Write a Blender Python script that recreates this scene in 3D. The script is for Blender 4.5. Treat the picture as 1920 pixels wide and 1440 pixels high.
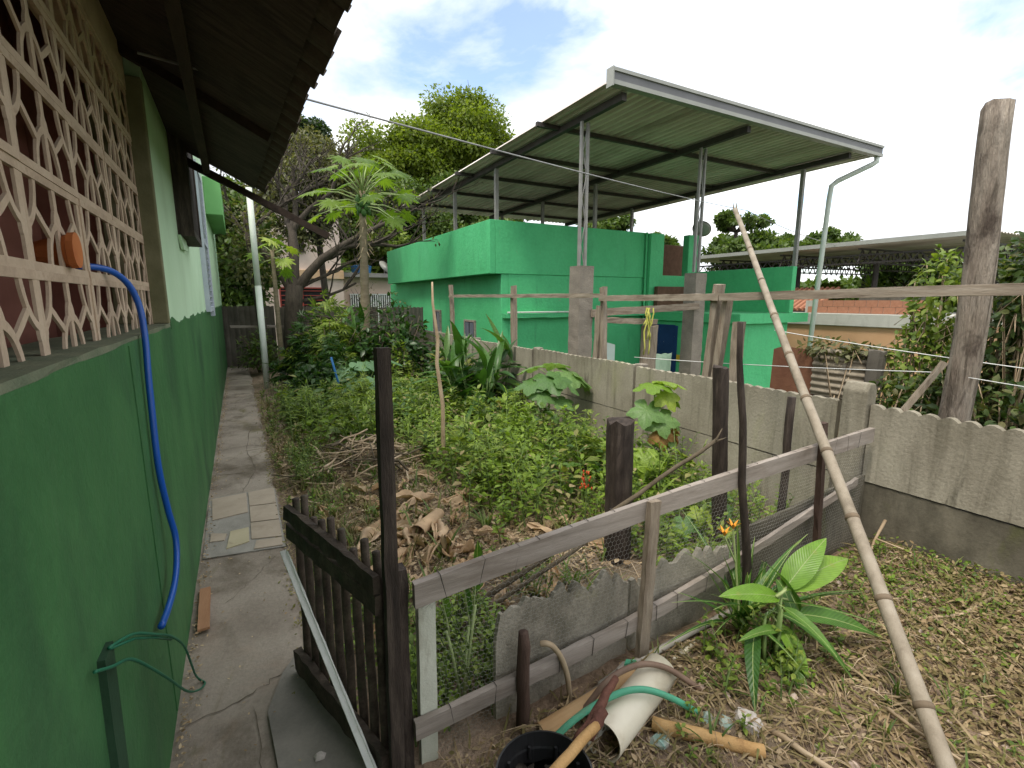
import bpy, math, random
import numpy as np
from mathutils import Vector, Matrix

for _o in list(bpy.data.objects):
    bpy.data.objects.remove(_o, do_unlink=True)
SC = bpy.context.scene
COL = SC.collection

# ------------------------------------------------------------------ camera
cam_data = bpy.data.cameras.new('camera')
cam_data.sensor_width = 36.0
cam_data.lens = 17.16
cam_data.clip_start = 0.02
cam_data.clip_end = 800.0
cam = bpy.data.objects.new('camera', cam_data)
COL.objects.link(cam)
cam.location = (0.0, 0.0, 1.65)
cam.rotation_euler = (math.radians(90.0 - 9.8), 0.0, math.radians(-29.01))
SC.camera = cam

# ------------------------------------------------------------------ sky
SUN_DIR = Vector((-0.48, -0.20, 1.0)).normalized()      # towards the sun
world = bpy.data.worlds.new('World')
SC.world = world
world.use_nodes = True
wn, wl = world.node_tree.nodes, world.node_tree.links
wn.clear()
w_out = wn.new('ShaderNodeOutputWorld')
w_bg = wn.new('ShaderNodeBackground')
w_sky = wn.new('ShaderNodeTexSky')
w_sky.sky_type = 'NISHITA'
w_sky.sun_disc = False
w_sky.sun_elevation = math.asin(SUN_DIR.z)
w_sky.sun_rotation = math.atan2(SUN_DIR.x, SUN_DIR.y)
w_sky.air_density = 1.0
w_sky.dust_density = 0.6
w_bg.inputs['Strength'].default_value = 0.1
w_tc = wn.new('ShaderNodeTexCoord')
w_sep = wn.new('ShaderNodeSeparateXYZ')
wl.new(w_tc.outputs['Generated'], w_sep.inputs[0])
w_add = wn.new('ShaderNodeMath'); w_add.operation = 'ADD'; w_add.inputs[1].default_value = 0.22
w_abs = wn.new('ShaderNodeMath'); w_abs.operation = 'ABSOLUTE'
wl.new(w_sep.outputs['Z'], w_abs.inputs[0]); wl.new(w_abs.outputs[0], w_add.inputs[0])
w_comb = wn.new('ShaderNodeCombineXYZ')
for ax in ('X', 'Y'):
    d = wn.new('ShaderNodeMath'); d.operation = 'DIVIDE'
    wl.new(w_sep.outputs[ax], d.inputs[0]); wl.new(w_add.outputs[0], d.inputs[1])
    wl.new(d.outputs[0], w_comb.inputs[ax])
w_map = wn.new('ShaderNodeMapping')
w_map.inputs['Location'].default_value = (0.3, 0.0, 0.0)
wl.new(w_comb.outputs[0], w_map.inputs['Vector'])
w_n1 = wn.new('ShaderNodeTexNoise')
w_n1.inputs['Scale'].default_value = 1.15
w_n1.inputs['Detail'].default_value = 9.0
w_n1.inputs['Roughness'].default_value = 0.56
w_n1.inputs['Distortion'].default_value = 0.3
wl.new(w_map.outputs[0], w_n1.inputs['Vector'])
w_r1 = wn.new('ShaderNodeValToRGB')
w_r1.color_ramp.elements[0].position = 0.345; w_r1.color_ramp.elements[0].color = (0.10, 0.10, 0.10, 1)
w_r1.color_ramp.elements[1].position = 0.485; w_r1.color_ramp.elements[1].color = (1, 1, 1, 1)
wl.new(w_n1.outputs['Fac'], w_r1.inputs['Fac'])
w_n2 = wn.new('ShaderNodeTexNoise')
w_n2.inputs['Scale'].default_value = 0.9
w_n2.inputs['Detail'].default_value = 5.0
w_map2 = wn.new('ShaderNodeMapping')
w_map2.inputs['Location'].default_value = (7.3, 2.2, 1.0)
w_map2.inputs['Scale'].default_value = (0.8, 1.7, 1.0)
wl.new(w_comb.outputs[0], w_map2.inputs['Vector'])
wl.new(w_map2.outputs[0], w_n2.inputs['Vector'])
w_r2 = wn.new('ShaderNodeValToRGB')
w_r2.color_ramp.elements[0].position = 0.42; w_r2.color_ramp.elements[0].color = (6.2, 6.4, 6.8, 1)
w_r2.color_ramp.elements[1].position = 0.66; w_r2.color_ramp.elements[1].color = (12.6, 12.4, 11.9, 1)
wl.new(w_n2.outputs['Fac'], w_r2.inputs['Fac'])
w_sc = wn.new('ShaderNodeMixRGB'); w_sc.blend_type = 'MULTIPLY'; w_sc.inputs['Fac'].default_value = 1.0
w_sc.inputs['Color2'].default_value = (1.6, 1.6, 1.6, 1)
wl.new(w_sky.outputs[0], w_sc.inputs['Color1'])
w_mix = wn.new('ShaderNodeMixRGB')
wl.new(w_r1.outputs['Color'], w_mix.inputs['Fac'])
wl.new(w_sc.outputs[0], w_mix.inputs['Color1'])
wl.new(w_r2.outputs['Color'], w_mix.inputs['Color2'])
wl.new(w_mix.outputs[0], w_bg.inputs['Color'])
wl.new(w_bg.outputs[0], w_out.inputs['Surface'])

# ------------------------------------------------------------------ sun, exposure
sun_data = bpy.data.lights.new('sun', 'SUN')
sun_data.energy = 1.6
sun_data.angle = math.radians(14)
sun_data.color = (1.0, 0.93, 0.82)
sun = bpy.data.objects.new('sun', sun_data)
COL.objects.link(sun)
sun.location = (-8, -6, 14)
sun.rotation_euler = SUN_DIR.to_track_quat('Z', 'Y').to_euler()
SC.view_settings.view_transform = 'Standard'
SC.view_settings.look = 'None'
SC.view_settings.exposure = 0.95
SC.view_settings.gamma = 1.0
SC.view_settings.use_curve_mapping = False
SC.render.engine = 'CYCLES'
SC.cycles.use_denoising = True
SC.cycles.max_bounces = 7
SC.cycles.diffuse_bounces = 4
SC.cycles.transparent_max_bounces = 6
SC.cycles.sample_clamp_indirect = 8.0

# ------------------------------------------------------------------ helpers
RNG = random.Random(7)
NPR = np.random.default_rng(11)


def lin(r, g, b):
    def f(c):
        c /= 255.0
        return c / 12.92 if c <= 0.04045 else ((c + 0.055) / 1.055) ** 2.4
    return (f(r), f(g), f(b), 1.0)


class MB:
    """collects faces of ONE mesh in world coordinates"""
    def __init__(s):
        s.v = []; s.f = []; s.mi = []; s.m = 0

    def add(s, vs, fs):
        o = len(s.v)
        s.v.extend([(float(a[0]), float(a[1]), float(a[2])) for a in vs])
        for f in fs:
            s.f.append(tuple(i + o for i in f)); s.mi.append(s.m)

    def box(s, x0, x1, y0, y1, z0, z1):
        s.add([(x0, y0, z0), (x1, y0, z0), (x1, y1, z0), (x0, y1, z0), (x0, y0, z1), (x1, y0, z1), (x1, y1, z1), (x0, y1, z1)],
              [(0, 3, 2, 1), (4, 5, 6, 7), (0, 1, 5, 4), (1, 2, 6, 5), (2, 3, 7, 6), (3, 0, 4, 7)])

    def loft(s, rings, cap=True):
        n = len(rings[0]); vs = [p for r in rings for p in r]; fs = []
        for i in range(len(rings) - 1):
            for k in range(n):
                a = i * n + k; b = i * n + (k + 1) % n
                fs.append((a, b, b + n, a + n))
        if cap:
            fs.append(tuple(range(n - 1, -1, -1)))
            fs.append(tuple((len(rings) - 1) * n + k for k in range(n)))
        s.add(vs, fs)

    def beam(s, p, q, w, h, up=(0, 0, 1), n=1, j=0.0, taper=1.0):
        """rough sawn bar from p to q, w across, h along up; n rings jittered by j"""
        p = Vector(p); q = Vector(q); d = (q - p).normalized(); u = Vector(up)
        if abs(d.dot(u)) > 0.98:
            u = Vector((0, 1, 0))
        sd = d.cross(u).normalized(); u = sd.cross(d).normalized()
        rings = []
        for i in range(n + 1):
            t = i / n; c = p.lerp(q, t); k = 1 + (taper - 1) * t
            r = []
            for a, b in ((-1, -1), (1, -1), (1, 1), (-1, 1)):
                jj = [RNG.uniform(-j, j) for _ in range(3)] if j else (0, 0, 0)
                r.append(c + sd * (a * w * k / 2 + jj[0]) + u * (b * h * k / 2 + jj[1]) + d * (jj[2] if 0 < i < n or j else 0))
            rings.append(r)
        s.loft(rings)

    def tube(s, pts, r, n=8, cap=True, j=0.0):
        pts = [Vector(p) for p in pts]; m = len(pts)
        rs = [r] * m if not hasattr(r, '__len__') else list(r)
        rings = []; ref = None
        for i, p in enumerate(pts):
            d = (pts[min(i + 1, m - 1)] - pts[max(i - 1, 0)])
            d = d.normalized() if d.length > 1e-9 else Vector((0, 0, 1))
            if ref is None:
                ref = Vector((0, 0, 1)) if abs(d.z) < 0.9 else Vector((1, 0, 0))
            sd = d.cross(ref).normalized(); u = sd.cross(d).normalized(); ref = u
            rings.append([p + (sd * math.cos(6.28318 * k / n) + u * math.sin(6.28318 * k / n)) * (rs[i] * (1 + (RNG.uniform(-j, j) if j else 0))) for k in range(n)])
        s.loft(rings, cap)

    def prism(s, poly, ext):
        n = len(poly); e = Vector(ext)
        vs = [Vector(p) for p in poly] + [Vector(p) + e for p in poly]
        fs = [tuple(range(n - 1, -1, -1)), tuple(range(n, 2 * n))]
        for k in range(n):
            fs.append((k, (k + 1) % n, n + (k + 1) % n, n + k))
        s.add(vs, fs)

    def mesh(s, name, mats, org=(0, 0, 0), smooth=False):
        me = bpy.data.meshes.new(name)
        ox, oy, oz = org
        me.from_pydata([(a - ox, b - oy, c - oz) for a, b, c in s.v], [], s.f)
        for m in (mats if isinstance(mats, (list, tuple)) else [mats]):
            me.materials.append(m)
        if any(s.mi):
            me.polygons.foreach_set('material_index', s.mi)
        if smooth:
            me.polygons.foreach_set('use_smooth', [True] * len(me.polygons))
        me.update()
        return me

    def build(s, name, mats, parent=None, smooth=False, bevel=0.0):
        o = bpy.data.objects.new(name, s.mesh(name, mats, root_loc(parent), smooth))
        COL.objects.link(o)
        o.parent = parent
        if bevel:
            b = o.modifiers.new('bevel', 'BEVEL'); b.width = bevel; b.segments = 2; b.limit_method = 'ANGLE'
        return o


def root_loc(p):
    if p is None:
        return (0, 0, 0)
    while p.parent is not None:
        p = p.parent
    return tuple(p.location) if p.type == 'EMPTY' else (0, 0, 0)


def tag(o, label, cat, group=None):
    o['label'] = label; o['category'] = cat
    if group:
        o['group'] = group
    return o


def thing(name, label, cat, loc=(0, 0, 0), group=None):
    o = bpy.data.objects.new(name, None)
    o.empty_display_size = 0.1
    COL.objects.link(o)
    o.location = loc
    return tag(o, label, cat, group)


def struct(o):
    o['kind'] = 'structure'
    return o


def stuff(o, label=None, cat=None):
    o['kind'] = 'stuff'
    if label:
        o['label'] = label; o['category'] = cat
    return o


def place(mesh, name, parent, loc, rot=(0, 0, 0), sc=1.0):
    """a part that shares mesh data; loc in world coordinates"""
    o = bpy.data.objects.new(name, mesh)
    COL.objects.link(o)
    r = Vector(root_loc(parent))
    o.parent = parent
    o.location = Vector(loc) - r
    if isinstance(rot, Matrix):
        o.rotation_euler = rot.to_euler()
    else:
        o.rotation_euler = rot
    o.scale = (sc, sc, sc) if not hasattr(sc, '__len__') else sc
    return o


# ------------------------------------------------------------------ materials
def _noise(nt, vec, scale, detail=5.0, rough=0.6, dist=0.0):
    n = nt.nodes.new('ShaderNodeTexNoise')
    n.inputs['Scale'].default_value = scale
    n.inputs['Detail'].default_value = detail
    n.inputs['Roughness'].default_value = rough
    n.inputs['Distortion'].default_value = dist
    nt.links.new(vec, n.inputs['Vector'])
    return n.outputs['Fac']


def _ramp(nt, fac, cols, lo=0.3, hi=0.7):
    r = nt.nodes.new('ShaderNodeValToRGB')
    e = r.color_ramp.elements
    while len(e) < len(cols):
        e.new(0.5)
    for i, c in enumerate(cols):
        e[i].position = lo + (hi - lo) * i / max(1, len(cols) - 1)
        e[i].color = c
    nt.links.new(fac, r.inputs['Fac'])
    return r.outputs['Color']


def mat(name, cols, scale=5.0, rough=0.8, bump=0.2, bscale=60.0, stretch=(1, 1, 1), metal=0.0, spec=0.3,
        lo=0.3, hi=0.7, stains=(), dist=0.0, fine=0.0, bdist=0.01, isl=0.0):
    """procedural surface: colours by noise, stains = (colour, scale, stretch, lo, hi, strength)"""
    m = bpy.data.materials.new(name)
    m.use_nodes = True
    nt = m.node_tree
    b = nt.nodes['Principled BSDF']
    tc = nt.nodes.new('ShaderNodeTexCoord')
    mp = nt.nodes.new('ShaderNodeMapping')
    mp.inputs['Scale'].default_value = stretch
    nt.links.new(tc.outputs['Object'], mp.inputs['Vector'])
    col = _ramp(nt, _noise(nt, mp.outputs[0], scale, 6, 0.62, dist), cols, lo, hi)
    for (sc_, s_scale, s_str, s_lo, s_hi, s_fac) in stains:
        m2 = nt.nodes.new('ShaderNodeMapping')
        m2.inputs['Scale'].default_value = s_str
        m2.inputs['Location'].default_value = (s_scale * 1.7, 2.3 * s_scale, 0.7)
        nt.links.new(tc.outputs['Object'], m2.inputs['Vector'])
        f = _ramp(nt, _noise(nt, m2.outputs[0], s_scale, 7, 0.65, 0.4), [(0, 0, 0, 1), (s_fac, s_fac, s_fac, 1)], s_lo, s_hi)
        mx = nt.nodes.new('ShaderNodeMixRGB')
        nt.links.new(f, mx.inputs['Fac']); nt.links.new(col, mx.inputs['Color1'])
        mx.inputs['Color2'].default_value = sc_
        col = mx.outputs[0]
    if fine:
        f = _noise(nt, mp.outputs[0], bscale * 1.3, 3, 0.7)
        g = _ramp(nt, f, [(1 - fine, 1 - fine, 1 - fine, 1), (1 + fine * 0.5, 1 + fine * 0.5, 1 + fine * 0.5, 1)], 0.25, 0.75)
        mx = nt.nodes.new('ShaderNodeMixRGB'); mx.blend_type = 'MULTIPLY'; mx.inputs['Fac'].default_value = 1
        nt.links.new(col, mx.inputs['Color1']); nt.links.new(g, mx.inputs['Color2'])
        col = mx.outputs[0]
    if isl:
        ge = nt.nodes.new('ShaderNodeNewGeometry')
        g = _ramp(nt, ge.outputs['Random Per Island'], [(1 - isl, 1 - isl, 1 - isl, 1), (1 + isl, 1 + isl, 1 + isl, 1)], 0.0, 1.0)
        mx = nt.nodes.new('ShaderNodeMixRGB'); mx.blend_type = 'MULTIPLY'; mx.inputs['Fac'].default_value = 1
        nt.links.new(col, mx.inputs['Color1']); nt.links.new(g, mx.inputs['Color2'])
        col = mx.outputs[0]
    nt.links.new(col, b.inputs['Base Color'])
    b.inputs['Roughness'].default_value = rough
    b.inputs['Metallic'].default_value = metal
    b.inputs['Specular IOR Level'].default_value = spec
    if bump:
        bp = nt.nodes.new('ShaderNodeBump')
        bp.inputs['Strength'].default_value = bump
        bp.inputs['Distance'].default_value = bdist
        nt.links.new(_noise(nt, mp.outputs[0], bscale, 4, 0.65), bp.inputs['Height'])
        nt.links.new(bp.outputs[0], b.inputs['Normal'])
    return m


def leafmat(name, cols, rough=0.45, trans=0.35, obj=False, spec=0.35, nscale=25.0, vein=0.0):
    """leaf: colour picked per leaf (mesh island or object) with a little mottling; thin, lets light through"""
    m = bpy.data.materials.new(name)
    m.use_nodes = True
    nt = m.node_tree
    b = nt.nodes['Principled BSDF']
    out = nt.nodes['Material Output']
    if obj:
        g = nt.nodes.new('ShaderNodeObjectInfo').outputs['Random']
    else:
        g = nt.nodes.new('ShaderNodeNewGeometry').outputs['Random Per Island']
    col = _ramp(nt, g, cols, 0.05, 0.95)
    tc = nt.nodes.new('ShaderNodeTexCoord')
    n = _ramp(nt, _noise(nt, tc.outputs['Object'], nscale, 4, 0.6), [(0.72, 0.72, 0.72, 1), (1.2, 1.2, 1.15, 1)], 0.3, 0.7)
    mx = nt.nodes.new('ShaderNodeMixRGB'); mx.blend_type = 'MULTIPLY'; mx.inputs['Fac'].default_value = 1
    nt.links.new(col, mx.inputs['Color1']); nt.links.new(n, mx.inputs['Color2'])
    if vein:
        sp = nt.nodes.new('ShaderNodeSeparateXYZ'); nt.links.new(tc.outputs['Object'], sp.inputs[0])
        ab = nt.nodes.new('ShaderNodeMath'); ab.operation = 'ABSOLUTE'; nt.links.new(sp.outputs['X'], ab.inputs[0])
        ma = nt.nodes.new('ShaderNodeMath'); ma.operation = 'MULTIPLY_ADD'; ma.inputs[1].default_value = -1.3
        nt.links.new(ab.outputs[0], ma.inputs[0]); nt.links.new(sp.outputs['Y'], ma.inputs[2])
        ml = nt.nodes.new('ShaderNodeMath'); ml.operation = 'MULTIPLY'; ml.inputs[1].default_value = vein; nt.links.new(ma.outputs[0], ml.inputs[0])
        si = nt.nodes.new('ShaderNodeMath'); si.operation = 'SINE'; nt.links.new(ml.outputs[0], si.inputs[0])
        vr = _ramp(nt, si.outputs[0], [(.93, .93, .93, 1), (1.0, 1.0, 1.0, 1), (1.10, 1.08, 1.03, 1)], 0.0, 1.0)
        m3 = nt.nodes.new('ShaderNodeMixRGB'); m3.blend_type = 'MULTIPLY'; m3.inputs['Fac'].default_value = 1
        nt.links.new(mx.outputs[0], m3.inputs['Color1']); nt.links.new(vr, m3.inputs['Color2'])
        md = nt.nodes.new('ShaderNodeMath'); md.operation = 'LESS_THAN'; md.inputs[1].default_value = .0018; nt.links.new(ab.outputs[0], md.inputs[0])
        m4 = nt.nodes.new('ShaderNodeMixRGB'); nt.links.new(md.outputs[0], m4.inputs['Fac']); nt.links.new(m3.outputs[0], m4.inputs['Color1']); m4.inputs['Color2'].default_value = (.30, .38, .14, 1)
        sy = _ramp(nt, _noise(nt, tc.outputs['Object'], 7.0, 3, .5), [(0, 0, 0, 1), (.55, .55, .55, 1)], .60, .72)
        m5 = nt.nodes.new('ShaderNodeMixRGB'); nt.links.new(sy, m5.inputs['Fac']); nt.links.new(m4.outputs[0], m5.inputs['Color1']); m5.inputs['Color2'].default_value = (.30, .27, .07, 1)
        mx = m5
        bp = nt.nodes.new('ShaderNodeBump'); bp.inputs['Strength'].default_value = .2; bp.inputs['Distance'].default_value = .003
        nt.links.new(si.outputs[0], bp.inputs['Height']); nt.links.new(bp.outputs[0], b.inputs['Normal'])
    nt.links.new(mx.outputs[0], b.inputs['Base Color'])
    b.inputs['Roughness'].default_value = rough
    b.inputs['Specular IOR Level'].default_value = spec
    tr = nt.nodes.new('ShaderNodeBsdfTranslucent')
    tm = nt.nodes.new('ShaderNodeMixRGB'); tm.blend_type = 'MULTIPLY'; tm.inputs['Fac'].default_value = 1
    tm.inputs['Color2'].default_value = (1.25, 1.3, 0.55, 1)
    nt.links.new(mx.outputs[0], tm.inputs['Color1'])
    nt.links.new(tm.outputs[0], tr.inputs['Color'])
    ms = nt.nodes.new('ShaderNodeMixShader')
    ms.inputs[0].default_value = trans
    nt.links.new(b.outputs[0], ms.inputs[1]); nt.links.new(tr.outputs[0], ms.inputs[2])
    nt.links.new(ms.outputs[0], out.inputs['Surface'])
    return m


def L3(r, g, b):
    return (r, g, b, 1.0)


M = {}
M['soil'] = mat('soil', [L3(.18, .125, .085), L3(.28, .20, .14), L3(.37, .28, .205)], 2.2, 0.95, 0.8, 35, fine=0.35, bdist=0.03,
                stains=((L3(.05, .06, .025), 1.4, (1, 1, 1), .45, .65, .6), (L3(.33, .23, .15), 3.2, (1, 1, 1), .52, .68, .7)))
M['terrain'] = mat('terrain_grass', [L3(.03, .055, .016), L3(.06, .085, .03), L3(.11, .10, .05)], 0.4, 0.95, 0.5, 8, bdist=0.1)
M['wall_green'] = mat('wall_green_paint', [L3(.034, .118, .040), L3(.046, .146, .050), L3(.060, .172, .060)], 1.9, 0.62, 0.45, 16, fine=0.10, bdist=0.012,
                      stains=((L3(.026, .074, .034), 1.5, (1, 1, .6), .46, .66, .75), (L3(.085, .165, .085), 2.3, (1, 1.6, .30), .60, .74, .5), (L3(.09, .12, .06), 2.8, (1, 1, .5), .66, .78, .4), (L3(.022, .055, .026), 26, (1, 1, 1), .68, .73, .7), (L3(.16, .24, .15), 7, (1, 1, .5), .70, .78, .6)))
M['wall_mint'] = mat('wall_mint_paint', [L3(.46, .64, .44), L3(.54, .72, .52)], 1.5, 0.7, 0.25, 90, bdist=0.004,
                     stains=((L3(.30, .42, .26), 2.4, (1, 1, .3), .52, .75, .5),))
M['scrape'] = mat('bare_plaster_scrape', [L3(.07, .17, .08), L3(.28, .36, .24)], 30, 0.9, 0.3, 120)
M['lattice'] = mat('lattice_cement', [L3(.40, .30, .22), L3(.50, .385, .285), L3(.56, .445, .335)], 6, 0.85, 0.3, 70, fine=0.12, bdist=0.004,
                   stains=((L3(.22, .12, .08), 9, (1, 1, 1), .58, .74, .7),))
M['veranda'] = mat('veranda_dark_wall', [L3(.20, .075, .055), L3(.33, .145, .11)], 1.2, 0.9, 0.1)
M['sill'] = mat('sill_cement', [L3(.10, .13, .08), L3(.20, .21, .14)], 7, 0.9, 0.3, 80, fine=.2)
M['jamb'] = mat('jamb_cement', [L3(.12, .12, .06), L3(.2, .19, .11)], 5, 0.9, 0.2)
M['roofwood'] = mat('old_roof_timber', [L3(.022, .014, .010), L3(.05, .032, .022)], 4, 0.85, 0.4, 40, stretch=(6, 1, 6), fine=.2)
M['rooftile'] = mat('dark_clay_tile', [L3(.032, .023, .017), L3(.065, .048, .036), L3(.08, .066, .05)], 7, 0.9, 0.4, 50, fine=.25, isl=.1)  # dark brown clay, tone varied at random
M['path'] = mat('path_cement', [L3(.20, .165, .13), L3(.30, .255, .205), L3(.37, .32, .26)], 1.6, 0.92, 0.5, 45, fine=0.16, bdist=0.008,
                stains=((L3(.10, .078, .05), 2.4, (1, .8, 1), .50, .66, .75), (L3(.12, .105, .03), 2.6, (1, .6, 1), .57, .69, .75), (L3(.42, .30, .22), 1.3, (1, 1, 1), .56, .70, .5)))
M['cement_patch'] = mat('smooth_cement_patch', [L3(.19, .175, .15), L3(.30, .275, .235)], 2.2, 0.85, 0.3, 60, fine=0.1,
                        stains=((L3(.11, .105, .09), 1.6, (1, 1, 1), .5, .68, .6),))
M['tile'] = mat('floor_tile', [L3(.33, .27, .20), L3(.42, .345, .265)], 5, 0.6, 0.1, 60, stains=((L3(.25, .2, .14), 8, (1, 1, 1), .55, .72, .6),))
M['tile_y'] = mat('floor_tile_yellow', [L3(.40, .35, .22), L3(.48, .42, .28)], 5, 0.6, 0.1, 60, stains=((L3(.25, .2, .14), 8, (1, 1, 1), .55, .72, .6),))
M['grout'] = mat('grey_grout', [L3(.24, .225, .195), L3(.33, .31, .27)], 9, 0.9, 0.3, 60)
M['concrete'] = mat('weathered_concrete_plate', [L3(.205, .182, .135), L3(.285, .258, .20), L3(.365, .335, .265)], 1.3, 0.93, 0.6, 45, fine=0.18, bdist=0.008, lo=.32, hi=.68,
                    stains=((L3(.10, .088, .06), 2.6, (1, 3.0, .30), .50, .70, .75), (L3(.05, .046, .03), 5, (1, 2.2, .35), .60, .74, .75), (L3(.42, .40, .31), 3.3, (1, 2, .5), .60, .72, .5), (L3(.33, .33, .18), 1.5, (1, 1, .4), .55, .7, .5)))
M['concrete_dark'] = mat('mossy_concrete_plate', [L3(.075, .065, .048), L3(.13, .115, .085), L3(.20, .18, .135)], 2.0, 0.95, 0.5, 55, fine=0.15, bdist=0.006,
                         stains=((L3(.035, .033, .022), 2.2, (1, 1, .4), .48, .66, .7), (L3(.11, .12, .035), 3.0, (1, 1, .5), .58, .70, .55)))
M['concrete_far'] = mat('dark_old_concrete', [L3(.085, .075, .06), L3(.155, .14, .115)], 2.5, 0.95, 0.4, 40,
                        stains=((L3(.04, .04, .03), 3, (1, 1, .2), .5, .66, .7),))
M['column'] = mat('grey_brown_concrete_column', [L3(.19, .165, .135), L3(.28, .245, .20)], 4, 0.95, 0.8, 45, fine=.2, bdist=0.012)
M['wood_dark'] = mat('wet_black_wood', [L3(.020, .015, .012), L3(.045, .033, .026), L3(.085, .066, .052)], 5, 0.8, 0.7, 30, stretch=(7, 7, 0.9), fine=.3, bdist=0.006)
M['wood_gate'] = mat('mossy_dark_gate_wood', [L3(.030, .022, .016), L3(.062, .046, .034), L3(.11, .086, .062)], 6, 0.8, 0.7, 40, stretch=(2, 2, 2), fine=.3, bdist=0.005,
                     stains=((L3(.06, .07, .035), 9, (1, 1, 1), .55, .7, .6),))
M['wood_grey'] = mat('weathered_grey_board', [L3(.20, .17, .14), L3(.29, .25, .215), L3(.37, .325, .285)], 3, 0.85, 0.4, 30, stretch=(.6, 7, 9), fine=.15, bdist=0.004,
                     stains=((L3(.12, .085, .06), 5, (.5, 2, 2), .52, .72, .65),))
M['wood_stake'] = mat('weathered_stake', [L3(.16, .12, .085), L3(.27, .22, .165), L3(.34, .29, .23)], 4, 0.9, 0.7, 30, stretch=(7, 7, .8), fine=.25, bdist=0.006)
M['wood_stake_y'] = mat('weathered_rail_along', [L3(.17, .13, .095), L3(.28, .23, .175), L3(.36, .31, .25)], 4, 0.9, 0.6, 30, stretch=(7, .7, 7), fine=.2, bdist=0.005)
M['wood_stake_x'] = mat('weathered_beam_across', [L3(.15, .11, .08), L3(.25, .20, .15), L3(.33, .28, .22)], 4, 0.9, 0.6, 30, stretch=(.7, 7, 7), fine=.2, bdist=0.005)
M['wood_brown'] = mat('brown_round_stake', [L3(.045, .026, .019), L3(.10, .062, .046)], 5, 0.8, 0.5, 30, stretch=(6, 6, .8), fine=.25)
M['pole_wood'] = mat('thick_grey_pole', [L3(.21, .165, .13), L3(.33, .275, .22), L3(.40, .345, .285)], 3, 0.92, 0.9, 18, stretch=(5, 5, .7), fine=.3, bdist=0.03,
                     stains=((L3(.06, .042, .032), 7, (1, 1, .45), .53, .66, .85), (L3(.10, .08, .06), 16, (1, 1, .12), .52, .62, .8), (L3(.38, .34, .29), 5, (1, 1, .2), .58, .7, .5)))
M['bamboo'] = mat('dry_bamboo', [L3(.20, .165, .12), L3(.29, .245, .185), L3(.35, .305, .24)], 3, 0.65, 0.25, 50, stretch=(4, 4, .6), fine=.1,
                  stains=((L3(.13, .10, .06), 4, (1, 1, .7), .56, .74, .6),))
M['bamboo_node'] = mat('dark_bamboo_node', [L3(.10, .075, .05), L3(.20, .15, .10)], 9, .8, .2)
M['white_paint'] = mat('aged_white_paint', [L3(.70, .71, .66), L3(.80, .81, .77)], 4, 0.5, 0.1, 60, stains=((L3(.35, .32, .24), 6, (1, 1, .4), .56, .74, .7),))
M['post_paint'] = mat('worn_pale_post_paint', [L3(.44, .45, .37), L3(.56, .57, .48)], 4, 0.7, 0.3, 60, stains=((L3(.20, .17, .11), 8, (1, 1, .4), .54, .70, .8),))
M['pole_white'] = mat('pale_steel_pole', [L3(.55, .60, .53), L3(.68, .72, .66)], 3, 0.5, 0.05, 60, stains=((L3(.35, .36, .28), 5, (1, 1, .3), .55, .75, .6),))
M['wire'] = mat('galvanised_wire', [L3(.26, .25, .23), L3(.36, .35, .32)], 20, 0.55, 0.0, metal=0.5)
M['wire_dark'] = mat('dark_tie_wire', [L3(.04, .035, .03), L3(.07, .06, .05)], 20, 0.6, 0.0)
M['hose_blue'] = mat('blue_hose_plastic', [L3(.006, .07, .34), L3(.009, .09, .42)], 4, 0.32, 0.0, spec=0.5)
M['hose_green'] = mat('faded_green_hose', [L3(.07, .32, .19), L3(.11, .40, .25)], 6, 0.5, 0.05, 60, stains=((L3(.16, .15, .09), 9, (1, 1, 1), .56, .7, .6),))
M['hose_brown'] = mat('muddy_brown_hose', [L3(.14, .085, .06), L3(.23, .155, .11)], 8, 0.6, 0.1, 60)
M['hose_tan'] = mat('tan_hose', [L3(.33, .25, .16), L3(.42, .33, .22)], 8, 0.6, 0.1, 60)
M['wire_green'] = mat('green_coated_wire', [L3(.012, .10, .055), L3(.02, .15, .08)], 8, 0.5, 0.0)
M['pvc'] = mat('dirty_white_pvc', [L3(.60, .54, .41), L3(.74, .69, .56)], 3, 0.38, 0.05, 60, spec=0.45, stains=((L3(.36, .28, .16), 5, (1, 1, 1), .56, .76, .6),))
M['pvc_grey'] = mat('grey_pvc', [L3(.42, .39, .34), L3(.52, .49, .43)], 3, 0.5, 0.05, 60, stains=((L3(.22, .18, .12), 6, (1, 1, 1), .54, .72, .6),))
M['wood_yellow'] = mat('stripped_yellow_branch', [L3(.42, .235, .085), L3(.54, .34, .145)], 4, 0.7, 0.3, 40, stretch=(3, 3, 3), fine=.15, stains=((L3(.18, .09, .04), 9, (1, 1, 1), .58, .72, .7),))
M['bark_red'] = mat('red_brown_root', [L3(.10, .038, .026), L3(.17, .075, .05)], 7, 0.8, 0.6, 50, fine=.3)
M['plastic_black'] = mat('black_bucket_plastic', [L3(.010, .010, .011), L3(.022, .022, .023)], 5, 0.38, 0.05, 60, spec=0.5, stains=((L3(.06, .055, .045), 7, (1, 1, 1), .54, .74, .6),))
M['dirt_dark'] = mat('dark_wet_dirt', [L3(.022, .018, .014), L3(.06, .048, .036)], 12, 0.7, 0.8, 60, fine=.3)
M['stone'] = mat('pale_rubble', [L3(.42, .37, .33), L3(.60, .55, .50)], 9, 0.9, 0.5, 50, fine=.2)
M['stone_pink'] = mat('pinkish_clods', [L3(.26, .18, .135), L3(.42, .32, .26), L3(.52, .44, .38)], 14, .95, .4, 50, isl=.25)
M['stone_teal'] = mat('teal_painted_rubble', [L3(.20, .34, .29), L3(.36, .42, .36)], 16, 0.95, 0.4, 50, stains=((L3(.45, .42, .36), 8, (1, 1, 1), .5, .6, .9),))
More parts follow.
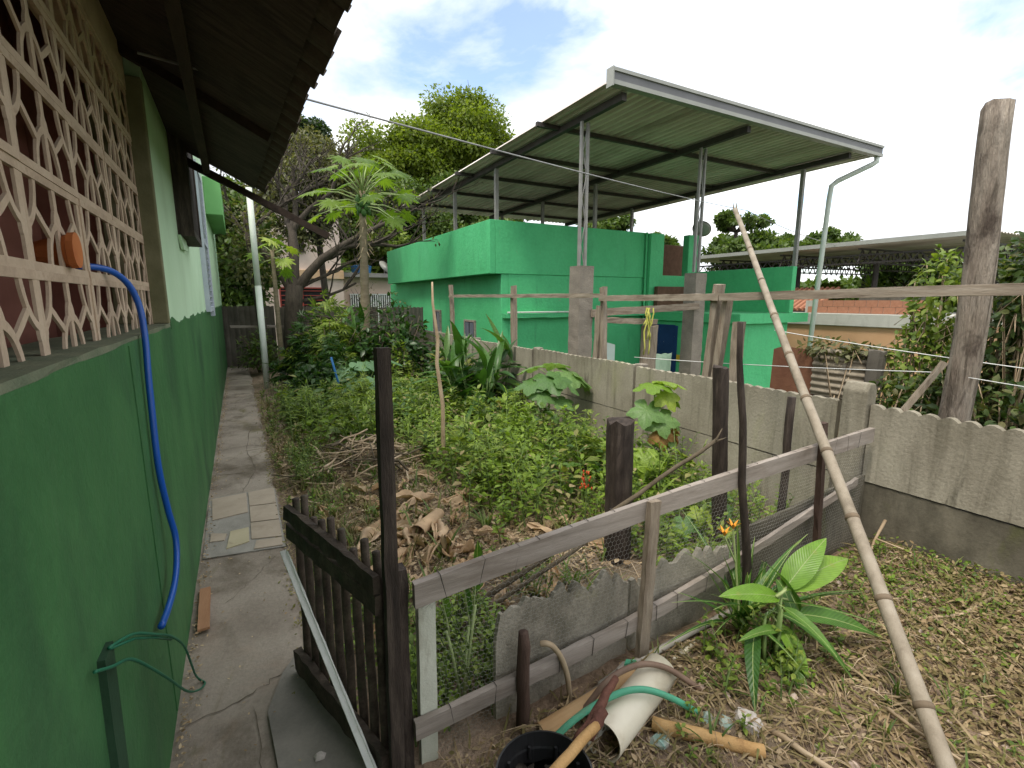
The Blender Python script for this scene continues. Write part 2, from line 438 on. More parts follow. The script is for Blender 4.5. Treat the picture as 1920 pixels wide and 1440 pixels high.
M['board_orange'] = mat('orange_brown_lath', [L3(.30, .15, .075), L3(.40, .22, .12)], 4, 0.8, 0.2, 40, stretch=(6, 1, 6))
M['terracotta'] = mat('terracotta', [L3(.42, .12, .035), L3(.52, .18, .06)], 6, 0.75, 0.1, 60)
M['gh_paint'] = mat('emerald_house_paint', [L3(.070, .42, .165), L3(.084, .475, .195), L3(.094, .505, .21)], 0.9, 0.68, 0.5, 14, bdist=0.02, fine=.10,
                    stains=((L3(.052, .32, .13), .9, (1, 1, .5), .48, .70, .55), (L3(.12, .52, .25), .7, (1, 1, .6), .52, .70, .5), (L3(.035, .18, .08), 3.2, (1.8, 1.8, .3), .60, .78, .5), (L3(.22, .34, .20), 7, (1, 1, .7), .67, .75, .5)))
M['steel'] = mat('grey_steel_column', [L3(.20, .195, .18), L3(.29, .28, .26)], 5, 0.5, 0.05, metal=0.2)
M['steel_dark'] = mat('dark_steel_beam', [L3(.035, .030, .028), L3(.07, .06, .055)], 5, 0.6, 0.05)
M['sheet'] = mat('galvanised_roof_sheet', [L3(.70, .62, .57), L3(.82, .74, .69)], 1.2, 0.4, 0.05, metal=0.0, stretch=(1.5, .4, 1),
                 stains=((L3(.26, .19, .15), .8, (1.5, .35, 1), .40, .66, .7),))
M['gutter'] = mat('pale_metal_gutter', [L3(.27, .275, .25), L3(.34, .345, .315)], 2, 0.45, 0.03)
M['gutter_side'] = mat('grey_gutter_face', [L3(.13, .13, .135), L3(.17, .17, .175)], 2, 0.5, 0.03)
M['blue_door'] = mat('navy_blue_door', [L3(.012, .03, .115), L3(.018, .045, .16)], 4, 0.5, 0.05, stains=((L3(.35, .4, .45), 16, (1, 1, 1), .66, .70, .8),))
M['frame_blue'] = mat('blue_grey_frame', [L3(.10, .15, .22), L3(.15, .2, .28)], 4, 0.6, 0.05)
M['dark_in'] = mat('dark_interior', [L3(.012, .012, .013), L3(.025, .025, .027)], 3, 0.8, 0.0)
M['glass_grey'] = mat('grey_curtained_pane', [L3(.09, .11, .14), L3(.17, .19, .22)], 5, 0.25, 0.0, spec=.6, stretch=(1, 4, .5))
M['brick_in'] = mat('brown_brick_inside', [L3(.11, .055, .035), L3(.16, .085, .055)], 8, 0.9, 0.3, 40)
M['board_white'] = mat('pale_board', [L3(.50, .62, .58), L3(.60, .70, .66)], 4, 0.7, 0.05)
M['cloth_green'] = mat('pale_green_cloth', [L3(.48, .66, .46), L3(.58, .74, .55)], 6, 0.9, 0.2, 80)
M['rust'] = mat('rusty_iron_sheet', [L3(.12, .05, .028), L3(.19, .09, .05)], 4, 0.85, 0.3, 40, stains=((L3(.28, .17, .1), 6, (1, 1, .5), .58, .72, .7),))
M['corr_beige'] = mat('weathered_corrugated_iron', [L3(.27, .23, .17), L3(.36, .31, .235)], 5, 0.7, 0.2, 40, stains=((L3(.10, .08, .06), 4, (1, 1, 1), .54, .7, .7),))
M['pink_wall'] = mat('pale_pink_plaster', [L3(.52, .42, .36), L3(.62, .51, .45)], 1.2, 0.9, 0.2, 30, stains=((L3(.40, .26, .15), 1.3, (1, 1, .5), .56, .70, .7), (L3(.35, .33, .28), 2.2, (1, 1, .3), .56, .74, .5)))
M['pink_wall2'] = mat('salmon_plaster', [L3(.60, .44, .36), L3(.66, .50, .42)], 1.2, 0.9, 0.1, 30)
M['ochre'] = mat('ochre_stained_plaster', [L3(.40, .24, .12), L3(.52, .36, .22), L3(.5, .42, .33)], 1.1, 0.9, 0.2, 30)
M['red_frame'] = mat('red_window_steel', [L3(.20, .035, .025), L3(.27, .05, .04)], 5, 0.6, 0.0)
M['white_bar'] = mat('white_rail_bar', [L3(.62, .62, .60), L3(.72, .72, .70)], 5, 0.6, 0.0)
M['grey_slab'] = mat('grey_roof_slab', [L3(.17, .165, .155), L3(.24, .235, .22)], 2, 0.9, 0.2)
M['tank_blue'] = mat('blue_water_tank', [L3(.03, .13, .30), L3(.04, .17, .36)], 3, 0.5, 0.0)
M['orange_wall'] = mat('apricot_wall', [L3(.50, .29, .155), L3(.60, .37, .21)], 1.3, 0.9, 0.1, 30)
M['brick_red'] = mat('orange_hollow_brick', [L3(.36, .16, .095), L3(.45, .215, .135)], 6, 0.9, 0.2, 40, fine=.15)
M['slab_pale'] = mat('pale_concrete_band', [L3(.40, .39, .35), L3(.52, .51, .46)], 1.6, 0.9, 0.3, 30, stains=((L3(.22, .21, .18), 2.2, (1, 1, .3), .54, .72, .6),))
M['bark'] = mat('tree_bark', [L3(.045, .036, .028), L3(.095, .078, .06)], 6, 0.92, 0.8, 25, stretch=(3, 3, .8), fine=.25, bdist=.02)
M['bark_pale'] = mat('pale_papaya_bark', [L3(.17, .135, .085), L3(.26, .215, .145)], 6, 0.85, 0.5, 25, stretch=(1, 1, 3), fine=.2, bdist=.01)
M['twig'] = mat('dry_twig', [L3(.26, .185, .11), L3(.40, .305, .20), L3(.50, .40, .28)], 4, 0.85, 0.2, 40, isl=.35)
M['twig_dark'] = mat('dark_branch_bark', [L3(.075, .058, .036), L3(.15, .12, .08)], 6, 0.9, 0.4, 40, fine=.25)
M['stalk'] = mat('green_stalk', [L3(.10, .16, .045), L3(.17, .24, .08)], 8, 0.55, 0.0, isl=.2)
M['stalk_pale'] = mat('pale_green_petiole', [L3(.28, .36, .14), L3(.38, .46, .2)], 8, 0.5, 0.0)
M['rope_yellow'] = mat('yellow_rope', [L3(.42, .42, .07), L3(.55, .53, .14)], 8, 0.8, 0.1)
M['cable'] = mat('pale_cable', [L3(.20, .20, .20), L3(.30, .30, .30)], 8, 0.6, 0.0)
M['string'] = mat('white_string', [L3(.65, .65, .62), L3(.75, .75, .72)], 8, 0.7, 0.0)
M['black_cloth'] = mat('black_cloth', [L3(.012, .012, .014), L3(.02, .02, .024)], 8, 0.9, 0.1)
M['yellow'] = mat('yellow_plate', [L3(.55, .33, .02), L3(.62, .4, .04)], 8, 0.6, 0.0)
M['orange_petal'] = mat('orange_petal', [L3(.62, .22, .02), L3(.70, .36, .03)], 20, 0.6, 0.0)
M['red_petal'] = mat('red_berry', [L3(.45, .045, .02), L3(.55, .12, .03)], 20, 0.5, 0.0)
M['fruit'] = mat('green_fruit', [L3(.035, .09, .02), L3(.06, .14, .03)], 10, 0.5, 0.0)
# foliage
M['lf_weed'] = leafmat('weed_leaf', [L3(.075, .125, .018), L3(.12, .19, .027), L3(.175, .25, .038), L3(.25, .31, .06)])
M['lf_bright'] = leafmat('bright_weed_leaf', [L3(.12, .20, .022), L3(.18, .28, .032), L3(.25, .35, .05)])
M['lf_dark'] = leafmat('dark_glossy_leaf', [L3(.018, .052, .012), L3(.034, .085, .018), L3(.06, .125, .028)], rough=.35)
M['lf_grass'] = leafmat('grass_blade', [L3(.07, .13, .025), L3(.12, .19, .04), L3(.20, .22, .07)])
M['lf_dry'] = leafmat('dry_leaf', [L3(.22, .15, .085), L3(.35, .25, .15), L3(.46, .345, .22), L3(.50, .40, .27)], rough=.85, trans=.1, spec=.1)
M['lf_litter'] = leafmat('wilted_cut_weed', [L3(.14, .14, .05), L3(.25, .215, .105), L3(.36, .29, .17), L3(.19, .20, .06)], rough=.8, trans=.15, spec=.15)
M['lf_yard'] = leafmat('dry_cut_weed', [L3(.16, .135, .06), L3(.26, .20, .105), L3(.36, .275, .17), L3(.24, .165, .095), L3(.17, .17, .06)], rough=.85, trans=.12, spec=.1)
M['lf_tree'] = leafmat('tree_leaf_bright', [L3(.11, .165, .02), L3(.165, .225, .027), L3(.24, .30, .042)], trans=.5)
M['lf_tree_dk'] = leafmat('tree_leaf_dark', [L3(.018, .042, .012), L3(.034, .068, .018), L3(.055, .095, .025)])
M['lf_mid'] = leafmat('tree_leaf_mid', [L3(.05, .092, .018), L3(.085, .14, .027), L3(.13, .19, .04)])
M['lf_weed2'] = leafmat('mid_broad_weed_leaf', [L3(.045, .10, .02), L3(.075, .15, .028), L3(.12, .20, .04), L3(.22, .22, .06)])
M['lf_vine'] = leafmat('vine_leaf', [L3(.03, .06, .016), L3(.055, .095, .024), L3(.10, .145, .04), L3(.14, .13, .05)])
M['lf_olive'] = leafmat('olive_thin_leaf', [L3(.075, .085, .035), L3(.125, .13, .055), L3(.19, .185, .085)])
M['lf_papaya'] = leafmat('papaya_leaf', [L3(.10, .18, .022), L3(.15, .245, .03), L3(.21, .31, .04)], obj=True, trans=.5)
M['lf_ginger'] = leafmat('ginger_leaf', [L3(.045, .125, .025), L3(.08, .19, .035), L3(.12, .24, .045)], obj=True, rough=.35, nscale=12, vein=330)
M['lf_ginger_lt'] = leafmat('young_ginger_leaf', [L3(.16, .31, .035), L3(.22, .38, .055)], obj=True, rough=.35, nscale=12, vein=330)
M['lf_clump'] = leafmat('ginger_clump_leaf', [L3(.030, .085, .018), L3(.055, .135, .026), L3(.09, .18, .036)], obj=True, rough=.35)
M['lf_pale'] = leafmat('pale_big_leaf', [L3(.10, .20, .06), L3(.15, .27, .085), L3(.19, .31, .105)], obj=True, nscale=14)
M['lf_yel'] = leafmat('yellow_green_big_leaf', [L3(.15, .27, .03), L3(.24, .35, .045), L3(.32, .40, .06)], obj=True, nscale=14)
M['lf_brown'] = leafmat('browned_big_leaf', [L3(.30, .15, .05), L3(.36, .22, .09)], obj=True, rough=.8, trans=.2)
M['lf_taro'] = leafmat('grey_green_round_leaf', [L3(.10, .20, .10), L3(.13, .25, .125), L3(.16, .29, .15)], obj=True, nscale=14)

# ================================================================== the setting
def sstep(a, b, x):
    t = np.clip((x - a) / (b - a), 0, 1)
    return t * t * (3 - 2 * t)


def gh(x, y):
    """height of the yard ground"""
    x = np.asarray(x, float); y = np.asarray(y, float)
    h = 0.012 * np.sin(x * 3.1 + 1.3 * y) + 0.012 * np.sin(y * 2.3 - x * 1.7 + 1) + 0.008 * np.sin(7 * x + 3 * y) + 0.006 * np.sin(9 * y - 5 * x)
    h = h + 0.11 * sstep(1.6, 3.1, x) * (1 - sstep(1.25, 1.75, y))
    h = h - 0.05 * (1 - sstep(0.16, 0.42, x)) + 0.03 * sstep(0.4, 1.2, x)
    return h


def ghf(x, y):
    return float(gh(x, y))


def grid_obj(name, xs, ys, zf, m, smooth=True):
    X, Y = np.meshgrid(xs, ys)
    Z = zf(X, Y)
    v = np.stack([X.ravel(), Y.ravel(), Z.ravel()], 1)
    nx, ny = len(xs), len(ys)
    i = np.arange(nx - 1)[None, :] + (np.arange(ny - 1) * nx)[:, None]
    i = i.ravel()
    f = np.stack([i, i + 1, i + 1 + nx, i + nx], 1)
    me = bpy.data.meshes.new(name)
    me.from_pydata(v.tolist(), [], f.tolist())
    me.materials.append(m)
    if smooth:
        me.polygons.foreach_set('use_smooth', [True] * len(me.polygons))
    o = bpy.data.objects.new(name, me)
    COL.objects.link(o)
    return o


def gh_rough(X, Y):
    return gh(X, Y) + NPR.normal(0, 0.006, X.shape)


struct(grid_obj('ground', np.arange(-0.36, 3.53, 0.045), np.arange(-1.6, 14.25, 0.045), gh_rough, M['soil']))


def terr(X, Y):
    h = -1.1 + 0.0 * X
    h = h + 9.0 * sstep(27, 60, Y) * (1 - sstep(8, 45, X)) + 3.0 * sstep(40, 90, np.hypot(X, Y))
    h = h + 0.15 * np.sin(X * .3) * np.sin(Y * .27)
    h = h + 0.9 * sstep(13.8, 16, Y) * (1 - sstep(4, 5, X)) + 0.0
    return h


struct(grid_obj('terrain', np.concatenate([np.arange(-160, -20, 10.), np.arange(-20, 60, 1.5), np.arange(60, 261, 10.)]),
                np.concatenate([np.arange(-120, -10, 10.), np.arange(-10, 70, 1.5), np.arange(70, 301, 10.)]), terr, M['terrain']))

# ------------------------------------------------------------------ path
def path_edge(y):
    return 0.165 + 0.012 * math.sin(y * 5) + 0.01 * math.sin(y * 11.3) - 0.006 * max(0, y - 4) + 0.20 * float(1 - sstep(1.1, 2.0, y))


mb = MB()
ys = np.arange(-1.5, 14.4, 0.06)
nx = 11
vs = []
for y in ys:
    e = path_edge(float(y)) + RNG.uniform(-.008, .008)
    for k in range(nx):
        x = -0.352 + (e + 0.352) * k / (nx - 1)
        z = 0.004 * math.sin(3 * x + 2.2 * y) + 0.003 * math.sin(9 * y + 4 * x) - (0.012 if k == nx - 1 else 0) + RNG.uniform(-.0015, .0015)
        vs.append((x, y, z))
    vs.append((e + 0.015, y, -0.09))
n = nx + 1
fs = [(i * n + k, i * n + k + 1, (i + 1) * n + k + 1, (i + 1) * n + k) for i in range(len(ys) - 1) for k in range(nx)]
mb.add(vs, fs)
path = struct(mb.build('path', M['path'], smooth=True))
mb = MB()
poly = [(0.03, 1.0), (0.0, 1.55), (-.03, 1.98), (0.04, 2.18), (0.12, 2.30), (0.15, 2.22), (0.19, 2.0), (0.23, 1.75), (0.34, 1.25), (.36, -1.0), (0.1, -1.0)]
mb.prism([(x, y, 0.006) for x, y in poly], (0, 0, 0.007))
mb.build('cement_patch', M['cement_patch'], path)
mb = MB()
mb.prism([(-.33, 3.5, 0.005), (.15, 3.42, 0.005), (.15, 4.62, 0.005), (-.34, 4.6, 0.005)], (0, 0, 0.006))
mb.build('grout', M['grout'], path)
tiles = [((-.05, 4.26), (.14, 4.23), (.143, 4.6), (-.055, 4.585), 'tile'), ((-.05, 3.93), (.138, 3.89), (.14, 4.21), (-.05, 4.24), 'tile'),
         ((-.05, 3.63), (.136, 3.58), (.138, 3.87), (-.05, 3.91), 'tile'), ((-.30, 4.1), (-.065, 4.14), (-.07, 4.58), (-.32, 4.56), 'tile'),
         ((-.20, 3.56), (-.065, 3.6), (-.065, 3.84), (-.18, 3.83), 'tile_y'), ((-.30, 3.72), (-.215, 3.7), (-.2, 3.8), (-.30, 3.86), 'tile'),
         ((-.04, 3.47), (.132, 3.44), (.134, 3.56), (-.02, 3.59), 'tile')]
for a, b, c, d, mm in tiles:
    mb = MB()
    mb.prism([(p[0], p[1], 0.012) for p in (a, b, c, d)], (0, 0, 0.006))
    mb.build('floor_tile', M[mm], path)

def crack(pts, w, name='crack'):
    mb = MB(); n = 16; vs = []
    P_ = [Vector((p[0], p[1], 0)) for p in pts]
    for i in range(n + 1):
        t = i / n * (len(P_) - 1); k = min(int(t), len(P_) - 2); c = P_[k].lerp(P_[k + 1], t - k) + Vector((RNG.uniform(-.012, .012), RNG.uniform(-.012, .012), 0)) * (0 < i < n)
        d = (P_[k + 1] - P_[k]).normalized(); q = Vector((-d.y, d.x, 0)) * w * .55 * RNG.uniform(.2, 1.0) * (0.15 if i in (0, n) else 1)
        z = 0.004 * math.sin(3 * c.x + 2.2 * c.y) + 0.003 * math.sin(9 * c.y + 4 * c.x) + .0035
        vs += [(c.x - q.x, c.y - q.y, z), (c.x + q.x, c.y + q.y, z)]
    mb.add(vs, [(2 * i, 2 * i + 1, 2 * i + 3, 2 * i + 2) for i in range(n)])
    mb.build(name, M['crack'], path)
M['crack'] = mat('dirt_filled_crack', [L3(.09, .072, .05), L3(.15, .125, .09)], 20, .95, .3)
for pts, w in (([(-.33, 2.08), (-.1, 2.12), (.05, 2.2)], .006), ([(-.34, 5.25), (-.1, 5.2), (.15, 5.3)], .012), ([(-.34, 6.1), (0, 6.2), (.14, 6.05)], .012), ([(-.1, 4.65), (.02, 5.2), (-.05, 6.1), (.03, 7.2)], .010), ([(-.34, 7.3), (.13, 7.2)], .016), ([(-.34, 8.9), (.12, 9.0)], .016), ([(-.34, 11), (.1, 10.9)], .02), ([(-.2, 2.9), (-.05, 3.1), (.1, 3.35)], .003), ([(-.25, 1.2), (-.05, 1.6), (-.08, 2.05)], .004)):
    crack(pts, w)

# ================================================================== the house on the left
H = thing('house', 'house with dark green lower wall, lattice opening and dark eave beside the path', 'house', (-0.35, 2.0, 0.0))
mb = MB(); mb.box(-0.60, -0.35, -1.6, 14.5, -0.15, 1.50)
lower = mb.build('lower_wall', M['wall_green'], H)
mb = MB(); mb.box(-0.60, -0.353, 3.452, 4.94, 1.502, 2.93); mb.box(-0.60, -0.353, 4.94, 14.498, 1.502, 3.95)
upper = mb.build('upper_wall', M['wall_mint'], H)
# a faint ridge in the plaster of the green wall and scraped plaster marks
mb = MB(); mb.box(-0.352, -0.346, 2.15, 2.156, 0.02, 1.49); mb.build('plaster_ridge', M['wall_green'], lower)
mb = MB(); mb.beam((-.345, 1.30, -.02), (-.345, 1.37, 0.83), .085, .02, up=(1, 0, 0), n=5, j=.001)
mb.build('dark_conduit', mat('conduit_dark_green', [L3(.012, .04, .018), L3(.022, .06, .03)], 6, .7, .2), lower)
mb = MB(); n_ = 110; up_ = [(-.3525, 3.46 + (14.45 - 3.46) * i / n_, 1.512 + .012 * math.sin(i * .9) + .008 * math.sin(i * 2.3) + RNG.uniform(-.004, .004) + (.02 if i < 3 else 0)) for i in range(n_ + 1)]
for i in range(n_):
    a_, b_ = up_[i], up_[i + 1]
    mb.prism([(a_[0], a_[1], 1.48), (b_[0], b_[1], 1.48), b_, a_], (.0045, 0, 0))
mb.build('paint_edge', M['wall_green'], lower)
# sill, jamb, lintel around the lattice
mb = MB(); mb.beam((-.465, -1.6, 1.507), (-.465, 3.44, 1.507), .23, .018, n=30, j=.0025)
sill = mb.build('sill', M['sill'], H)
mb = MB(); mb.box(-0.59, -0.349, 3.385, 3.45, 1.517, 2.80)
mb.build('jamb', M['jamb'], H, bevel=.006)
mb = MB(); mb.box(-0.59, -0.415, -1.6, 3.383, 2.722, 3.02)
mb.build('lintel', M['lattice'], H)

# lattice blocks: one mesh shared by all
BW, BH, BD = 0.505, 0.25, 0.007
def lattice_mesh():
    mb = MB()
    def strip(pts, w):
        """one bar of even width following the 2D polyline pts (y, z)"""
        P_ = [Vector(p) for p in pts]; rings = []
        for i, p in enumerate(P_):
            d = (P_[min(i + 1, len(P_) - 1)] - P_[max(i - 1, 0)]).normalized(); q = Vector((-d.y, d.x)) * (w * .64 * RNG.uniform(.88, 1.15))
            rings.append([(-BD / 2, p.x - q.x, p.y - q.y), (BD / 2, p.x - q.x, p.y - q.y), (BD / 2, p.x + q.x, p.y + q.y), (-BD / 2, p.x + q.x, p.y + q.y)])
        mb.loft(rings)
    def arc(a_, b_, c_, w, n=9):
        a_, b_, c_ = Vector(a_), Vector(b_), Vector(c_)
        strip([(1 - t) ** 2 * a_ + 2 * t * (1 - t) * b_ + t * t * c_ for t in np.linspace(0, 1, n).tolist()], w)
    h = BW / 2
    mb.box(-BD / 2 - .002, BD / 2 + .002, -h, h, 0.0, .022)
    mb.box(-BD / 2 - .002, BD / 2 + .002, -h, h, BH - .022, BH)
    strip([(0, .01), (.001, .07), (0, .118), (0, BH - .01)], .022)
    for s in (-1, 1):
        strip([(s * (h - .011), .01), (s * (h - .011), .1), (s * (h - .011), BH - .01)], .022)
        arc((s * .100, .010), (s * .085, .120), (s * .002, .135), .016)
        arc((s * (h - .105), BH - .010), (s * (h - .088), BH - .125), (s * (h - .006), BH - .142), .016)
        arc((s * .072, .096), (s * .105, .115), (s * (h - .080), BH - .092), .014, 5)
        arc((s * .020, .130), (s * .030, .140), (s * .006, .168), .014, 5)
        arc((s * (h - .02), BH - .136), (s * (h - .034), BH - .146), (s * (h - .012), BH - .175), .014, 5)
    return mb.mesh('lattice_block', M['lattice'])
lat = lattice_mesh()
for r in range(5):
    for c in range(-1, 8):
        yc = 2.878 - c * BW
        place(lat, 'lattice_block', H, (-0.425 + RNG.uniform(-.003, .003), yc, 1.470 + r * 0.2502), sc=(1, 1.0, 1))
# veranda room behind the lattice
mb = MB()
mb.box(-1.0, -.85, -1.6, 3.44, 0.4, 3.2); mb.box(-2.1, -.6, -1.7, -1.6, 0.4, 3.8); mb.box(-2.1, -.6, 3.45, 3.5, 0.4, 3.8)
mb.box(-2.1, -.6, -1.6, 3.4, 0.4, 0.5)
mb.build('veranda_wall', M['veranda'], H)

# window with projecting iron grille
g = MB(); g.box(-0.36, -0.35, 4.62, 5.45, 2.20, 3.2)
win = g.build('window', M['dark_in'], H)
fr = MB()
for (y0, y1, z0, z1) in ((4.58, 5.50, 2.13, 2.18), (4.58, 5.50, 3.2, 3.25)):
    fr.box(-0.352, -0.245, y0, y1, z0, z1)
for yy in (4.58, 5.46):
    fr.box(-0.352, -0.245, yy, yy + .04, 2.18, 3.2)
fr.build('grille_frame', M['wood_dark'], win)
for k in range(8):
    b = MB(); b.tube([(-.262, 4.70 + k * .10, 2.17), (-.262, 4.70 + k * .10, 3.21)], .008, 6)
    b.build('grille_bar', M['steel_dark'], win)
b = MB(); b.prism([(-.352, 4.52, 2.13), (-.352, 5.0, 2.13), (-.345, 5.0, 2.05), (-.345, 4.6, 2.03)], (.02, 0, 0)); b.build('window_sill', M['wall_mint'], win)

# louvred shutter leaf
sh = MB(); sh.box(-0.352, -0.30, 7.25, 7.31, 1.5, 3.3); sh.box(-0.352, -0.30, 8.25, 8.5, 1.42, 3.3)
for zz in (1.5, 3.24, 2.35):
    sh.box(-0.352, -0.302, 7.312, 8.248, zz, zz + .06)
M['shutter'] = mat('blue_grey_shutter', [L3(.36, .40, .46), L3(.46, .50, .56)], 4, .6, .05)
shut = sh.build('shutter', M['shutter'], H)
b = MB(); b.box(-.352, -.345, 7.312, 8.248, 1.562, 3.238); b.build('shutter_gap', M['dark_in'], shut)
lv = MB(); lv.beam((-.325, 7.31, 0), (-.325, 8.25, 0), .012, .05, up=(.5, 0, .8)); lvm = lv.mesh('louvre', M['shutter'], (0, 0, 0))
for k in range(22):
    place(lvm, 'louvre', shut, (0, 0, 1.60 + k * .075))
# green concrete canopy on the wall further back
b = MB(); b.box(-0.353, -0.10, 10.2, 13.2, 3.10, 3.72)
b.build('wall_canopy', mat('leaf_green_paint', [L3(.14, .36, .12), L3(.18, .42, .16)], 2, .7, .1), H, bevel=.01)

M['lining'] = mat('dark_eave_boards', [L3(.030, .021, .016), L3(.06, .044, .034), L3(.085, .066, .052)], 5, .9, .5, 30, stretch=(1.2, 9, 1), fine=.25, bdist=.006, stains=((L3(.012, .01, .008), 3, (1, 1, 1), .5, .7, .6),))
# the eave: tiles, rafters, purlin
roof = MB(); SL = -0.5
def eave_x(y):
    return 0.408 - 0.031 * (y - 1.66)
def rz(x, y):
    return 2.515 + (x - eave_x(y)) * SL
vs = []
for y in (-1.7, 4.9):
    e = eave_x(y) - .06
    for x in (e, -2.3):
        z = rz(x, y) + .115
        vs += [(x, y, z), (x, y, z + .02)]
roof.add(vs, [(0, 2, 6, 4), (1, 5, 7, 3), (0, 4, 5, 1), (2, 3, 7, 6), (0, 1, 3, 2), (4, 6, 7, 5)])
rf = roof.build('roof', M['rooftile'], H)  # unseen backing sheet added above the tiles so no light leaks between them
def tile_mesh():
    mb = MB(); n = 6; rings = []
    for t in (0.0, 1.0):
        r0 = .088 - .012 * t
        top = []; bot = []
        for k in range(n + 1):
            a = math.pi * k / n
            top.append((-.42 * t, r0 * math.cos(a), -r0 * .62 * math.sin(a)))
        for k in range(n, -1, -1):
            a = math.pi * k / n
            bot.append((-.42 * t, (r0 - .012) * math.cos(a), -(r0 - .012) * .62 * math.sin(a)))
        rings.append(top + bot)
    mb.loft(rings)
    return mb.mesh('roof_tile', M['rooftile'], smooth=False)
tm = tile_mesh(); ang = math.atan(-SL)
yy = 4.86
while yy > -1.4:
    for k in range(3):
        x = eave_x(yy) - k * .33 + RNG.uniform(-.012, .012)
        place(tm, 'roof_tile', rf, (x, yy, rz(x, yy) + .075 + .012 * (k % 2)), (RNG.uniform(-.03, .03), ang + .05, RNG.uniform(-.03, .03)))
    yy -= .165
bd = MB(); vs = []
for y in (-1.7, 4.88):
    e = eave_x(y) - .10
    for x in (e, -2.3):
        z = rz(x, y) + .012
        vs += [(x, y, z), (x, y, z + .015)]
bd.add(vs, [(0, 2, 6, 4), (1, 5, 7, 3), (0, 4, 5, 1), (2, 3, 7, 6), (0, 1, 3, 2), (4, 6, 7, 5)]); bd.build('eave_lining', M['lining'], rf)
for yy in (-.3, 1.5, 3.3):
    b = MB(); x1 = eave_x(yy) - .12
    b.beam((-2.2, yy, rz(-2.2, yy) - .012), (x1, yy, rz(x1, yy) - .012), .045, .05, n=6, j=.003); b.build('rafter', M['roofwood'], rf)
b = MB(); b.beam((-.10, -1.5, rz(-.10, -1.5) - .05), (-.13, 4.85, rz(-.13, 4.85) - .05), .05, .06, n=8, j=.003); b.build('purlin', M['roofwood'], rf)
b = MB(); b.beam((-.42, 4.9, 2.82), (.78, 4.9, 2.225), .045, .055, n=10, j=.004); b.build('verge_rafter', M['roofwood'], rf)

# ================================================================== concrete boundary walls
def plate(y0, y1, z0, z1, x, th=.045, scallop=True, flute=.0035, per=.093, dep=.030):
    """one cast plate, fluted face, scalloped top edge"""
    mb = MB(); n = max(4, int((y1 - y0) / per * 8)); front = []; back = []
    zs = [z0, z0 + (z1 - z0) * .5, z1]
    F = []; B = []
    for i in range(n + 1):
        y = y0 + (y1 - y0) * i / n; ph = (y / per) % 1.0
        bulge = abs(math.sin(math.pi * ph)) if scallop else .5
        zt = z1 - (dep * (1 - bulge ** .6) if scallop else 0) + RNG.uniform(-.002, .002) + .004 * math.sin(y * 5)
        fx = x - flute * bulge
        F.append([(fx, y, z0), (fx, y, (z0 + zt) / 2), (fx, y, zt)])
        B.append([(x + th, y, z0), (x + th, y, (z0 + zt) / 2), (x + th, y, zt)])
    vs = []
    for a, b_ in zip(F, B):
        vs += a + b_[::-1]
    fs = []
    for i in range(n):
        o = i * 6
        for k in range(6):
            a = o + k; c = o + (k + 1) % 6
            fs.append((a, a + 6, c + 6, c))
    fs.append((5, 4, 3, 2, 1, 0)); o = n * 6; fs.append((o, o + 1, o + 2, o + 3, o + 4, o + 5))
    mb.add(vs, fs)
    return mb

W = thing('boundary_wall', 'pale concrete plate wall with scalloped top closing the garden on the right', 'wall', (3.5, 5.0, 0.0))
seg = [1.74, 3.72, 5.72, 7.72, 9.6]
for a, c in zip(seg[:-1], seg[1:]):
    plate(a + .02, c - .02, 0.485, 0.985 + RNG.uniform(-.012, .012), 3.5, flute=.0015, dep=.014).build('wall_plate', M['concrete'], W)
    plate(a + .02, c - .02, -0.15, 0.475, 3.503, scallop=False, flute=0).build('wall_plate', M['concrete'], W)
for yy in seg[1:]:
    b = MB(); b.box(3.535, 3.64, yy - .05, yy + .05, -1.1, 1.0); b.build('wall_post', M['column'], W, bevel=.008)
b = MB(); b.box(3.56, 3.60, 1.8, 14.2, -1.15, -.12); b.build('wall_footing', M['concrete_far'], W)
W2 = thing('boundary_wall', 'concrete plate wall, dark and damp below, at the right edge behind the bamboo pole', 'wall', (3.5, 0.5, 0.0))
for (a, c) in ((-.45, 1.56), (-2.4, -.5)):
    plate(a + .01, c, 0.478, 0.985, 3.5).build('wall_plate', M['concrete'], W2)
    plate(a + .01, c, -0.15, 0.47, 3.506, scallop=False, flute=0).build('wall_plate', M['concrete_dark'], W2)
b = MB(); b.box(3.56, 3.60, -2.4, 1.6, -1.15, -.12); b.build('wall_footing', M['concrete_far'], W2)
P = MB()
P.prism([(3.46, 1.57, -.1), (3.46, 1.57, 1.07), (3.49, 1.57, 1.12), (3.55, 1.57, 1.12), (3.58, 1.57, 1.07), (3.58, 1.57, -.1)], (0, .15, 0))
tag(P.build('concrete_post', M['concrete'], None, bevel=.01), 'square concrete post with pointed top where the two plate walls meet', 'post')
# far end: darker plates and the back wall of the garden
W3 = thing('back_wall', 'low dark concrete wall with wavy top far behind the garden plants', 'wall', (2.0, 14.0, 0.0))
for i in range(4):
    x0 = -.5 + i * 1.32
    mb = plate(x0 + .02, x0 + 1.30, -.9, 1.50 - .02 * i, 0.0, per=.12, flute=.015)
    mb.v = [(vy, 14.0 + vx, vz) for vx, vy, vz in mb.v]
    mb.f = [tuple(reversed(f)) for f in mb.f]
    mb.build('wall_plate', M['concrete_far'], W3)
W4 = thing('boundary_wall', 'short stretch of brown concrete wall behind the citrus bush', 'wall', (3.6, 11.0, 0.0))
for a, c in ((9.65, 11.6), (11.64, 13.9)):
    plate(a, c, -.3, 1.0 + (a > 10) * .04, 3.5, per=.12, flute=.015).build('wall_plate', M['concrete_far'], W4)

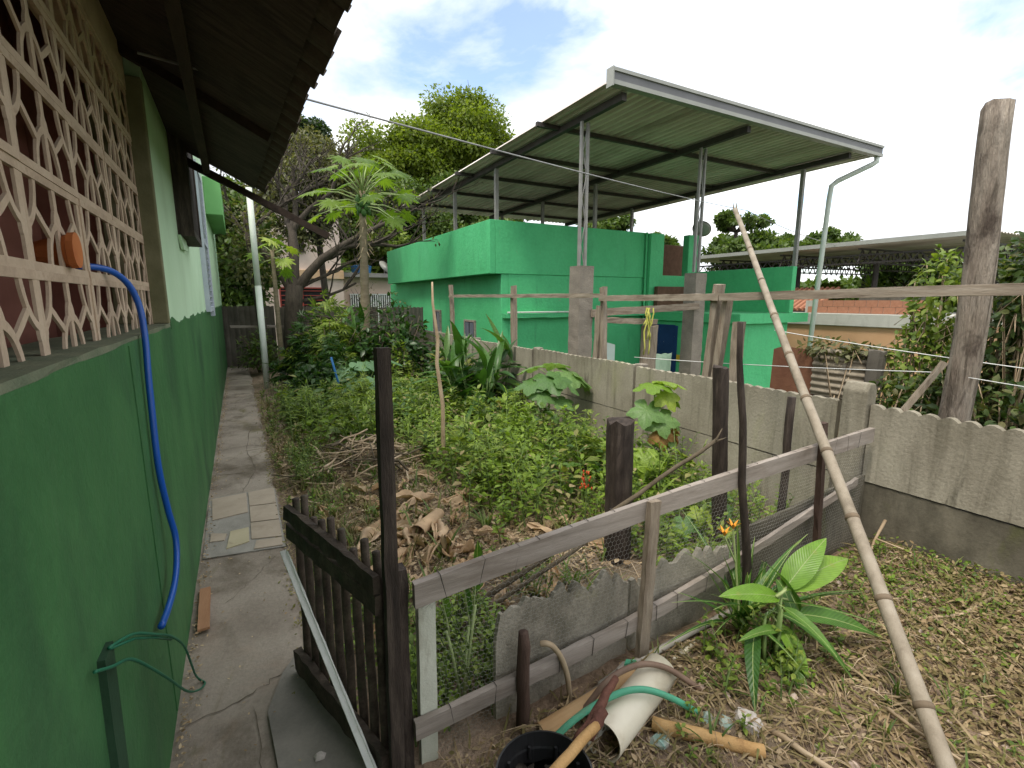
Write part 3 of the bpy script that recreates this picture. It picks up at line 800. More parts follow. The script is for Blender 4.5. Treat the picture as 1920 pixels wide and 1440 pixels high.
# ================================================================== the emerald house
G = thing('emerald_house', 'emerald green house with projecting upper parapet beyond the garden wall', 'house', (5.3, 10.05, -1.1))
PT = M['gh_paint']
def wall(name, b6, m=None, parent=None, bev=.012):
    mb = MB(); mb.box(*b6)
    return mb.build(name, m or PT, parent or G, bevel=bev)
wl_l = wall('side_wall', (5.30, 5.48, 10.06, 19.4, -1.3, 2.228))
wall('front_wall', (5.482, 9.655, 10.06, 10.24, -1.3, 2.228))
wall('floor_slab', (5.142, 9.66, 10.172, 18.6, 2.252, 2.345), M['column'], bev=0)
wall('soffit', (5.142, 5.60, 10.172, 18.6, 2.229, 2.25), bev=0)
wall('side_parapet', (5.0, 5.14, 10.035, 18.6, 2.23, 3.40))
wall('front_parapet', (5.142, 9.66, 10.035, 10.17, 2.23, 3.40))
wall('back_wall', (5.4, 11.5, 19.2, 19.38, -1.3, 3.2))
wall('stair_wall', (9.662, 10.14, 9.86, 10.08, -1.3, 3.38))
wall('stair_wall', (10.142, 11.09, 9.88, 10.07, -1.3, 2.30))
wall('stair_wall', (11.092, 11.52, 9.87, 10.08, -1.3, 3.42))
wall('stair_back', (10.5, 12.2, 10.9, 11.05, -1.3, 3.26), M['brick_in'])
wall('room_wall', (9.65, 9.80, 7.10, 9.855, -1.3, 1.12))
wall('room_front', (9.802, 11.42, 7.10, 7.25, -1.3, 1.12))
wall('room_side', (11.422, 11.5, 7.10, 9.855, -1.3, 1.12))
b = MB(); b.beam((9.58, 8.42, 1.23), (12.12, 8.42, 1.23), 2.86, .22, n=10, j=.006); b.build('terrace_slab', PT, G)
wall('terrace_parapet', (11.38, 11.54, 7.02, 9.84, 1.345, 2.42))
wall('terrace_parapet', (9.82, 11.3, 9.70, 9.83, 1.345, 2.0), M['brick_in'])
b = MB(); b.beam((5.31, 9.96, 1.28), (9.6, 9.96, 1.28), .18, .10, n=24, j=.008); b.build('ledge', PT, G)
b = MB(); b.tube([(5.35, 9.86, 1.36), (7.1, 9.86, 1.36)], .02, 8); b.build('ledge_pipe', M['pole_white'], G)
b = MB(); b.tube([(9.62, 9.98, -1.1), (9.62, 9.98, 2.6), (9.62, 9.98, 3.4)], .03, 8); b.build('wall_pipe', PT, G)
def small_window(y0, y1, z0, z1):
    mb = MB(); mb.box(5.27, 5.299, y0, y1, z0, z1)
    w = mb.build('window', M['dark_in'], G)
    f = MB()
    for b6 in ((5.255, 5.30, y0 - .05, y0, z0 - .05, z1 + .05), (5.255, 5.30, y1, y1 + .05, z0 - .05, z1 + .05), (5.255, 5.30, y0, y1, z1, z1 + .05), (5.255, 5.30, y0, y1, z0 - .05, z0)):
        f.box(*b6)
    f.build('frame', M['wood_grey'], w)
    for k in range(2):
        p = MB(); p.box(5.258, 5.268, y0 + k * (y1 - y0) / 2 + .03, y0 + (k + 1) * (y1 - y0) / 2 - .03, z0 + .02, z1 - .02); p.build('pane', M['glass_grey'], w)
small_window(11.5, 12.1, 0.48, 1.08)
small_window(13.95, 14.5, 0.60, 1.30)
small_window(16.9, 17.4, 0.75, 1.3)
# blue door of the ground floor room
d = MB(); d.box(9.628, 9.648, 8.86, 9.60, -1.1, 0.95); door = d.build('door', M['blue_door'], G, bevel=.004)
d = MB()
for b6 in ((9.612, 9.649, 8.78, 8.86, -1.1, 1.0), (9.612, 9.649, 9.60, 9.68, -1.1, 1.0), (9.612, 9.649, 8.86, 9.60, .95, 1.02)):
    d.box(*b6)
d.build('door_frame', M['blue_door'], door)
d = MB(); d.tube([(9.60, 9.53, -.1), (9.60, 9.53, .02)], .015, 6); d.build('handle', M['steel'], door)

# ------------------------------------------------------------------ steel canopy over the house
K = thing('metal_canopy', 'corrugated metal canopy on steel columns above the emerald house', 'canopy', (5.3, 7.05, -1.1))
RX0, RX1, RY0, RY1, RZ = 4.9, 12.35, 6.06, 16.6, 4.74
ns = 8; sw = (RX1 - RX0) / ns
for i in range(ns):
    mb = MB(); x0 = RX0 + i * sw; m = 72; vs = []
    for k in range(m + 1):
        x = x0 + (sw + .05) * k / m
        ph = (x / .17) % 1.0
        z = RZ + .028 * math.tanh(2.2 * math.sin(6.2832 * ph)) + (.004 if i % 2 else 0)
        vs += [(x, RY0, z), (x, RY1, z - .10), (x, RY1, z - .095), (x, RY0, z + .005)]
    fs = []
    for k in range(m):
        for q in range(4):
            a = k * 4 + q; c = k * 4 + (q + 1) % 4
            fs.append((a, c, c + 4, a + 4))
    mb.add(vs, fs)
    mb.build('roof_sheet', M['sheet'], K, smooth=False)
gt = MB(); gt.box(RX0 + .04, RX1 + .1, 5.93, 6.05, 4.69, 4.75); gut = gt.build('gutter', M['gutter'], K)
g2 = MB(); g2.box(RX0 + .045, RX1 + .095, 5.945, 6.055, 4.752, 4.86); g2.build('gutter_face', M['gutter_side'], gut)
g2 = MB(); g2.box(RX0 + .04, RX1 + .1, 5.92, 6.06, 4.862, 4.91); g2.build('gutter_lip', M['gutter'], gut)
g2 = MB(); g2.box(RX0 + .02, RX0 + .042, 5.915, 6.065, 4.66, 4.915); g2.build('gutter_end', M['gutter'], gut)
for xx in (5.3, 8.2, 11.5):
    b = MB(); b.beam((xx, 6.1, 4.635), (xx, 16.4, 4.545), .09, .11); b.build('beam', M['steel_dark'], K)
for i, yy in enumerate((7.78, 9.55, 11.45, 13.4, 15.4)):
    b = MB(); zz = RZ - .035 - .1 * (yy - RY0) / 10.5 - .03
    b.beam((RX0 - .1, yy, zz), (RX1 - .5, yy, zz), .07, .075); b.build('purlin', M['steel_dark'], K)
def lattice_column(x, y, z0, z1):
    c = MB()
    for s in (-1, 1):
        c.box(x + s * .065 - .02, x + s * .065 + .02, y - .025, y + .025, z0, z1)
    col = c.build('column', M['steel'], K)
    z = z0; s = 1; n = 0
    zz = MB(); pts = []
    while z < z1 - .05:
        pts.append((x + s * .045, y - .015, z)); z += .38; s = -s
    zz.tube(pts, .009, 5); zz.build('lacing', M['steel'], col)
lattice_column(5.3, 7.05, 2.2, 4.56)
lattice_column(8.2, 7.08, 2.2, 4.56)
for (x, y, z0) in ((11.5, 7.07, 2.42), (5.32, 9.97 + .35, 2.34), (5.32, 12.75, 2.34), (5.32, 15.3, 2.34), (8.2, 10.4, 2.34), (8.2, 12.9, 2.34), (8.2, 15.5, 2.34), (11.45, 10.0, 3.40), (11.45, 12.6, 0.0), (11.45, 15.2, 0)):
    b = MB(); b.box(x - .04, x + .04, y - .04, y + .04, z0, 4.57); b.build('column', M['steel'], K)
for (x, y) in ((5.3, 7.05), (8.2, 7.08)):
    b = MB(); b.beam((x, y, -1.2), (x, y, 2.22 if x < 6 else 2.18), .30, .30, n=26, j=.006); b.build('pillar', M['column'], K)
b = MB(); b.tube([(12.36, 6.0, 4.70), (12.36, 6.0, 4.60), (12.30, 6.06, 4.54), (11.97, 6.55, 4.27), (11.9, 6.64, 4.17), (11.9, 6.66, 3.9), (11.9, 6.8, -1.1)], .055, 10)
b.build('downpipe', M['pole_white'], K, smooth=True)

# ================================================================== fence between the yard and the garden
def wobble(p, q, n, a):
    p = Vector(p); q = Vector(q)
    pts = []
    for i in range(n + 1):
        t = i / n
        pts.append(p.lerp(q, t) + Vector((RNG.uniform(-a, a), RNG.uniform(-a, a), 0 if 0 < i < n else 0)))
    return pts

F = thing('garden_fence', 'low fence of grey boards and chicken wire across the garden front', 'fence', (1.9, 1.48, 0.0))
def rail(name, pts, w, h, m, parent):
    mb = MB()
    rings = []
    P_ = [Vector(p) for p in pts]
    # resample
    N = 18
    for i in range(N + 1):
        t = i / N * (len(P_) - 1); k = min(int(t), len(P_) - 2); c = P_[k].lerp(P_[k + 1], t - k)
        r = []
        for a, b in ((-1, -1), (1, -1), (1, 1), (-1, 1)):
            r.append(c + Vector((0, a * w / 2 + RNG.uniform(-.0015, .0015), b * h / 2 + RNG.uniform(-.0025, .0025))))
        rings.append(r)
    mb.loft(rings)
    return mb.build(name, m, parent)
top_rail = rail('top_rail', [(.432, 1.455, .682), (1.44, 1.462, .752), (2.3, 1.475, .79), (3.42, 1.50, .815)], .028, .088, M['wood_grey'], F)
low_rail = rail('bottom_rail', [(.418, 1.452, .168), (1.0, 1.455, .195), (1.4, 1.458, .222), (2.02, 1.462, .302)], .026, .068, M['wood_grey'], F)
low2 = rail('bottom_rail', [(2.03, 1.47, .312), (2.4, 1.475, .372), (3.12, 1.49, .50), (3.3, 1.5, .53)], .022, .045, M['wood_grey'], F)
for x in np.arange(.52, 3.3, .135):
    x = float(x) + RNG.uniform(-.03, .03)
    zc = float(np.interp(x, [.432, 1.44, 2.3, 3.42], [.682, .752, .79, .815])); yc = float(np.interp(x, [.432, 3.42], [1.455, 1.50]))
    t = MB(); h = .047; w = .0155; s = RNG.uniform(-.03, .03)
    t.tube([(x, yc - w, zc - h), (x + s, yc - w, zc + h), (x + s, yc + w, zc + h), (x, yc + w, zc - h), (x, yc - w, zc - h)], .0016, 4)
    t.build('tie_wire', M['wire_dark'], top_rail)
for x in np.arange(.55, 2.0, .165):
    x = float(x) + RNG.uniform(-.03, .03)
    zc = float(np.interp(x, [.418, 1.0, 1.4, 2.02], [.168, .195, .222, .302])); yc = 1.456
    t = MB(); h = .037; w = .0145; s = RNG.uniform(-.012, .012)
    t.tube([(x, yc - w, zc - h), (x + s, yc - w, zc + h), (x + s, yc + w, zc + h), (x, yc + w, zc - h), (x, yc - w, zc - h)], .0016, 4)
    t.build('tie_wire', M['wire_dark'], low_rail)
# chicken wire
def chicken_wire(x0, x1, z0f, z1f, s=.0125, r=.00045):
    V = []; Fc = []
    hx = s * math.sqrt(3)
    def seg(a, b):
        d = (b - a); d.normalize(); u = Vector((0, 1, 0)); sd = d.cross(u).normalized()
        o = len(V)
        for c in (a, b):
            for an in (0, 2.094, 4.189):
                V.append(tuple(c + (sd * math.cos(an) + u * math.sin(an)) * r))
        for k in range(3):
            Fc.append((o + k, o + (k + 1) % 3, o + 3 + (k + 1) % 3, o + 3 + k))
    def warp(x, z):
        return Vector((x + .004 * math.sin(z * 17 + x * 3), 1.477 + .012 * math.sin(x * 4.1 + z * 3) + .006 * math.sin(x * 11 - z * 9), z + .004 * math.sin(x * 13)))
    row = 0; z = -0.02
    while z < .82:
        off = hx / 2 if row % 2 else 0
        x = x0 + off
        while x < x1:
            if z0f(x) < z < z1f(x):
                c = warp(x, z)
                seg(c, warp(x, z + s))
                seg(c, warp(x - hx / 2, z - s * .5)); seg(c, warp(x + hx / 2, z - s * .5))
            x += hx
        z += s * 1.5; row += 1
    me = bpy.data.meshes.new('chicken_wire'); me.from_pydata([(a - 1.9, b - 1.48, c) for a, b, c in V], [], Fc); me.materials.append(M['wire'])
    o = bpy.data.objects.new('chicken_wire', me); COL.objects.link(o); o.parent = F; stuff(o)
chicken_wire(.47, 3.35, lambda x: -.02 if x < .82 else .12, lambda x: float(np.interp(x, [.432, 1.44, 2.3, 3.42], [.66, .73, .77, .80])))
# posts and stakes of the fence
def stake(name, p, q, w, d, m, parent, n=10, j=.003, top_cut=0):
    mb = MB(); mb.beam(p, q, w, d, up=(0, 1, 0), n=n, j=j); return mb.build(name, m, parent)
stake('white_post', (.475, 1.487, -.05), (.482, 1.487, .632), .062, .034, M['post_paint'], F, 8, .001)
stake('dark_post', (.405, 1.50, -.05), (.402, 1.505, .765), .036, .05, M['wood_dark'], F, 12, .005)
b = MB(); b.tube(wobble((.838, 1.425, -.06), (.842, 1.425, .415), 8, .003), [.026, .026, .027, .026, .026, .027, .026, .025, .019], 9, j=.06); b.build('round_stake', M['wood_brown'], F, smooth=True)
stake('board_stake', (1.455, 1.43, -.05), (1.488, 1.43, .80), .055, .03, M['wood_stake'], F, 12, .003)
b = MB(); b.tube(wobble((2.22, 1.44, -.02), (1.975, 1.44, 1.55), 10, .008), np.linspace(.024, .013, 11), 8, j=.1); b.build('thin_dark_stake', M['wood_dark'], F, smooth=True)
stake('thin_stake', (2.86, 1.455, 0.0), (2.78, 1.46, .98), .035, .03, M['wood_brown'], F, 10, .003)
b = MB(); b.tube(wobble((2.74, 1.62, 0.0), (2.73, 1.62, 1.10), 8, .005), .022, 8, j=.08); b.build('thin_stake', M['wood_dark'], F, smooth=True)

# cement sheets standing behind the lower rail
def cement_sheet(label, x0, x1, y, z0f, ztop, rough, m):
    mb = MB(); n = 60; vs = []
    for i in range(n + 1):
        x = x0 + (x1 - x0) * i / n
        zt = ztop(x) + rough * (abs(math.sin(x * 31 + .8 * math.sin(x * 13))) ** .7 - .5) * .045 + rough * RNG.uniform(-.010, .010) + rough * .018 * math.sin(x * 61 + 2 * math.sin(x * 23))
        for (dy, z) in ((-.012, z0f(x)), (-.012, zt), (.012, zt - .004), (.012, z0f(x))):
            vs.append((x, y + dy + .004 * math.sin(x * 9), z))
    fs = []
    for i in range(n):
        for k in range(4):
            a = i * 4 + k; c = i * 4 + (k + 1) % 4
            fs.append((a, c, c + 4, a + 4))
    fs.append((3, 2, 1, 0)); fs.append(tuple(n * 4 + k for k in range(4)))
    mb.add(vs, fs)
    return tag(mb.build('cement_sheet', m), label, 'cement sheet', 'cement sheets along the fence')
M['cement_sheet'] = mat('grey_fibre_cement', [L3(.27, .245, .19), L3(.37, .335, .27), L3(.44, .40, .325)], 3.5, .95, .8, 60, fine=.25, bdist=.008,
                        stains=((L3(.08, .072, .05), 3, (1, 1, .5), .5, .68, .7), (L3(.20, .19, .07), 4, (1, 1, 1), .6, .7, .4)))
def t1(x):
    return float(np.interp(x, [.74, .79, .9, .98, 1.05, 1.2, 1.3, 1.42], [.22, .45, .475, .43, .48, .45, .46, .40]))
cement_sheet('broken edged cement sheet behind the fence rail beside the white post', .76, 1.43, 1.51, lambda x: -.1, t1, 1.0, M['cement_sheet'])
cement_sheet('ragged cement sheet in the middle of the fence behind the lily', 1.45, 2.12, 1.515, lambda x: -.1, lambda x: .39 + .03 * (x - 1.45) + .02 * math.sin(x * 8), .9, M['cement_sheet'])
cement_sheet('straight topped mossy cement sheet at the far end of the fence', 2.14, 3.44, 1.53, lambda x: -.1, lambda x: float(np.interp(x, [2.14, 2.22, 2.3, 3.4], [.22, .43, .452, .535])), .12, M['concrete_dark'])

# ------------------------------------------------------------------ gate
hx_, hy_ = .335, 1.475; fx_, fy_ = .125, 2.15
gd = Vector((fx_ - hx_, fy_ - hy_, 0)); GL = gd.length; gd.normalize(); gn = Vector((-gd.y, gd.x, 0))   # gn points to the path
GT = thing('picket_gate', 'dark wooden picket gate standing open beside the path', 'gate', (hx_, hy_, 0.0))
def gp(s, o, z):
    p = Vector((hx_, hy_, 0)) + gd * s + gn * o
    return (p.x, p.y, z)
def gbeam(name, a, b, w, h, m, n=10, j=.003):
    mb = MB(); mb.beam(gp(*a), gp(*b), w, h, n=n, j=j); return mb.build(name, m, GT)
gbeam('upper_rail', (0.0, .018, .745), (GL, .018, .775), .026, .06, M['wood_gate'], 16, .005)
gbeam('upper_rail', (0.0, .016, .67), (GL, .016, .69), .022, .065, M['wood_gate'], 16, .003)
gbeam('lower_rail', (0.0, .018, .055), (GL + .01, .018, .075), .03, .10, M['wood_gate'], 16, .004)
for i in range(9):
    s = .045 + i * (GL - .075) / 8
    hgt = .83 + .02 * math.sin(i * 2.1) - (.03 if i in (2, 6) else 0) + (.02 if i > 6 else 0)
    mb = MB(); mb.tube(wobble(gp(s, -.012, .015), gp(s + RNG.uniform(-.006, .006), -.012, hgt), 6, .0025), [.0155, .0165, .016, .0155, .016, .015, .014], 8, j=.05)
    mb.build('picket', M['wood_gate'], GT, smooth=True)
mb = MB(); a = Vector(gp(GL - .02, .042, .60)); c = Vector(gp(.03, .042, .02))
mb.beam(a, c, .006, .046, n=24, j=.0016); mb.beam(a + gn * .012 + Vector((0, 0, .018)), c + gn * .012 + Vector((0, 0, .018)), .024, .005, n=1)
mb.build('white_brace', M['white_paint'], GT)
mb = MB()
for s, z in ((.06, .05), (.16, .145), (.30, .265), (.45, .40), (.62, .55)):
    mb.tube([gp(s, .046, z), gp(s, .050, z)], .004, 6)
mb.build('brace_nail', M['steel_dark'], GT)
GP = MB(); GP.beam((.345, 1.435, -.05), (.362, 1.445, 1.51), .042, .042, up=(0, 1, 0), n=14, j=.002)
tag(GP.build('gate_post', M['wood_dark']), 'tall thin dark square post at the hinge side of the gate', 'post')
GP = MB(); GP.beam((.378, 1.49, -.05), (.374, 1.49, .80), .022, .03, up=(0, 1, 0), n=12, j=.003)
tag(GP.build('gate_stop', M['wood_dark']), 'short dark slat squeezed between the tall gate post and the white post', 'slat')

# ------------------------------------------------------------------ posts, sticks and poles in the garden
def post_rough(label, p, q, w, m, name='post', n=14, j=.006, cat='post'):
    mb = MB(); p = Vector(p); q = Vector(q); rings = []
    K_ = 10
    for i in range(n + 1):
        c = p.lerp(q, i / n)
        r = []
        for k in range(K_):
            a = 6.2832 * k / K_
            rr = w / 2 * (1.0 + .16 * (abs(math.cos(2 * a)) < .5)) + .35 * j * math.sin(k * 2.7)
            r.append(c + Vector((rr * math.cos(a) + RNG.uniform(-j, j) * .4, rr * math.sin(a) + RNG.uniform(-j, j) * .4, (RNG.uniform(-2, 2) * j if i == n else 0))))
        rings.append(r)
    mb.loft(rings)
    return tag(mb.build(name, m), label, cat)
post_rough('thick charred black post stump behind the middle of the fence', (1.95, 2.15, -.05), (1.925, 2.15, .945), .145, M['wood_dark'], j=.009)
post_rough('dark grey post with pointed top behind the fence near the corner', (2.71, 2.0, -.05), (2.595, 2.0, 1.24), .088, M['wood_dark'], j=.006)
mb = MB(); mb.tube(wobble((.79, 2.12, .02), (2.52, 1.93, .80), 12, .008), np.linspace(.017, .012, 13), 7, j=.1)
for e in ((2.60, 1.93, .80), (2.57, 1.94, .86)):
    mb.tube([(2.5, 1.93, .79), e], [.008, .003], 5)
tag(mb.build('leaning_branch', M['twig_dark'], smooth=True), 'long bare branch leaning across the black stump to the dark post', 'branch')
mb = MB(); mb.tube(wobble((.74, 2.02, .03), (1.78, 1.93, .46), 10, .006), np.linspace(.013, .010, 11), 7, j=.1)
tag(mb.build('leaning_branch', M['twig_dark'], smooth=True), 'shorter branch lying just under the long leaning branch', 'branch')
mb = MB(); mb.tube([(1.545, 4.05, 0), (1.53, 4.05, .35), (1.535, 4.05, .72), (1.49, 4.05, 1.1), (1.505, 4.05, 1.3), (1.47, 4.06, 1.62), (1.47, 4.06, 1.80)], [.021, .02, .018, .017, .015, .012, .008], 8, j=.08)
tag(mb.build('garden_stick', M['twig'], smooth=True), 'tall thin crooked pale stick standing in the middle of the garden', 'stick')
# white pole by the path
mb = MB(); mb.tube([(.36, 10.18, -.1), (.352, 10.19, 1.9)], .056, 14); mb.tube([(.352, 10.19, 1.902), (.338, 10.2, 3.6)], .052, 14)
tag(mb.build('white_pole', M['pole_white'], smooth=True), 'leaning pale round pole between path and garden plants', 'pole')
# blue tool handle
bt = thing('garden_tool', 'blue garden tool handle stuck in the weeds', 'tool', (1.3, 7.5, 0.0))
mb = MB(); mb.tube([(1.27, 7.5, .14), (1.13, 7.5, .82)], .016, 8); mb.build('handle', mat('blue_handle', [L3(.015, .10, .28), L3(.02, .13, .34)], 5, .5, .05), bt, smooth=True)
mb = MB(); mb.tube([(1.262, 7.5, .18), (1.29, 7.49, .09), (1.37, 7.48, -.02)], [.02, .022, .012], 8); mb.tube([(1.262, 7.5, .18), (1.25, 7.49, .08), (1.27, 7.48, -.02)], [.016, .02, .012], 8)
mb.build('tool_head', M['plastic_black'], bt, smooth=True)

# bamboo pole leaning on the wall-top rail
BB = thing('bamboo_pole', 'long dry bamboo pole leaning across the corner of the yard', 'pole', (2.1, .56, .08))
b0 = Vector((1.815, .369, -.006)); b1 = Vector((3.45, 2.314, 1.697)); dr = (b1 - b0)
def bp(t):
    p = b0 + dr * t
    return p + Vector((0.005 * math.sin(t * 6.0), 0, .004 * math.sin(t * 5)))
nodes = [0.0, .13, .255, .38, .51, .64, .77, .91, 1.06, 1.22, 1.47]
mb = MB(); pts = []; rr = []
for i in range(len(nodes) - 1):
    a, c = nodes[i], nodes[i + 1]; r = .0295 - .006 * a
    for t, k in ((a + .001, 1.05), (a + .008, .98), ((a + c) / 2, .97), (c - .012, .98), (c - .004, 1.03)):
        pts.append(bp(t)); rr.append(r * k)
mb.tube(pts, rr, 12); mb.build('culm', M['bamboo'], BB, smooth=True)
for t in nodes[1:-1]:
    mb = MB(); r = .0295 - .006 * t; mb.tube([bp(t - .0055), bp(t - .002), bp(t + .002)], [r * 1.07, r * 1.16, r * 1.09], 12); mb.build('node_ring', M['bamboo_node'], BB, smooth=True)
mb = MB()
for k in range(6):
    a = k * 1.05; e = bp(1.47); mb.tube([e + Vector((.016 * math.cos(a), .016 * math.sin(a), -.01)), e + Vector((.018 * math.cos(a), .018 * math.sin(a), RNG.uniform(.01, .07)))], [.007, .002], 4)
mb.build('splintered_tip', M['bamboo'], BB)

# thick weathered pole behind the wall
mb = MB(); rings = []
for i in range(27):
    t = i / 26; z = -1.1 + t * 3.88; c = Vector((4.02 + .02 * math.sin(z * 1.9), 1.315 + .018 * math.sin(z * 2.3 + 1), z)); w = .094 - .018 * t
    rings.append([c + Vector((w * math.cos(6.2832 * k / 14) * (1 + .06 * math.sin(3 * k + z * 1.3) + RNG.uniform(-.025, .025)), w * math.sin(6.2832 * k / 14) * (1 + .05 * math.cos(2 * k) + RNG.uniform(-.025, .025)), RNG.uniform(-.02, .02) * (i == 26))) for k in range(14)])
mb.loft(rings)
tag(mb.build('wooden_pole', M['pole_wood'], smooth=True), 'thick weathered wooden pole rising behind the wall at the right', 'pole')
mb = MB(); mb.beam((3.72, 1.52, .85), (3.9, 1.36, 1.26), .03, .03, n=6, j=.003)
tag(mb.build('prop_stick', M['wood_stake']), 'short stick leaning against the foot of the thick wooden pole', 'stick')

# rustic fence on top of the boundary wall
RF = thing('rustic_fence', 'rustic fence of grey stakes and thin rails along the top of the garden wall', 'fence', (3.62, 5.0, 0.0))
def rstake(y, y2, z, w, m=None, x=3.66, x2=None):
    mb = MB(); mb.beam((x, y, -.3), (x2 or x, y2, z), w, w * .8, up=(0, 1, 0), n=12, j=.007); mb.build('stake', m or M['wood_stake'], RF)
rstake(8.95, 9.05, 1.93, .075); rstake(6.50, 6.55, 1.86, .075); rstake(4.36, 4.45, 1.79, .065); rstake(4.62, 4.47, 1.58, .10)
rstake(3.05, 2.90, 1.78, .075); rstake(2.98, 2.80, 1.70, .07); rstake(2.66, 2.68, 1.47, .085); rstake(2.60, 2.62, .95, .05)
def rrail(y0, y1, z0, z1, h, x=3.60, w=.03):
    mb = MB(); mb.beam((x, y0, z0), (x, y1, z1), w, h, n=20, j=.003); mb.build('rail', M['wood_stake_y'], RF)
rrail(9.0, 4.40, 1.72, 1.695, .05); rrail(4.44, 2.84, 1.665, 1.672, .06); rrail(2.82, -1.2, 1.672, 1.745, .062, 3.585)
# wooden beams between the canopy pillars and a short post with yellow rope
mb = MB(); mb.beam((5.4, 6.86, 1.42), (8.1, 6.88, 1.52), .06, .13, n=14, j=.008)
tag(mb.build('timber_beam', M['wood_stake_x']), 'weathered timber beam nailed between the two concrete pillars', 'beam')
mb = MB(); mb.beam((5.5, 6.80, 1.30), (6.9, 6.82, 1.24), .08, .10, n=12, j=.008)
tag(mb.build('timber_beam', M['wood_stake_x']), 'shorter timber beam below, ending on the stubby wooden post', 'beam')
post_rough('stubby round wooden post with yellow rope behind the wall', (6.72, 6.85, -1.1), (6.78, 6.85, 1.16), .27, M['wood_stake'], j=.012)
mb = MB()
for k in range(7):
    x = 6.55 + RNG.uniform(-.06, .06); pts = [(x + .05 * math.sin(t * 4 + k), 6.66 + RNG.uniform(-.03, .03), 1.50 - t * (.30 + .55 * (k % 3) / 2)) for t in np.linspace(0, 1, 7)]
    mb.tube(pts, .014, 5)
tag(mb.build('yellow_rope', M['rope_yellow'], smooth=True), 'bundle of yellow rope hanging on the timber beam', 'rope')
mb = MB(); mb.beam((5.82, 7.25, -1.1), (5.85, 7.2, 1.25), .10, .06, up=(0, 1, 0), n=10, j=.006)
tag(mb.build('old_plank', M['wood_stake']), 'old plank standing beside the left concrete pillar', 'plank')
mb = MB(); mb.prism([(6.02, 7.4, -.5), (6.42, 7.4, -.5), (6.42, 7.4, .78), (6.02, 7.4, .88)], (0, .03, 0))
tag(mb.build('white_board', M['board_white']), 'pale board standing behind the wall next to the left pillar', 'board')
# clothes line and cloth
mb = MB(); n = 14; vs = []
for i in range(n + 1):
    for k in range(9):
        vs.append((7.74 + .46 * i / n, 7.6 + .015 * math.sin(i * 1.3 + k * .4), .50 - 1.1 * k / 8 + .01 * math.sin(i)))
mb.add(vs, [(i * 9 + k, i * 9 + k + 1, (i + 1) * 9 + k + 1, (i + 1) * 9 + k) for i in range(n) for k in range(8)])
cl = mb.build('cloth', M['cloth_green'], smooth=True); sm = cl.modifiers.new('s', 'SOLIDIFY'); sm.thickness = .006
tag(cl, 'pale green cloth hanging in front of the blue door', 'cloth')
def crom(pts, k=6):
    P_ = [Vector(p) for p in pts]; out = []
    for i in range(len(P_) - 1):
        a, b, c, d = P_[max(i - 1, 0)], P_[i], P_[i + 1], P_[min(i + 2, len(P_) - 1)]
        for j in range(k):
            t = j / k
            out.append(.5 * (2 * b + (c - a) * t + (2 * a - 5 * b + 4 * c - d) * t * t + (3 * b - a - 3 * c + d) * t ** 3))
    return out + [P_[-1]]
def line(name, label, pts, r, m, cat):
    mb = MB(); mb.tube(crom(pts, 5) if 'hose' in name else pts, r, 9 if 'hose' in name else 5); return tag(mb.build(name, m, smooth=True), label, cat)
def sag(p, q, s, n=14):
    p = Vector(p); q = Vector(q)
    return [p.lerp(q, t) - Vector((0, 0, s * 4 * t * (1 - t))) for t in np.linspace(0, 1, n)]
line('clothes_line', 'white line strung from the stubby post to the thick wooden pole', sag((3.75, 4.0, 1.03), (3.9, 1.38, 1.19), .015), .0035, M['string'], 'line')
line('clothes_line', 'upper white line running behind the thick wooden pole to the right edge', sag((4.5, 2.9, 1.36), (4.5, .4, 1.16), .02), .004, M['string'], 'line')
line('clothes_line', 'lower white line from the thick wooden pole to the right edge', sag((3.92, 1.24, 1.175), (3.9, .3, 1.12), .005), .0032, M['string'], 'line')
line('overhead_cable', 'thin cable crossing from the dark eave to the metal canopy', sag((-.3, 2.92, 2.74), (9.53, 7.0, 3.50), .05, 24), .0065, M['cable'], 'cable')
line('overhead_cable', 'thin cable continuing from the canopy towards the far shed', sag((9.53, 7.0, 3.50), (17.5, 9.0, 3.3), .1, 16), .008, M['cable'], 'cable')
# rusty sheet, corrugated piece and dark post behind the wall
mb = MB(); mb.prism([(4.98, 2.74, -1.1), (4.98, 3.24, -1.1), (4.98, 3.20, 1.13), (4.98, 3.1, 1.17), (4.98, 2.75, 1.15)], (.012, 0, 0))
tag(mb.build('rusty_sheet', M['rust']), 'rusty iron sheet standing behind the wall by the green corner', 'iron sheet')
mb = MB(); vs = []; n = 60
for i in range(n + 1):
    z = .72 + .46 * i / n; x = 4.95 + .012 * math.sin(6.2832 * z / .065)
    vs += [(x, 2.28, z), (x, 2.76, z)]
mb.add(vs, [(2 * i, 2 * i + 1, 2 * i + 3, 2 * i + 2) for i in range(n)])
o = mb.build('corrugated_sheet', M['corr_beige'], smooth=True); s_ = o.modifiers.new('s', 'SOLIDIFY'); s_.thickness = .003
tag(o, 'weathered corrugated iron sheet laid sideways behind the concrete post', 'iron sheet')
mb = MB(); mb.box(4.985, 5.005, 2.28, 2.76, -1.1, .71); tag(mb.build('dark_board', M['concrete_far']), 'dark board below the sideways corrugated sheet', 'board')
post_rough('dark leaning post next to the corrugated sheet', (4.9, 2.23, -1.1), (4.93, 2.20, 1.2), .13, M['concrete_far'], j=.01)
mb = MB(); mb.prism([(8.9, 7.6, .25), (9.12, 7.6, .30), (9.1, 7.6, .55), (8.88, 7.6, .50)], (0, .04, .0)); mb.m = 1
mb.prism([(8.90, 7.595, .37), (9.02, 7.595, .40), (9.02, 7.595, .46), (8.90, 7.595, .43)], (0, .004, 0))
tag(mb.build('black_cloth', [M['black_cloth'], M['string']]), 'small black cloth with a white stripe behind the split stake', 'cloth')
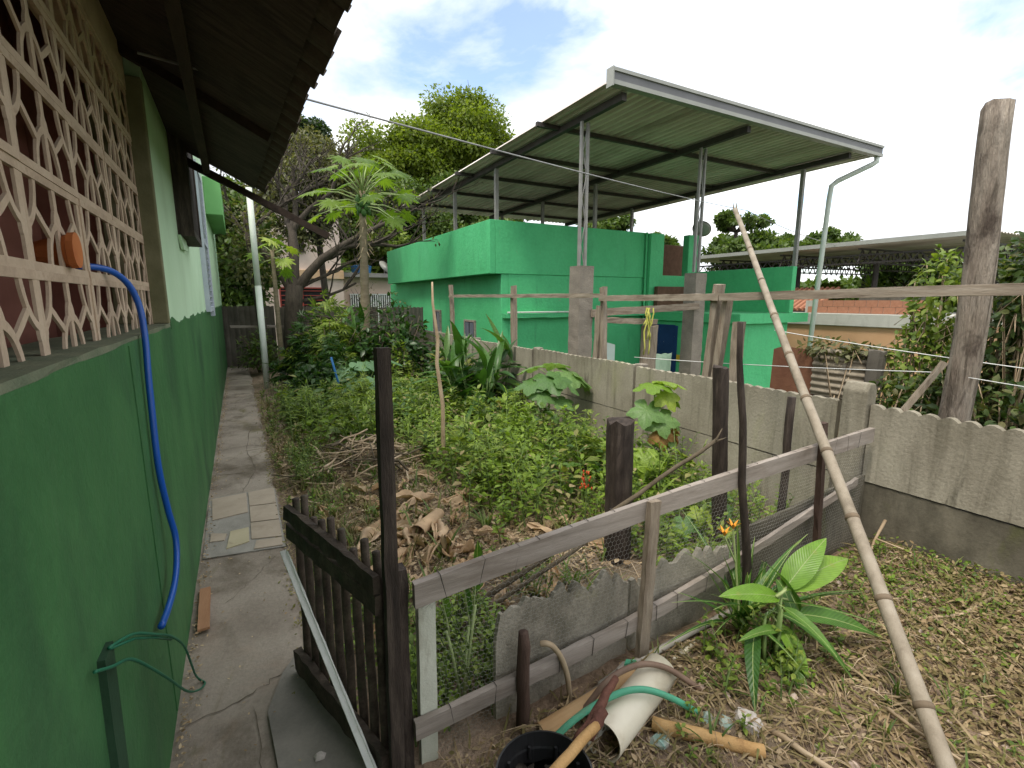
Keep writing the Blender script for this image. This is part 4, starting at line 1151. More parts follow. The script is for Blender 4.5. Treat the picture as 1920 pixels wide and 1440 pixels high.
mb = MB(); mb.box(9.60, 9.612, 8.60, 8.74, .12, .28); tag(mb.build('yellow_sign', M['yellow'], bevel=.003), 'small yellow plate on the green wall right of the blue door', 'plate')

# ================================================================== on and beside the house
mb = MB(); mb.tube(crom([(-.47, 2.20, 1.762), (-.42, 2.27, 1.762), (-.385, 2.33, 1.745), (-.355, 2.37, 1.70), (-.335, 2.385, 1.62), (-.328, 2.37, 1.50), (-.329, 2.345, 1.38), (-.33, 2.33, 1.25), (-.33, 2.31, 1.0), (-.322, 2.345, .80), (-.31, 2.36, .67), (-.31, 2.31, .58), (-.312, 2.2, .535), (-.32, 2.05, .52), (-.325, 1.93, .53)], 5), .0118, 10)
tag(mb.build('blue_hose', M['hose_blue'], smooth=True), 'bright blue hose hanging from the lattice down the green wall', 'hose')
mb = MB(); mb.tube(crom([(-.335, 1.37, .835), (-.31, 1.48, .79), (-.29, 1.62, .69), (-.28, 1.8, .56), (-.275, 1.98, .40), (-.28, 2.13, .22), (-.285, 2.24, .09), (-.28, 2.31, .012), (-.26, 2.28, .01), (-.27, 2.18, .06), (-.285, 2.0, .20), (-.295, 1.78, .42), (-.305, 1.6, .60), (-.315, 1.45, .74), (-.325, 1.33, .81), (-.335, 1.25, .86)], 5), .0042, 6)
mb.tube([(-.335, 1.375, .83), (-.312, 1.5, .765), (-.293, 1.64, .668), (-.282, 1.8, .55)], .004, 6)
tag(mb.build('wire_loop', M['wire_green'], smooth=True), 'loop of thin green wire springing from the green wall', 'wire')
mb = MB(); rings = []
for t, r in ((0, .030), (.25, .036), (.8, .046), (.83, .051), (1, .051)):
    c = Vector((-.50 + .105 * t, 1.93 - .03 * t, 1.782 + .010 * t)); rings.append([c + Vector((0, r * math.cos(6.2832 * k / 14), r * math.sin(6.2832 * k / 14))) for k in range(14)])
mb.loft(rings); tag(mb.build('clay_pot', M['terracotta'], smooth=False), 'small orange clay pot lying in the lattice opening', 'pot')
mb = MB(); mb.beam((-.285, 2.68, .017), (-.297, 3.09, .017), .052, .014, n=8, j=.001)
tag(mb.build('wood_lath', M['board_orange']), 'orange brown wooden lath lying on the path by the wall', 'lath')
mb = MB(); rings = [[Vector((.125 + .018 * s * math.cos(a) * RNG.uniform(.7, 1.2), 1.66 + .015 * s * math.sin(a) * RNG.uniform(.7, 1.2), z)) for a in np.linspace(0, 5.5, 7)] for s, z in ((1, .012), (1.1, .024), (.6, .034))]
mb.loft(rings); tag(mb.build('white_chip', M['stone']), 'white plaster crumb on the grey cement by the gate', 'chip')

# ================================================================== junk in the yard
# black bucket
BK = thing('black_bucket', 'black plastic bucket with dirt inside at the bottom edge', 'bucket', (.705, 1.065, 0.0))
cx_, cy_ = .705, 1.065
def circ(r, z, n=40):
    return [Vector((cx_ + r * math.cos(6.2832 * k / n), cy_ + r * math.sin(6.2832 * k / n), z)) for k in range(n)]
mb = MB(); mb.loft([circ(.120, .0), circ(.125, .03), circ(.137, .145), circ(.139, .16), circ(.144, .165), circ(.147, .20), circ(.153, .205), circ(.153, .217), circ(.146, .219), circ(.143, .20), circ(.137, .172), circ(.134, .165), circ(.131, .12), circ(.120, .03), circ(.115, .02)])
mb.build('shell', M['plastic_black'], BK, smooth=False)
mb = MB(); rings = []
for r in (.131, .11, .08, .04, .005):
    rings.append([p + Vector((0, 0, RNG.uniform(-.006, .006) + .012 * math.sin(p.x * 40))) for p in circ(r, .125 + .02 * (.131 - r))])
mb.loft(rings); mb.build('dirt', M['dirt_dark'], BK, smooth=True)
for k in range(9):
    mb = MB(); a = k * .7; mb.tube([(cx_ + .125 * math.cos(a), cy_ + .125 * math.sin(a), .14), (cx_ + .128 * math.cos(a), cy_ + .128 * math.sin(a), .185)], .006, 6); mb.build('inner_rib', M['plastic_black'], BK)
mb = MB(); mb.beam((.655, 1.10, .15), (.668, 1.085, .175), .022, .03, n=1); tag(mb.build('white_scrap', M['white_paint']), 'small white scrap in the black bucket', 'scrap')
# wide pvc pipe
def hollow_pipe(name, label, p, q, r, th, m, cat, cut=.0):
    p = Vector(p); q = Vector(q); d = (q - p).normalized(); u = Vector((0, 0, 1)); sd = d.cross(u).normalized(); u = sd.cross(d)
    def ring(c, r_, sl=0):
        return [c + (sd * math.cos(6.2832 * k / 32) + u * math.sin(6.2832 * k / 32)) * r_ + d * sl * math.sin(6.2832 * k / 32 + .4) for k in range(32)]
    mb = MB(); rg = [ring(p, r, cut), ring(p.lerp(q, .5), r), ring(q, r, -cut), ring(q, r - th, -cut), ring(p.lerp(q, .5), r - th), ring(p, r - th, cut), ring(p, r, cut)]
    mb.loft(rg, cap=False)
    return tag(mb.build(name, m, smooth=True), label, cat)
hollow_pipe('pvc_pipe', 'wide cream plastic pipe lying on the junk in front of the fence', (1.022, 1.168, .076), (1.47, 1.318, .082), .070, .004, M['pvc'], 'pipe', .012)
line('grey_pipe', 'long thin grey pipe lying along the foot of the fence', [(1.20, 1.40, .05), (1.341, 1.42, .055), (2.12, 1.43, .09)], .0165, M['pvc_grey'], 'pipe')
line('grey_pipe', 'short pale pipe piece poking from the weeds by the fence', [(1.59, 1.37, .03), (1.79, 1.40, .045)], .017, M['pvc'], 'pipe')
mb = MB(); mb.tube([(1.31, 1.405, .06), (1.345, 1.405, .07), (1.40, 1.405, .066)], [.024, .028, .024], 10, j=.1); mb.m = 1
mb.prism([(1.33, 1.40, .09), (1.37, 1.37, .10), (1.40, 1.40, .082), (1.36, 1.42, .088)], (0, 0, .012))
tag(mb.build('pipe_joint', [M['pvc_grey'], M['hose_green']], smooth=False), 'pipe joint wrapped with a green rag beside the fence', 'pipe joint')
# half split bamboo / tan cane
mb = MB(); p = Vector((.872, 1.345, .03)); q = Vector((1.34, 1.345, .08)); d = (q - p).normalized(); sd = d.cross(Vector((0, 0, 1))).normalized(); u = sd.cross(d); rings = []
for i in range(6):
    c = p.lerp(q, i / 5)
    o_ = [c + sd * (.036 * math.cos(a)) + u * (.036 * math.sin(a)) for a in np.linspace(0, math.pi, 9)]
    i_ = [c + sd * (.031 * math.cos(a)) + u * (.031 * math.sin(a)) for a in np.linspace(math.pi, 0, 9)]
    rings.append(o_ + i_)
mb.loft(rings); tag(mb.build('split_cane', mat('tan_split_cane', [L3(.40, .24, .11), L3(.50, .33, .17)], 5, .7, .2, 50), smooth=False), 'split tan cane lying between fence and wide pipe', 'cane')
line('thin_cane', 'thin pale cane leaning along the split tan cane', [(.95, 1.385, .02), (1.15, 1.375, .07), (1.31, 1.37, .11)], .011, M['wood_stake'], 'cane')
line('green_hose', 'faded green hose arching over the wide cream pipe', [(.86, 1.275, .05), (.93, 1.262, .105), (1.02, 1.252, .142), (1.12, 1.238, .165), (1.20, 1.215, .176), (1.27, 1.185, .165), (1.36, 1.150, .115), (1.44, 1.115, .055), (1.49, 1.075, .02), (1.50, 1.055, .012)], .0125, M['hose_green'], 'hose')
line('brown_hose', 'muddy brown hose arching over the far end of the wide pipe', [(1.03, 1.325, .04), (1.09, 1.318, .10), (1.155, 1.312, .155), (1.24, 1.30, .185), (1.33, 1.28, .188), (1.42, 1.25, .155), (1.50, 1.21, .095), (1.57, 1.16, .04), (1.62, 1.09, .022)], .012, M['hose_brown'], 'hose')
line('brown_hose', 'short muddy hose end behind the wide pipe', [(1.37, 1.40, .07), (1.42, 1.37, .09), (1.475, 1.345, .10)], .013, M['hose_brown'], 'hose')
mb = MB(); mb.tube(wobble((1.475, 1.135, .03), (1.67, 1.05, .035), 7, .004), [.017, .019, .018, .019, .021, .019, .02, .017], 9, j=.12)
tag(mb.build('red_root', M['bark_red'], smooth=True), 'red brown root lying at the end of the green hose', 'root')
mb = MB(); mb.tube(wobble((.865, 1.115, .19), (1.135, 1.235, .24), 8, .003), [.02, .022, .019, .018, .017, .017, .016, .015, .013], 9, j=.1); mb.tube(wobble((.905, 1.10, .215), (1.0, 1.148, .235), 4, .004), [.018, .022, .02, .022, .016], 9, j=.2)
tag(mb.build('red_root', M['bark_red'], smooth=True), 'red brown root leaning on the bucket rim and wide pipe', 'root')
mb = MB(); mb.tube(wobble((.62, .965, .31), (.945, 1.118, .225), 8, .002), .0165, 10, j=.05)
tag(mb.build('yellow_stick', M['wood_yellow'], smooth=True), 'peeled yellow stick sticking out of the bucket', 'stick')
mb = MB(); mb.tube(wobble((1.255, 1.155, .052), (1.515, .87, .055), 9, .002), [.0255, .026, .027, .026, .027, .026, .026, .025, .025, .024], 12, j=.05)
tag(mb.build('yellow_log', M['wood_yellow'], smooth=True), 'peeled yellow log lying in front of the wide pipe', 'log')
mb = MB(); mb.tube(wobble((1.615, 1.02, .05), (1.655, .70, .055), 9, .003), .0115, 7, j=.1)
tag(mb.build('pale_stick', M['twig'], smooth=True), 'pale stick lying beside the white stone', 'stick')
def rock(label, c, r, m, seed):
    rr = random.Random(seed); mb = MB(); rings = []
    for th in (.35, 1.0, 1.75, 2.7):
        rings.append([Vector((c[0] + r * math.sin(th) * math.cos(a) * rr.uniform(.6, 1.3), c[1] + r * math.sin(th) * math.sin(a) * rr.uniform(.6, 1.3), c[2] + r * .72 * math.cos(th) * rr.uniform(.5, 1.2))) for a in (0, 1.1, 2.3, 3.3, 4.4, 5.3)])
    mb.loft(rings); return tag(mb.build('stone', m), label, 'stone', 'stones in the yard')
rock('white angular stone right of the green hose end', (1.575, .985, .055), .056, M['stone'], 3)
rock('teal painted rubble piece touching the white stone', (1.505, 1.02, .042), .038, M['stone_teal'], 4)
rock('teal painted rubble piece under the green hose end', (1.462, 1.07, .042), .036, M['stone_teal'], 5)
rock('flat teal rubble chip between the bucket and the yellow log', (1.235, 1.09, .03), .04, M['stone_teal'], 6)
rock('pale pink stone half buried left of the bamboo pole', (2.5, .86, .10), .05, M['stone'], 8)
rock('small pink stone just right of the bamboo pole', (2.62, .78, .10), .035, M['stone'], 9)
line('hose_piece', 'tan hose end hanging over the lower fence rail', [(.935, 1.452, .312), (.955, 1.436, .316), (.985, 1.43, .290), (1.02, 1.43, .23), (1.05, 1.43, .14), (1.065, 1.43, .04), (1.068, 1.43, -.01)], .0115, M['hose_tan'], 'hose')
def branch(label, pts, r, subs=()):
    mb = MB(); mb.tube(pts, np.linspace(r, r * .5, len(pts)), 6, j=.1)
    for s_ in subs:
        mb.tube(s_, np.linspace(r * .6, r * .3, len(s_)), 5)
    return tag(mb.build('dry_branch', M['twig'], smooth=True), label, 'branch', 'dry branches on the yard')
branch('dry forked branch lying at the foot of the damp wall', [(3.40, 1.36, .30), (3.22, 1.33, .22), (3.05, 1.28, .13)], .010, ([(3.25, 1.33, .23), (3.38, 1.22, .17), (3.42, 1.12, .12)],))
branch('long thin dry branch right of the bamboo pole', [(3.25, .80, .14), (2.95, .82, .14), (2.70, .93, .13), (2.5, 1.0, .12)], .010, ([(2.80, .87, .15), (2.66, .68, .14), (2.60, .60, .13)],))
branch('short dry branch left of the bamboo pole foot', [(2.06, .73, .10), (2.03, .62, .105), (2.02, .50, .11)], .008)
branch('thick grey twig lying among weeds by the broad leaf plant', [(1.77, 1.33, .045), (1.90, 1.28, .05)], .018)

# ================================================================== foliage tools
T_SIMPLE = (np.array([(0, 0, 0), (.30, .45, .07), (0, 1, -.05), (-.30, .45, .07)]), [(0, 1, 2), (0, 2, 3)])
T_OVAL = (np.array([(0, 0, 0), (.20, .22, .05), (0, .30, 0), (-.20, .22, .05), (.25, .55, .05), (0, .6, -.01), (-.25, .55, .05), (0, 1, -.12)]),
          [(0, 1, 2), (0, 2, 3), (1, 4, 5, 2), (2, 5, 6, 3), (4, 7, 5), (5, 7, 6)])
T_BLADE = (np.array([(-.03, 0, 0), (.03, 0, 0), (.035, .35, .03), (-.035, .35, .03), (.025, .7, -.05), (-.025, .7, -.05), (0, 1, -.2)]),
           [(0, 1, 2, 3), (3, 2, 4, 5), (5, 4, 6)])
def palm_template():
    v = []; f = []
    for a in (-1.9, -1.15, -.5, 0, .5, 1.15, 1.9):
        L_ = 1.0 - .12 * abs(a); o = len(v); c, s = math.sin(a), math.cos(a)
        for (w, l, z) in ((0, .04, 0), (.10, .5 * L_, .03), (0, L_, -.14), (-.10, .5 * L_, .03)):
            v.append((c * l + s * w, s * l - c * w, z))
        f += [(o, o + 1, o + 2), (o, o + 2, o + 3)]
    return np.array(v), f
T_PALM = palm_template()


class Leaves:
    def __init__(s):
        s.p = []; s.a = []; s.n = []; s.s = []

    def add(s, p, a, n, size):
        s.p.append(p); s.a.append(a); s.n.append(n); s.s.append(size)

    def arr(s, P_, A_, N_, S_):
        s.p.extend(P_.tolist()); s.a.extend(A_.tolist()); s.n.extend(N_.tolist()); s.s.extend(S_.tolist())

    def build(s, name, m, tpl, parent=None):
        tv, tf = tpl
        org = np.array(root_loc(parent))
        p = np.array(s.p, float) - org; a = np.array(s.a, float); n = np.array(s.n, float); sz = np.array(s.s, float)
        a /= np.linalg.norm(a, axis=1, keepdims=True) + 1e-9
        sd = np.cross(a, n); sd /= np.linalg.norm(sd, axis=1, keepdims=True) + 1e-9
        n = np.cross(sd, a)
        V = p[:, None, :] + sz[:, None, None] * (tv[None, :, 0, None] * sd[:, None, :] + tv[None, :, 1, None] * a[:, None, :] + tv[None, :, 2, None] * n[:, None, :])
        N = len(p); k = len(tv)
        V = V.reshape(-1, 3)
        tot = np.concatenate([np.tile(np.array([len(f) for f in tf]), N)])
        loop1 = np.concatenate([np.array(f) for f in tf])
        loops = (loop1[None, :] + (np.arange(N) * k)[:, None]).ravel()
        me = bpy.data.meshes.new(name)
        me.vertices.add(len(V)); me.vertices.foreach_set('co', V.astype(np.float32).ravel())
        me.loops.add(len(loops)); me.loops.foreach_set('vertex_index', loops.astype(np.int32))
        me.polygons.add(len(tot))
        st = np.concatenate([[0], np.cumsum(tot)[:-1]])
        me.polygons.foreach_set('loop_start', st.astype(np.int32))
        me.polygons.foreach_set('loop_total', tot.astype(np.int32))
        me.materials.append(m)
        me.update(calc_edges=True)
        o = bpy.data.objects.new(name, me)
        COL.objects.link(o); o.parent = parent
        return o


def rnd_unit(n):
    v = NPR.normal(0, 1, (n, 3))
    return v / np.linalg.norm(v, axis=1, keepdims=True)


def herb(lv, st, x, y, h, n, size, lean=.25, z0=None, bushy=.5):
    """one upright weed: a curved stem, leaves in a spiral, some side shoots"""
    z = ghf(x, y) if z0 is None else z0
    la = RNG.uniform(0, 6.28); lx, ly = lean * h * math.cos(la), lean * h * math.sin(la)
    def at(t):
        return (x + lx * t * t, y + ly * t * t, z + h * t)
    if st is not None:
        st.tube([at(0), at(.5), at(1)], [.0035 + .004 * h, .003 + .003 * h, .0015], 4, cap=False)
    ph = RNG.uniform(0, 6.28)
    for i in range(n):
        t = (.15 + .85 * (i + RNG.random()) / n) ** .8
        ph += 2.4
        el = RNG.uniform(-.35, .6) + .35 * t
        d = (math.cos(ph) * math.cos(el), math.sin(ph) * math.cos(el), math.sin(el))
        p = at(t); off = bushy * h * RNG.uniform(.0, .45) * (1.15 - t)
        p = (p[0] + d[0] * off, p[1] + d[1] * off, p[2] + d[2] * off * .6)
        nn = (-d[0] * .35 + RNG.uniform(-.35, .35), -d[1] * .35 + RNG.uniform(-.35, .35), 1.0)
        lv.add(p, d, nn, size * RNG.uniform(.6, 1.25) * (1.1 - .35 * t))


def tuft(lv, x, y, h, n, z0=None):
    z = ghf(x, y) if z0 is None else z0
    for i in range(n):
        a = RNG.uniform(0, 6.28); el = RNG.uniform(.5, 1.4)
        d = (math.cos(a) * math.cos(el), math.sin(a) * math.cos(el), math.sin(el))
        lv.add((x + RNG.uniform(-.02, .02), y + RNG.uniform(-.02, .02), z), d, (-d[0], -d[1], .6), h * RNG.uniform(.6, 1.2))


def blade_mesh(name, L_, W_, m, droop=.35, fold=.18, segs=9, stalk=0.12, ripple=.0, m2=None):
    """lance-shaped leaf lying along +Y, arching down, folded on its midrib, with a short stalk"""
    mb = MB(); vs = []; fs = []
    for i in range(segs + 1):
        t = i / segs
        w = W_ / 2 * (math.sin(math.pi * min(1, t ** .8 * .97 + .03)) ** .75) * (1 - .15 * t)
        if i == segs:
            w = .001
        y = L_ * t; z = -droop * L_ * t * t
        for k in (-1, -.5, 0, .5, 1):
            vs.append((k * w, y * (1 - .08 * droop * t), z + abs(k) * w * fold * 2 + ripple * math.sin(t * 15 + k * 2) * abs(k)))
    for i in range(segs):
        for k in range(4):
            a = i * 5 + k
            fs.append((a, a + 1, a + 6, a + 5))
    mb.add(vs, fs)
    if stalk:
        mb.m = 1
        mb.tube([(0, -stalk, -.02 * stalk), (0, 0, 0), (0, L_ * .5, -droop * L_ * .25 - .002)], [W_ * .05, W_ * .045, W_ * .02], 5)
    return mb.mesh(name, [m, m2 or M['stalk_pale']], smooth=True)


def fan_mesh(name, rfun, m, n=56, cup=.12, droop=.25, stalk=None, wave=.03, m2=None):
    """broad leaf: outline radius rfun(angle) around the stalk point, leaf tip along +Y"""
    mb = MB(); vs = [(0, 0, 0)]; fs = []
    for q in (.35, .7, 1.0):
        for k in range(n):
            a = -math.pi + 2 * math.pi * (k + .5) / n
            r = rfun(a) * q
            x, y = r * math.sin(a), r * math.cos(a)
            z = cup * r * (1 - q) - droop * r * r * (1 if y > 0 else .8) + wave * math.sin(a * 9 + q * 2) * q * r
            vs.append((x, y, z))
    for k in range(n):
        c = (k + 1) % n
        fs.append((0, 1 + k, 1 + c))
        for q in range(2):
            fs.append((1 + q * n + k, 1 + (q + 1) * n + k, 1 + (q + 1) * n + c, 1 + q * n + c))
    mb.add(vs, fs)
    if stalk:
        mb.m = 1
        mb.tube(stalk, [.018, .014, .012] if len(stalk) == 3 else .012, 6)
    return mb.mesh(name, [m, m2 or M['stalk_pale']], smooth=True)


def aim(d, roll=0.0):
    """rotation taking +Y to direction d with Z staying as up as possible"""
    y = Vector(d).normalized(); up = Vector((0, 0, 1))
    if abs(y.z) > .98:
        up = Vector((1, 0, 0))
    x = y.cross(up).normalized(); z = x.cross(y)
    R = Matrix((x, y, z)).transposed()
    return R @ Matrix.Rotation(roll, 3, 'Y')


# ================================================================== garden weeds (nobody could count them)
lw = Leaves(); lb = Leaves(); lg = Leaves(); ST = MB(); ld = Leaves()
def scatter(n, x0, x1, y0, y1, fn, keep=None):
    for _ in range(n):
        x = RNG.uniform(x0, x1); y = RNG.uniform(y0, y1)
        if keep is None or keep(x, y):
            fn(x, y)
def dryzone(x, y):
    """openings in the weeds where dry matter lies"""
    return ((x - .95) / .62) ** 2 + ((y - 4.75) / .70) ** 2 < 1 or ((x - .98) / .50) ** 2 + ((y - 3.2) / .75) ** 2 < 1 or ((x - 1.75) / .45) ** 2 + ((y - 2.5) / .28) ** 2 < 1 or ((x - 2.2) / .22) ** 2 + ((y - 5.1) / .3) ** 2 < 1
# lush middle of the garden
scatter(620, .45, 3.3, 5.4, 8.4, lambda x, y: herb(lw, ST, x, y, RNG.uniform(.14, .44), RNG.randint(10, 18), RNG.uniform(.05, .10)), lambda x, y: not dryzone(x, y) and not (x < .75 and y < 6.3))
scatter(260, .9, 3.2, 5.2, 7.6, lambda x, y: herb(lb, ST, x, y, RNG.uniform(.15, .36), RNG.randint(10, 16), RNG.uniform(.05, .09)), lambda x, y: not dryzone(x, y))
# tall bright weeds to the right
scatter(260, 1.4, 3.3, 2.6, 5.3, lambda x, y: herb(lb, ST, x, y, RNG.uniform(.16, .55), RNG.randint(12, 22), RNG.uniform(.045, .085)), lambda x, y: not dryzone(x, y))
scatter(120, 1.55, 3.3, 2.4, 5.2, lambda x, y: herb(lw, ST, x, y, RNG.uniform(.12, .35), RNG.randint(10, 20), RNG.uniform(.04, .08)), lambda x, y: not dryzone(x, y))
scatter(190, 2.05, 3.42, 1.62, 2.7, lambda x, y: herb(lw if RNG.random() < .6 else lb, ST, x, y, RNG.uniform(.10, .34), RNG.randint(10, 18), RNG.uniform(.035, .07)))
# behind the chicken wire next to the gate
scatter(150, .45, .98, 1.54, 2.15, lambda x, y: herb(lw if RNG.random() < .5 else lb, ST, x, y, RNG.uniform(.10, .36), RNG.randint(10, 16), RNG.uniform(.025, .05)))
scatter(60, .45, 1.5, 1.9, 2.6, lambda x, y: herb(lw, ST, x, y, RNG.uniform(.05, .16), RNG.randint(8, 12), RNG.uniform(.025, .045)))
# low weeds along the path and in the dry part
scatter(210, .19, .55, 1.75, 6.5, lambda x, y: herb(lw if RNG.random() < .7 else lb, ST, x, y, RNG.uniform(.03, .12), RNG.randint(7, 12), RNG.uniform(.02, .045)), lambda x, y: not dryzone(x, y) or x < .35)
scatter(60, .32, .62, 4.4, 5.5, lambda x, y: herb(lw, ST, x, y, RNG.uniform(.10, .24), RNG.randint(12, 18), RNG.uniform(.03, .05)))
scatter(420, .35, 3.0, 2.2, 5.8, lambda x, y: herb(lw, ST, x, y, RNG.uniform(.04, .13), RNG.randint(6, 10), RNG.uniform(.025, .05)), lambda x, y: not dryzone(x, y) or RNG.random() < .3)
scatter(140, .18, 1.3, 6.5, 10, lambda x, y: herb(lw, ST, x, y, RNG.uniform(.06, .22), RNG.randint(8, 14), RNG.uniform(.035, .07)))
# yard in front of the fence: thin growth
scatter(90, 1.25, 3.4, .95, 1.40, lambda x, y: herb(lb if RNG.random() < .5 else lw, ST, x, y, RNG.uniform(.03, .12), RNG.randint(6, 10), RNG.uniform(.018, .04)))
scatter(70, 1.7, 3.45, .1, 1.1, lambda x, y: herb(lw, ST, x, y, RNG.uniform(.02, .06), RNG.randint(5, 8), RNG.uniform(.02, .04)))
scatter(420, .4, 3.3, 1.7, 7.5, lambda x, y: tuft(lg, x, y, RNG.uniform(.08, .24), RNG.randint(5, 9)))
scatter(55, 1.1, 3.4, .4, 1.42, lambda x, y: tuft(lg, x, y, RNG.uniform(.05, .13), RNG.randint(4, 7)))
scatter(420, .2, .75, 2.4, 9.0, lambda x, y: tuft(ld, x, y, RNG.uniform(.05, .14), RNG.randint(5, 9)))
scatter(380, .3, 2.6, 2.2, 6.0, lambda x, y: tuft(ld, x, y, RNG.uniform(.06, .18), RNG.randint(5, 9)))
lx = Leaves(); ly_ = Leaves()
scatter(110, .6, 3.2, 5.2, 8.0, lambda x, y: herb(lx, ST, x, y, RNG.uniform(.15, .4), RNG.randint(5, 9), RNG.uniform(.11, .20), .3), lambda x, y: not dryzone(x, y))
scatter(90, 1.7, 3.3, 2.5, 5.2, lambda x, y: herb(lx, ST, x, y, RNG.uniform(.2, .5), RNG.randint(5, 10), RNG.uniform(.09, .17), .3), lambda x, y: not dryzone(x, y))
scatter(140, 1.5, 3.3, 2.3, 6.5, lambda x, y: herb(ly_, None, x, y, RNG.uniform(.15, .42), RNG.randint(5, 9), RNG.uniform(.05, .10), .3))
scatter(60, .45, 1.6, 5.4, 7.6, lambda x, y: herb(ly_, None, x, y, RNG.uniform(.1, .3), RNG.randint(5, 9), RNG.uniform(.05, .10), .3))
stuff(lx.build('broad_weeds', M['lf_bright'], T_OVAL), 'broader leaved weeds scattered through the garden', 'weeds')
stuff(ly_.build('wilted_weeds', M['lf_litter'], T_OVAL), 'wilting brownish weeds among the green ones', 'weeds')
stuff(ld.build('dry_grass', M['lf_litter'], T_BLADE), 'wilted olive grass along the path and clearings', 'grass')
stuff(lw.build('garden_weeds', M['lf_weed'], T_OVAL), 'green leafy weeds covering the garden ground', 'weeds')
stuff(lb.build('bright_weeds', M['lf_bright'], T_OVAL), 'bright green young weeds growing among the garden plants', 'weeds')
stuff(lg.build('grass_tufts', M['lf_grass'], T_BLADE), 'tufts of grass between the weeds', 'grass')
stuff(ST.build('weed_stems', M['stalk']), 'thin green weed stems in the garden', 'weeds')

# mixed taller growth: dark broad leaves, fingered leaves, tall stems
lm1 = Leaves(); lm2 = Leaves(); lm3 = Leaves(); SM = MB()
def clump(lv, x, y, n, h0, h1, leaves, s0, s1, spread):
    for _ in range(n):
        px_, py_ = x + RNG.gauss(0, spread), y + RNG.gauss(0, spread)
        if px_ < 3.4:
            herb(lv, SM, px_, py_, RNG.uniform(h0, h1), RNG.randint(*leaves), RNG.uniform(s0, s1), .22)
for (x, y) in ((2.0, 6.6), (1.3, 7.2), (2.5, 5.5), (2.75, 4.2), (1.9, 4.4), (2.3, 3.0), (3.0, 3.7), (.8, 7.6), (1.7, 5.7)):
    clump(lm1, x, y, 7, .25, .60, (7, 13), .10, .19, .16)
for (x, y) in ((1.1, 6.3), (2.2, 7.4), (2.6, 3.4), (1.75, 3.7), (2.9, 5.0), (1.55, 6.9), (.7, 6.7)):
    clump(lm2, x, y, 6, .25, .62, (9, 15), .09, .15, .15)
for (x, y) in ((2.1, 5.9), (1.5, 7.7), (2.45, 4.6), (2.8, 2.7), (1.9, 3.1), (.65, 5.9), (1.6, 4.7), (1.2, 5.6)):
    clump(lm3, x, y, 6, .30, .75, (14, 22), .10, .22, .14)
stuff(lm1.build('broad_dark_growth', M['lf_weed2'], T_OVAL), 'taller broad leaved growth standing in patches in the garden', 'weeds')
stuff(lm2.build('fingered_growth', M['lf_weed'], T_PALM), 'fingered weeds standing in patches in the garden', 'weeds')
stuff(lm3.build('narrow_growth', M['lf_bright'], T_BLADE), 'tall narrow leaved stems in the garden', 'weeds')
stuff(SM.build('growth_stems', M['stalk']), 'stems of the taller garden growth', 'weeds')

# ------------------------------------------------------------------ dry litter
def flat_leaves(n, xy, size, zoff=(.0, .03), tilt=.5):
    lv = Leaves()
    x, y = xy(n)
    ang = NPR.uniform(0, 6.283, n); el = NPR.normal(0, tilt * .5, n)
    A_ = np.stack([np.cos(ang) * np.cos(el), np.sin(ang) * np.cos(el), np.sin(el)], 1)
    N_ = np.stack([NPR.normal(0, tilt, n), NPR.normal(0, tilt, n), np.ones(n)], 1)
    lv.arr(np.stack([x, y, gh(x, y) + NPR.uniform(zoff[0], zoff[1], n)], 1), A_, N_, NPR.uniform(size[0], size[1], n))
    return lv
def yard_xy(n):
    return NPR.uniform(.5, 3.48, n), 1.44 - 1.6 * NPR.random(n) ** .9
def yard_heap(n):
    a = NPR.integers(0, 3, n); cx = np.array([3.15, 2.9, 2.6])[a]; cy = np.array([.75, .35, .55])[a]
    return np.clip(cx + NPR.normal(0, .28, n), 1.3, 3.47), np.clip(cy + NPR.normal(0, .28, n), -.2, 1.4)
def yard_green(n):
    return np.clip(3.05 + NPR.normal(0, .34, n), 1.6, 3.47), np.clip(.95 + NPR.normal(0, .32, n), 0, 1.42)
o = flat_leaves(13000, yard_xy, (.008, .030), (.0, .02)).build('yard_litter', M['lf_yard'], T_OVAL); stuff(o, 'cut wilted weeds littering the yard by the bamboo pole', 'litter')
o = flat_leaves(9000, yard_xy, (.04, .14), (.0, .03), .5).build('yard_hay', M['lf_yard'], T_BLADE); stuff(o, 'wilted grass blades strewn over the yard', 'litter')
o = flat_leaves(5600, yard_heap, (.010, .034), (.005, .06), .8).build('yard_litter', M['lf_yard'], T_OVAL); stuff(o, 'loose heap of wilted weeds at the foot of the damp wall', 'litter')
o = flat_leaves(1300, yard_green, (.010, .034), (.01, .07), .8).build('yard_clippings', M['lf_weed'], T_OVAL); stuff(o, 'fresh green clippings scattered at the foot of the damp wall', 'litter')
o = flat_leaves(6500, yard_xy, (.008, .034), (.0, .02)).build('dry_leaves', M['lf_dry'], T_OVAL); stuff(o, 'small dry brown leaves scattered over the yard', 'litter')
def dry_xy(n):
    a = NPR.integers(0, 4, n); cx = np.array([.95, 1.0, 1.75, .8])[a]; cy = np.array([4.75, 3.2, 2.55, 5.6])[a]; sx = np.array([.42, .36, .35, .4])[a]; sy = np.array([.5, .55, .22, .4])[a]
    return np.clip(cx + NPR.normal(0, 1, n) * sx, .25, 3.3), np.clip(cy + NPR.normal(0, 1, n) * sy, 1.75, 9)
o = flat_leaves(6000, dry_xy, (.015, .06), (.0, .05), .6).build('dry_leaves', M['lf_dry'], T_OVAL); stuff(o, 'brown dead leaves lying in the clearings of the garden', 'litter')
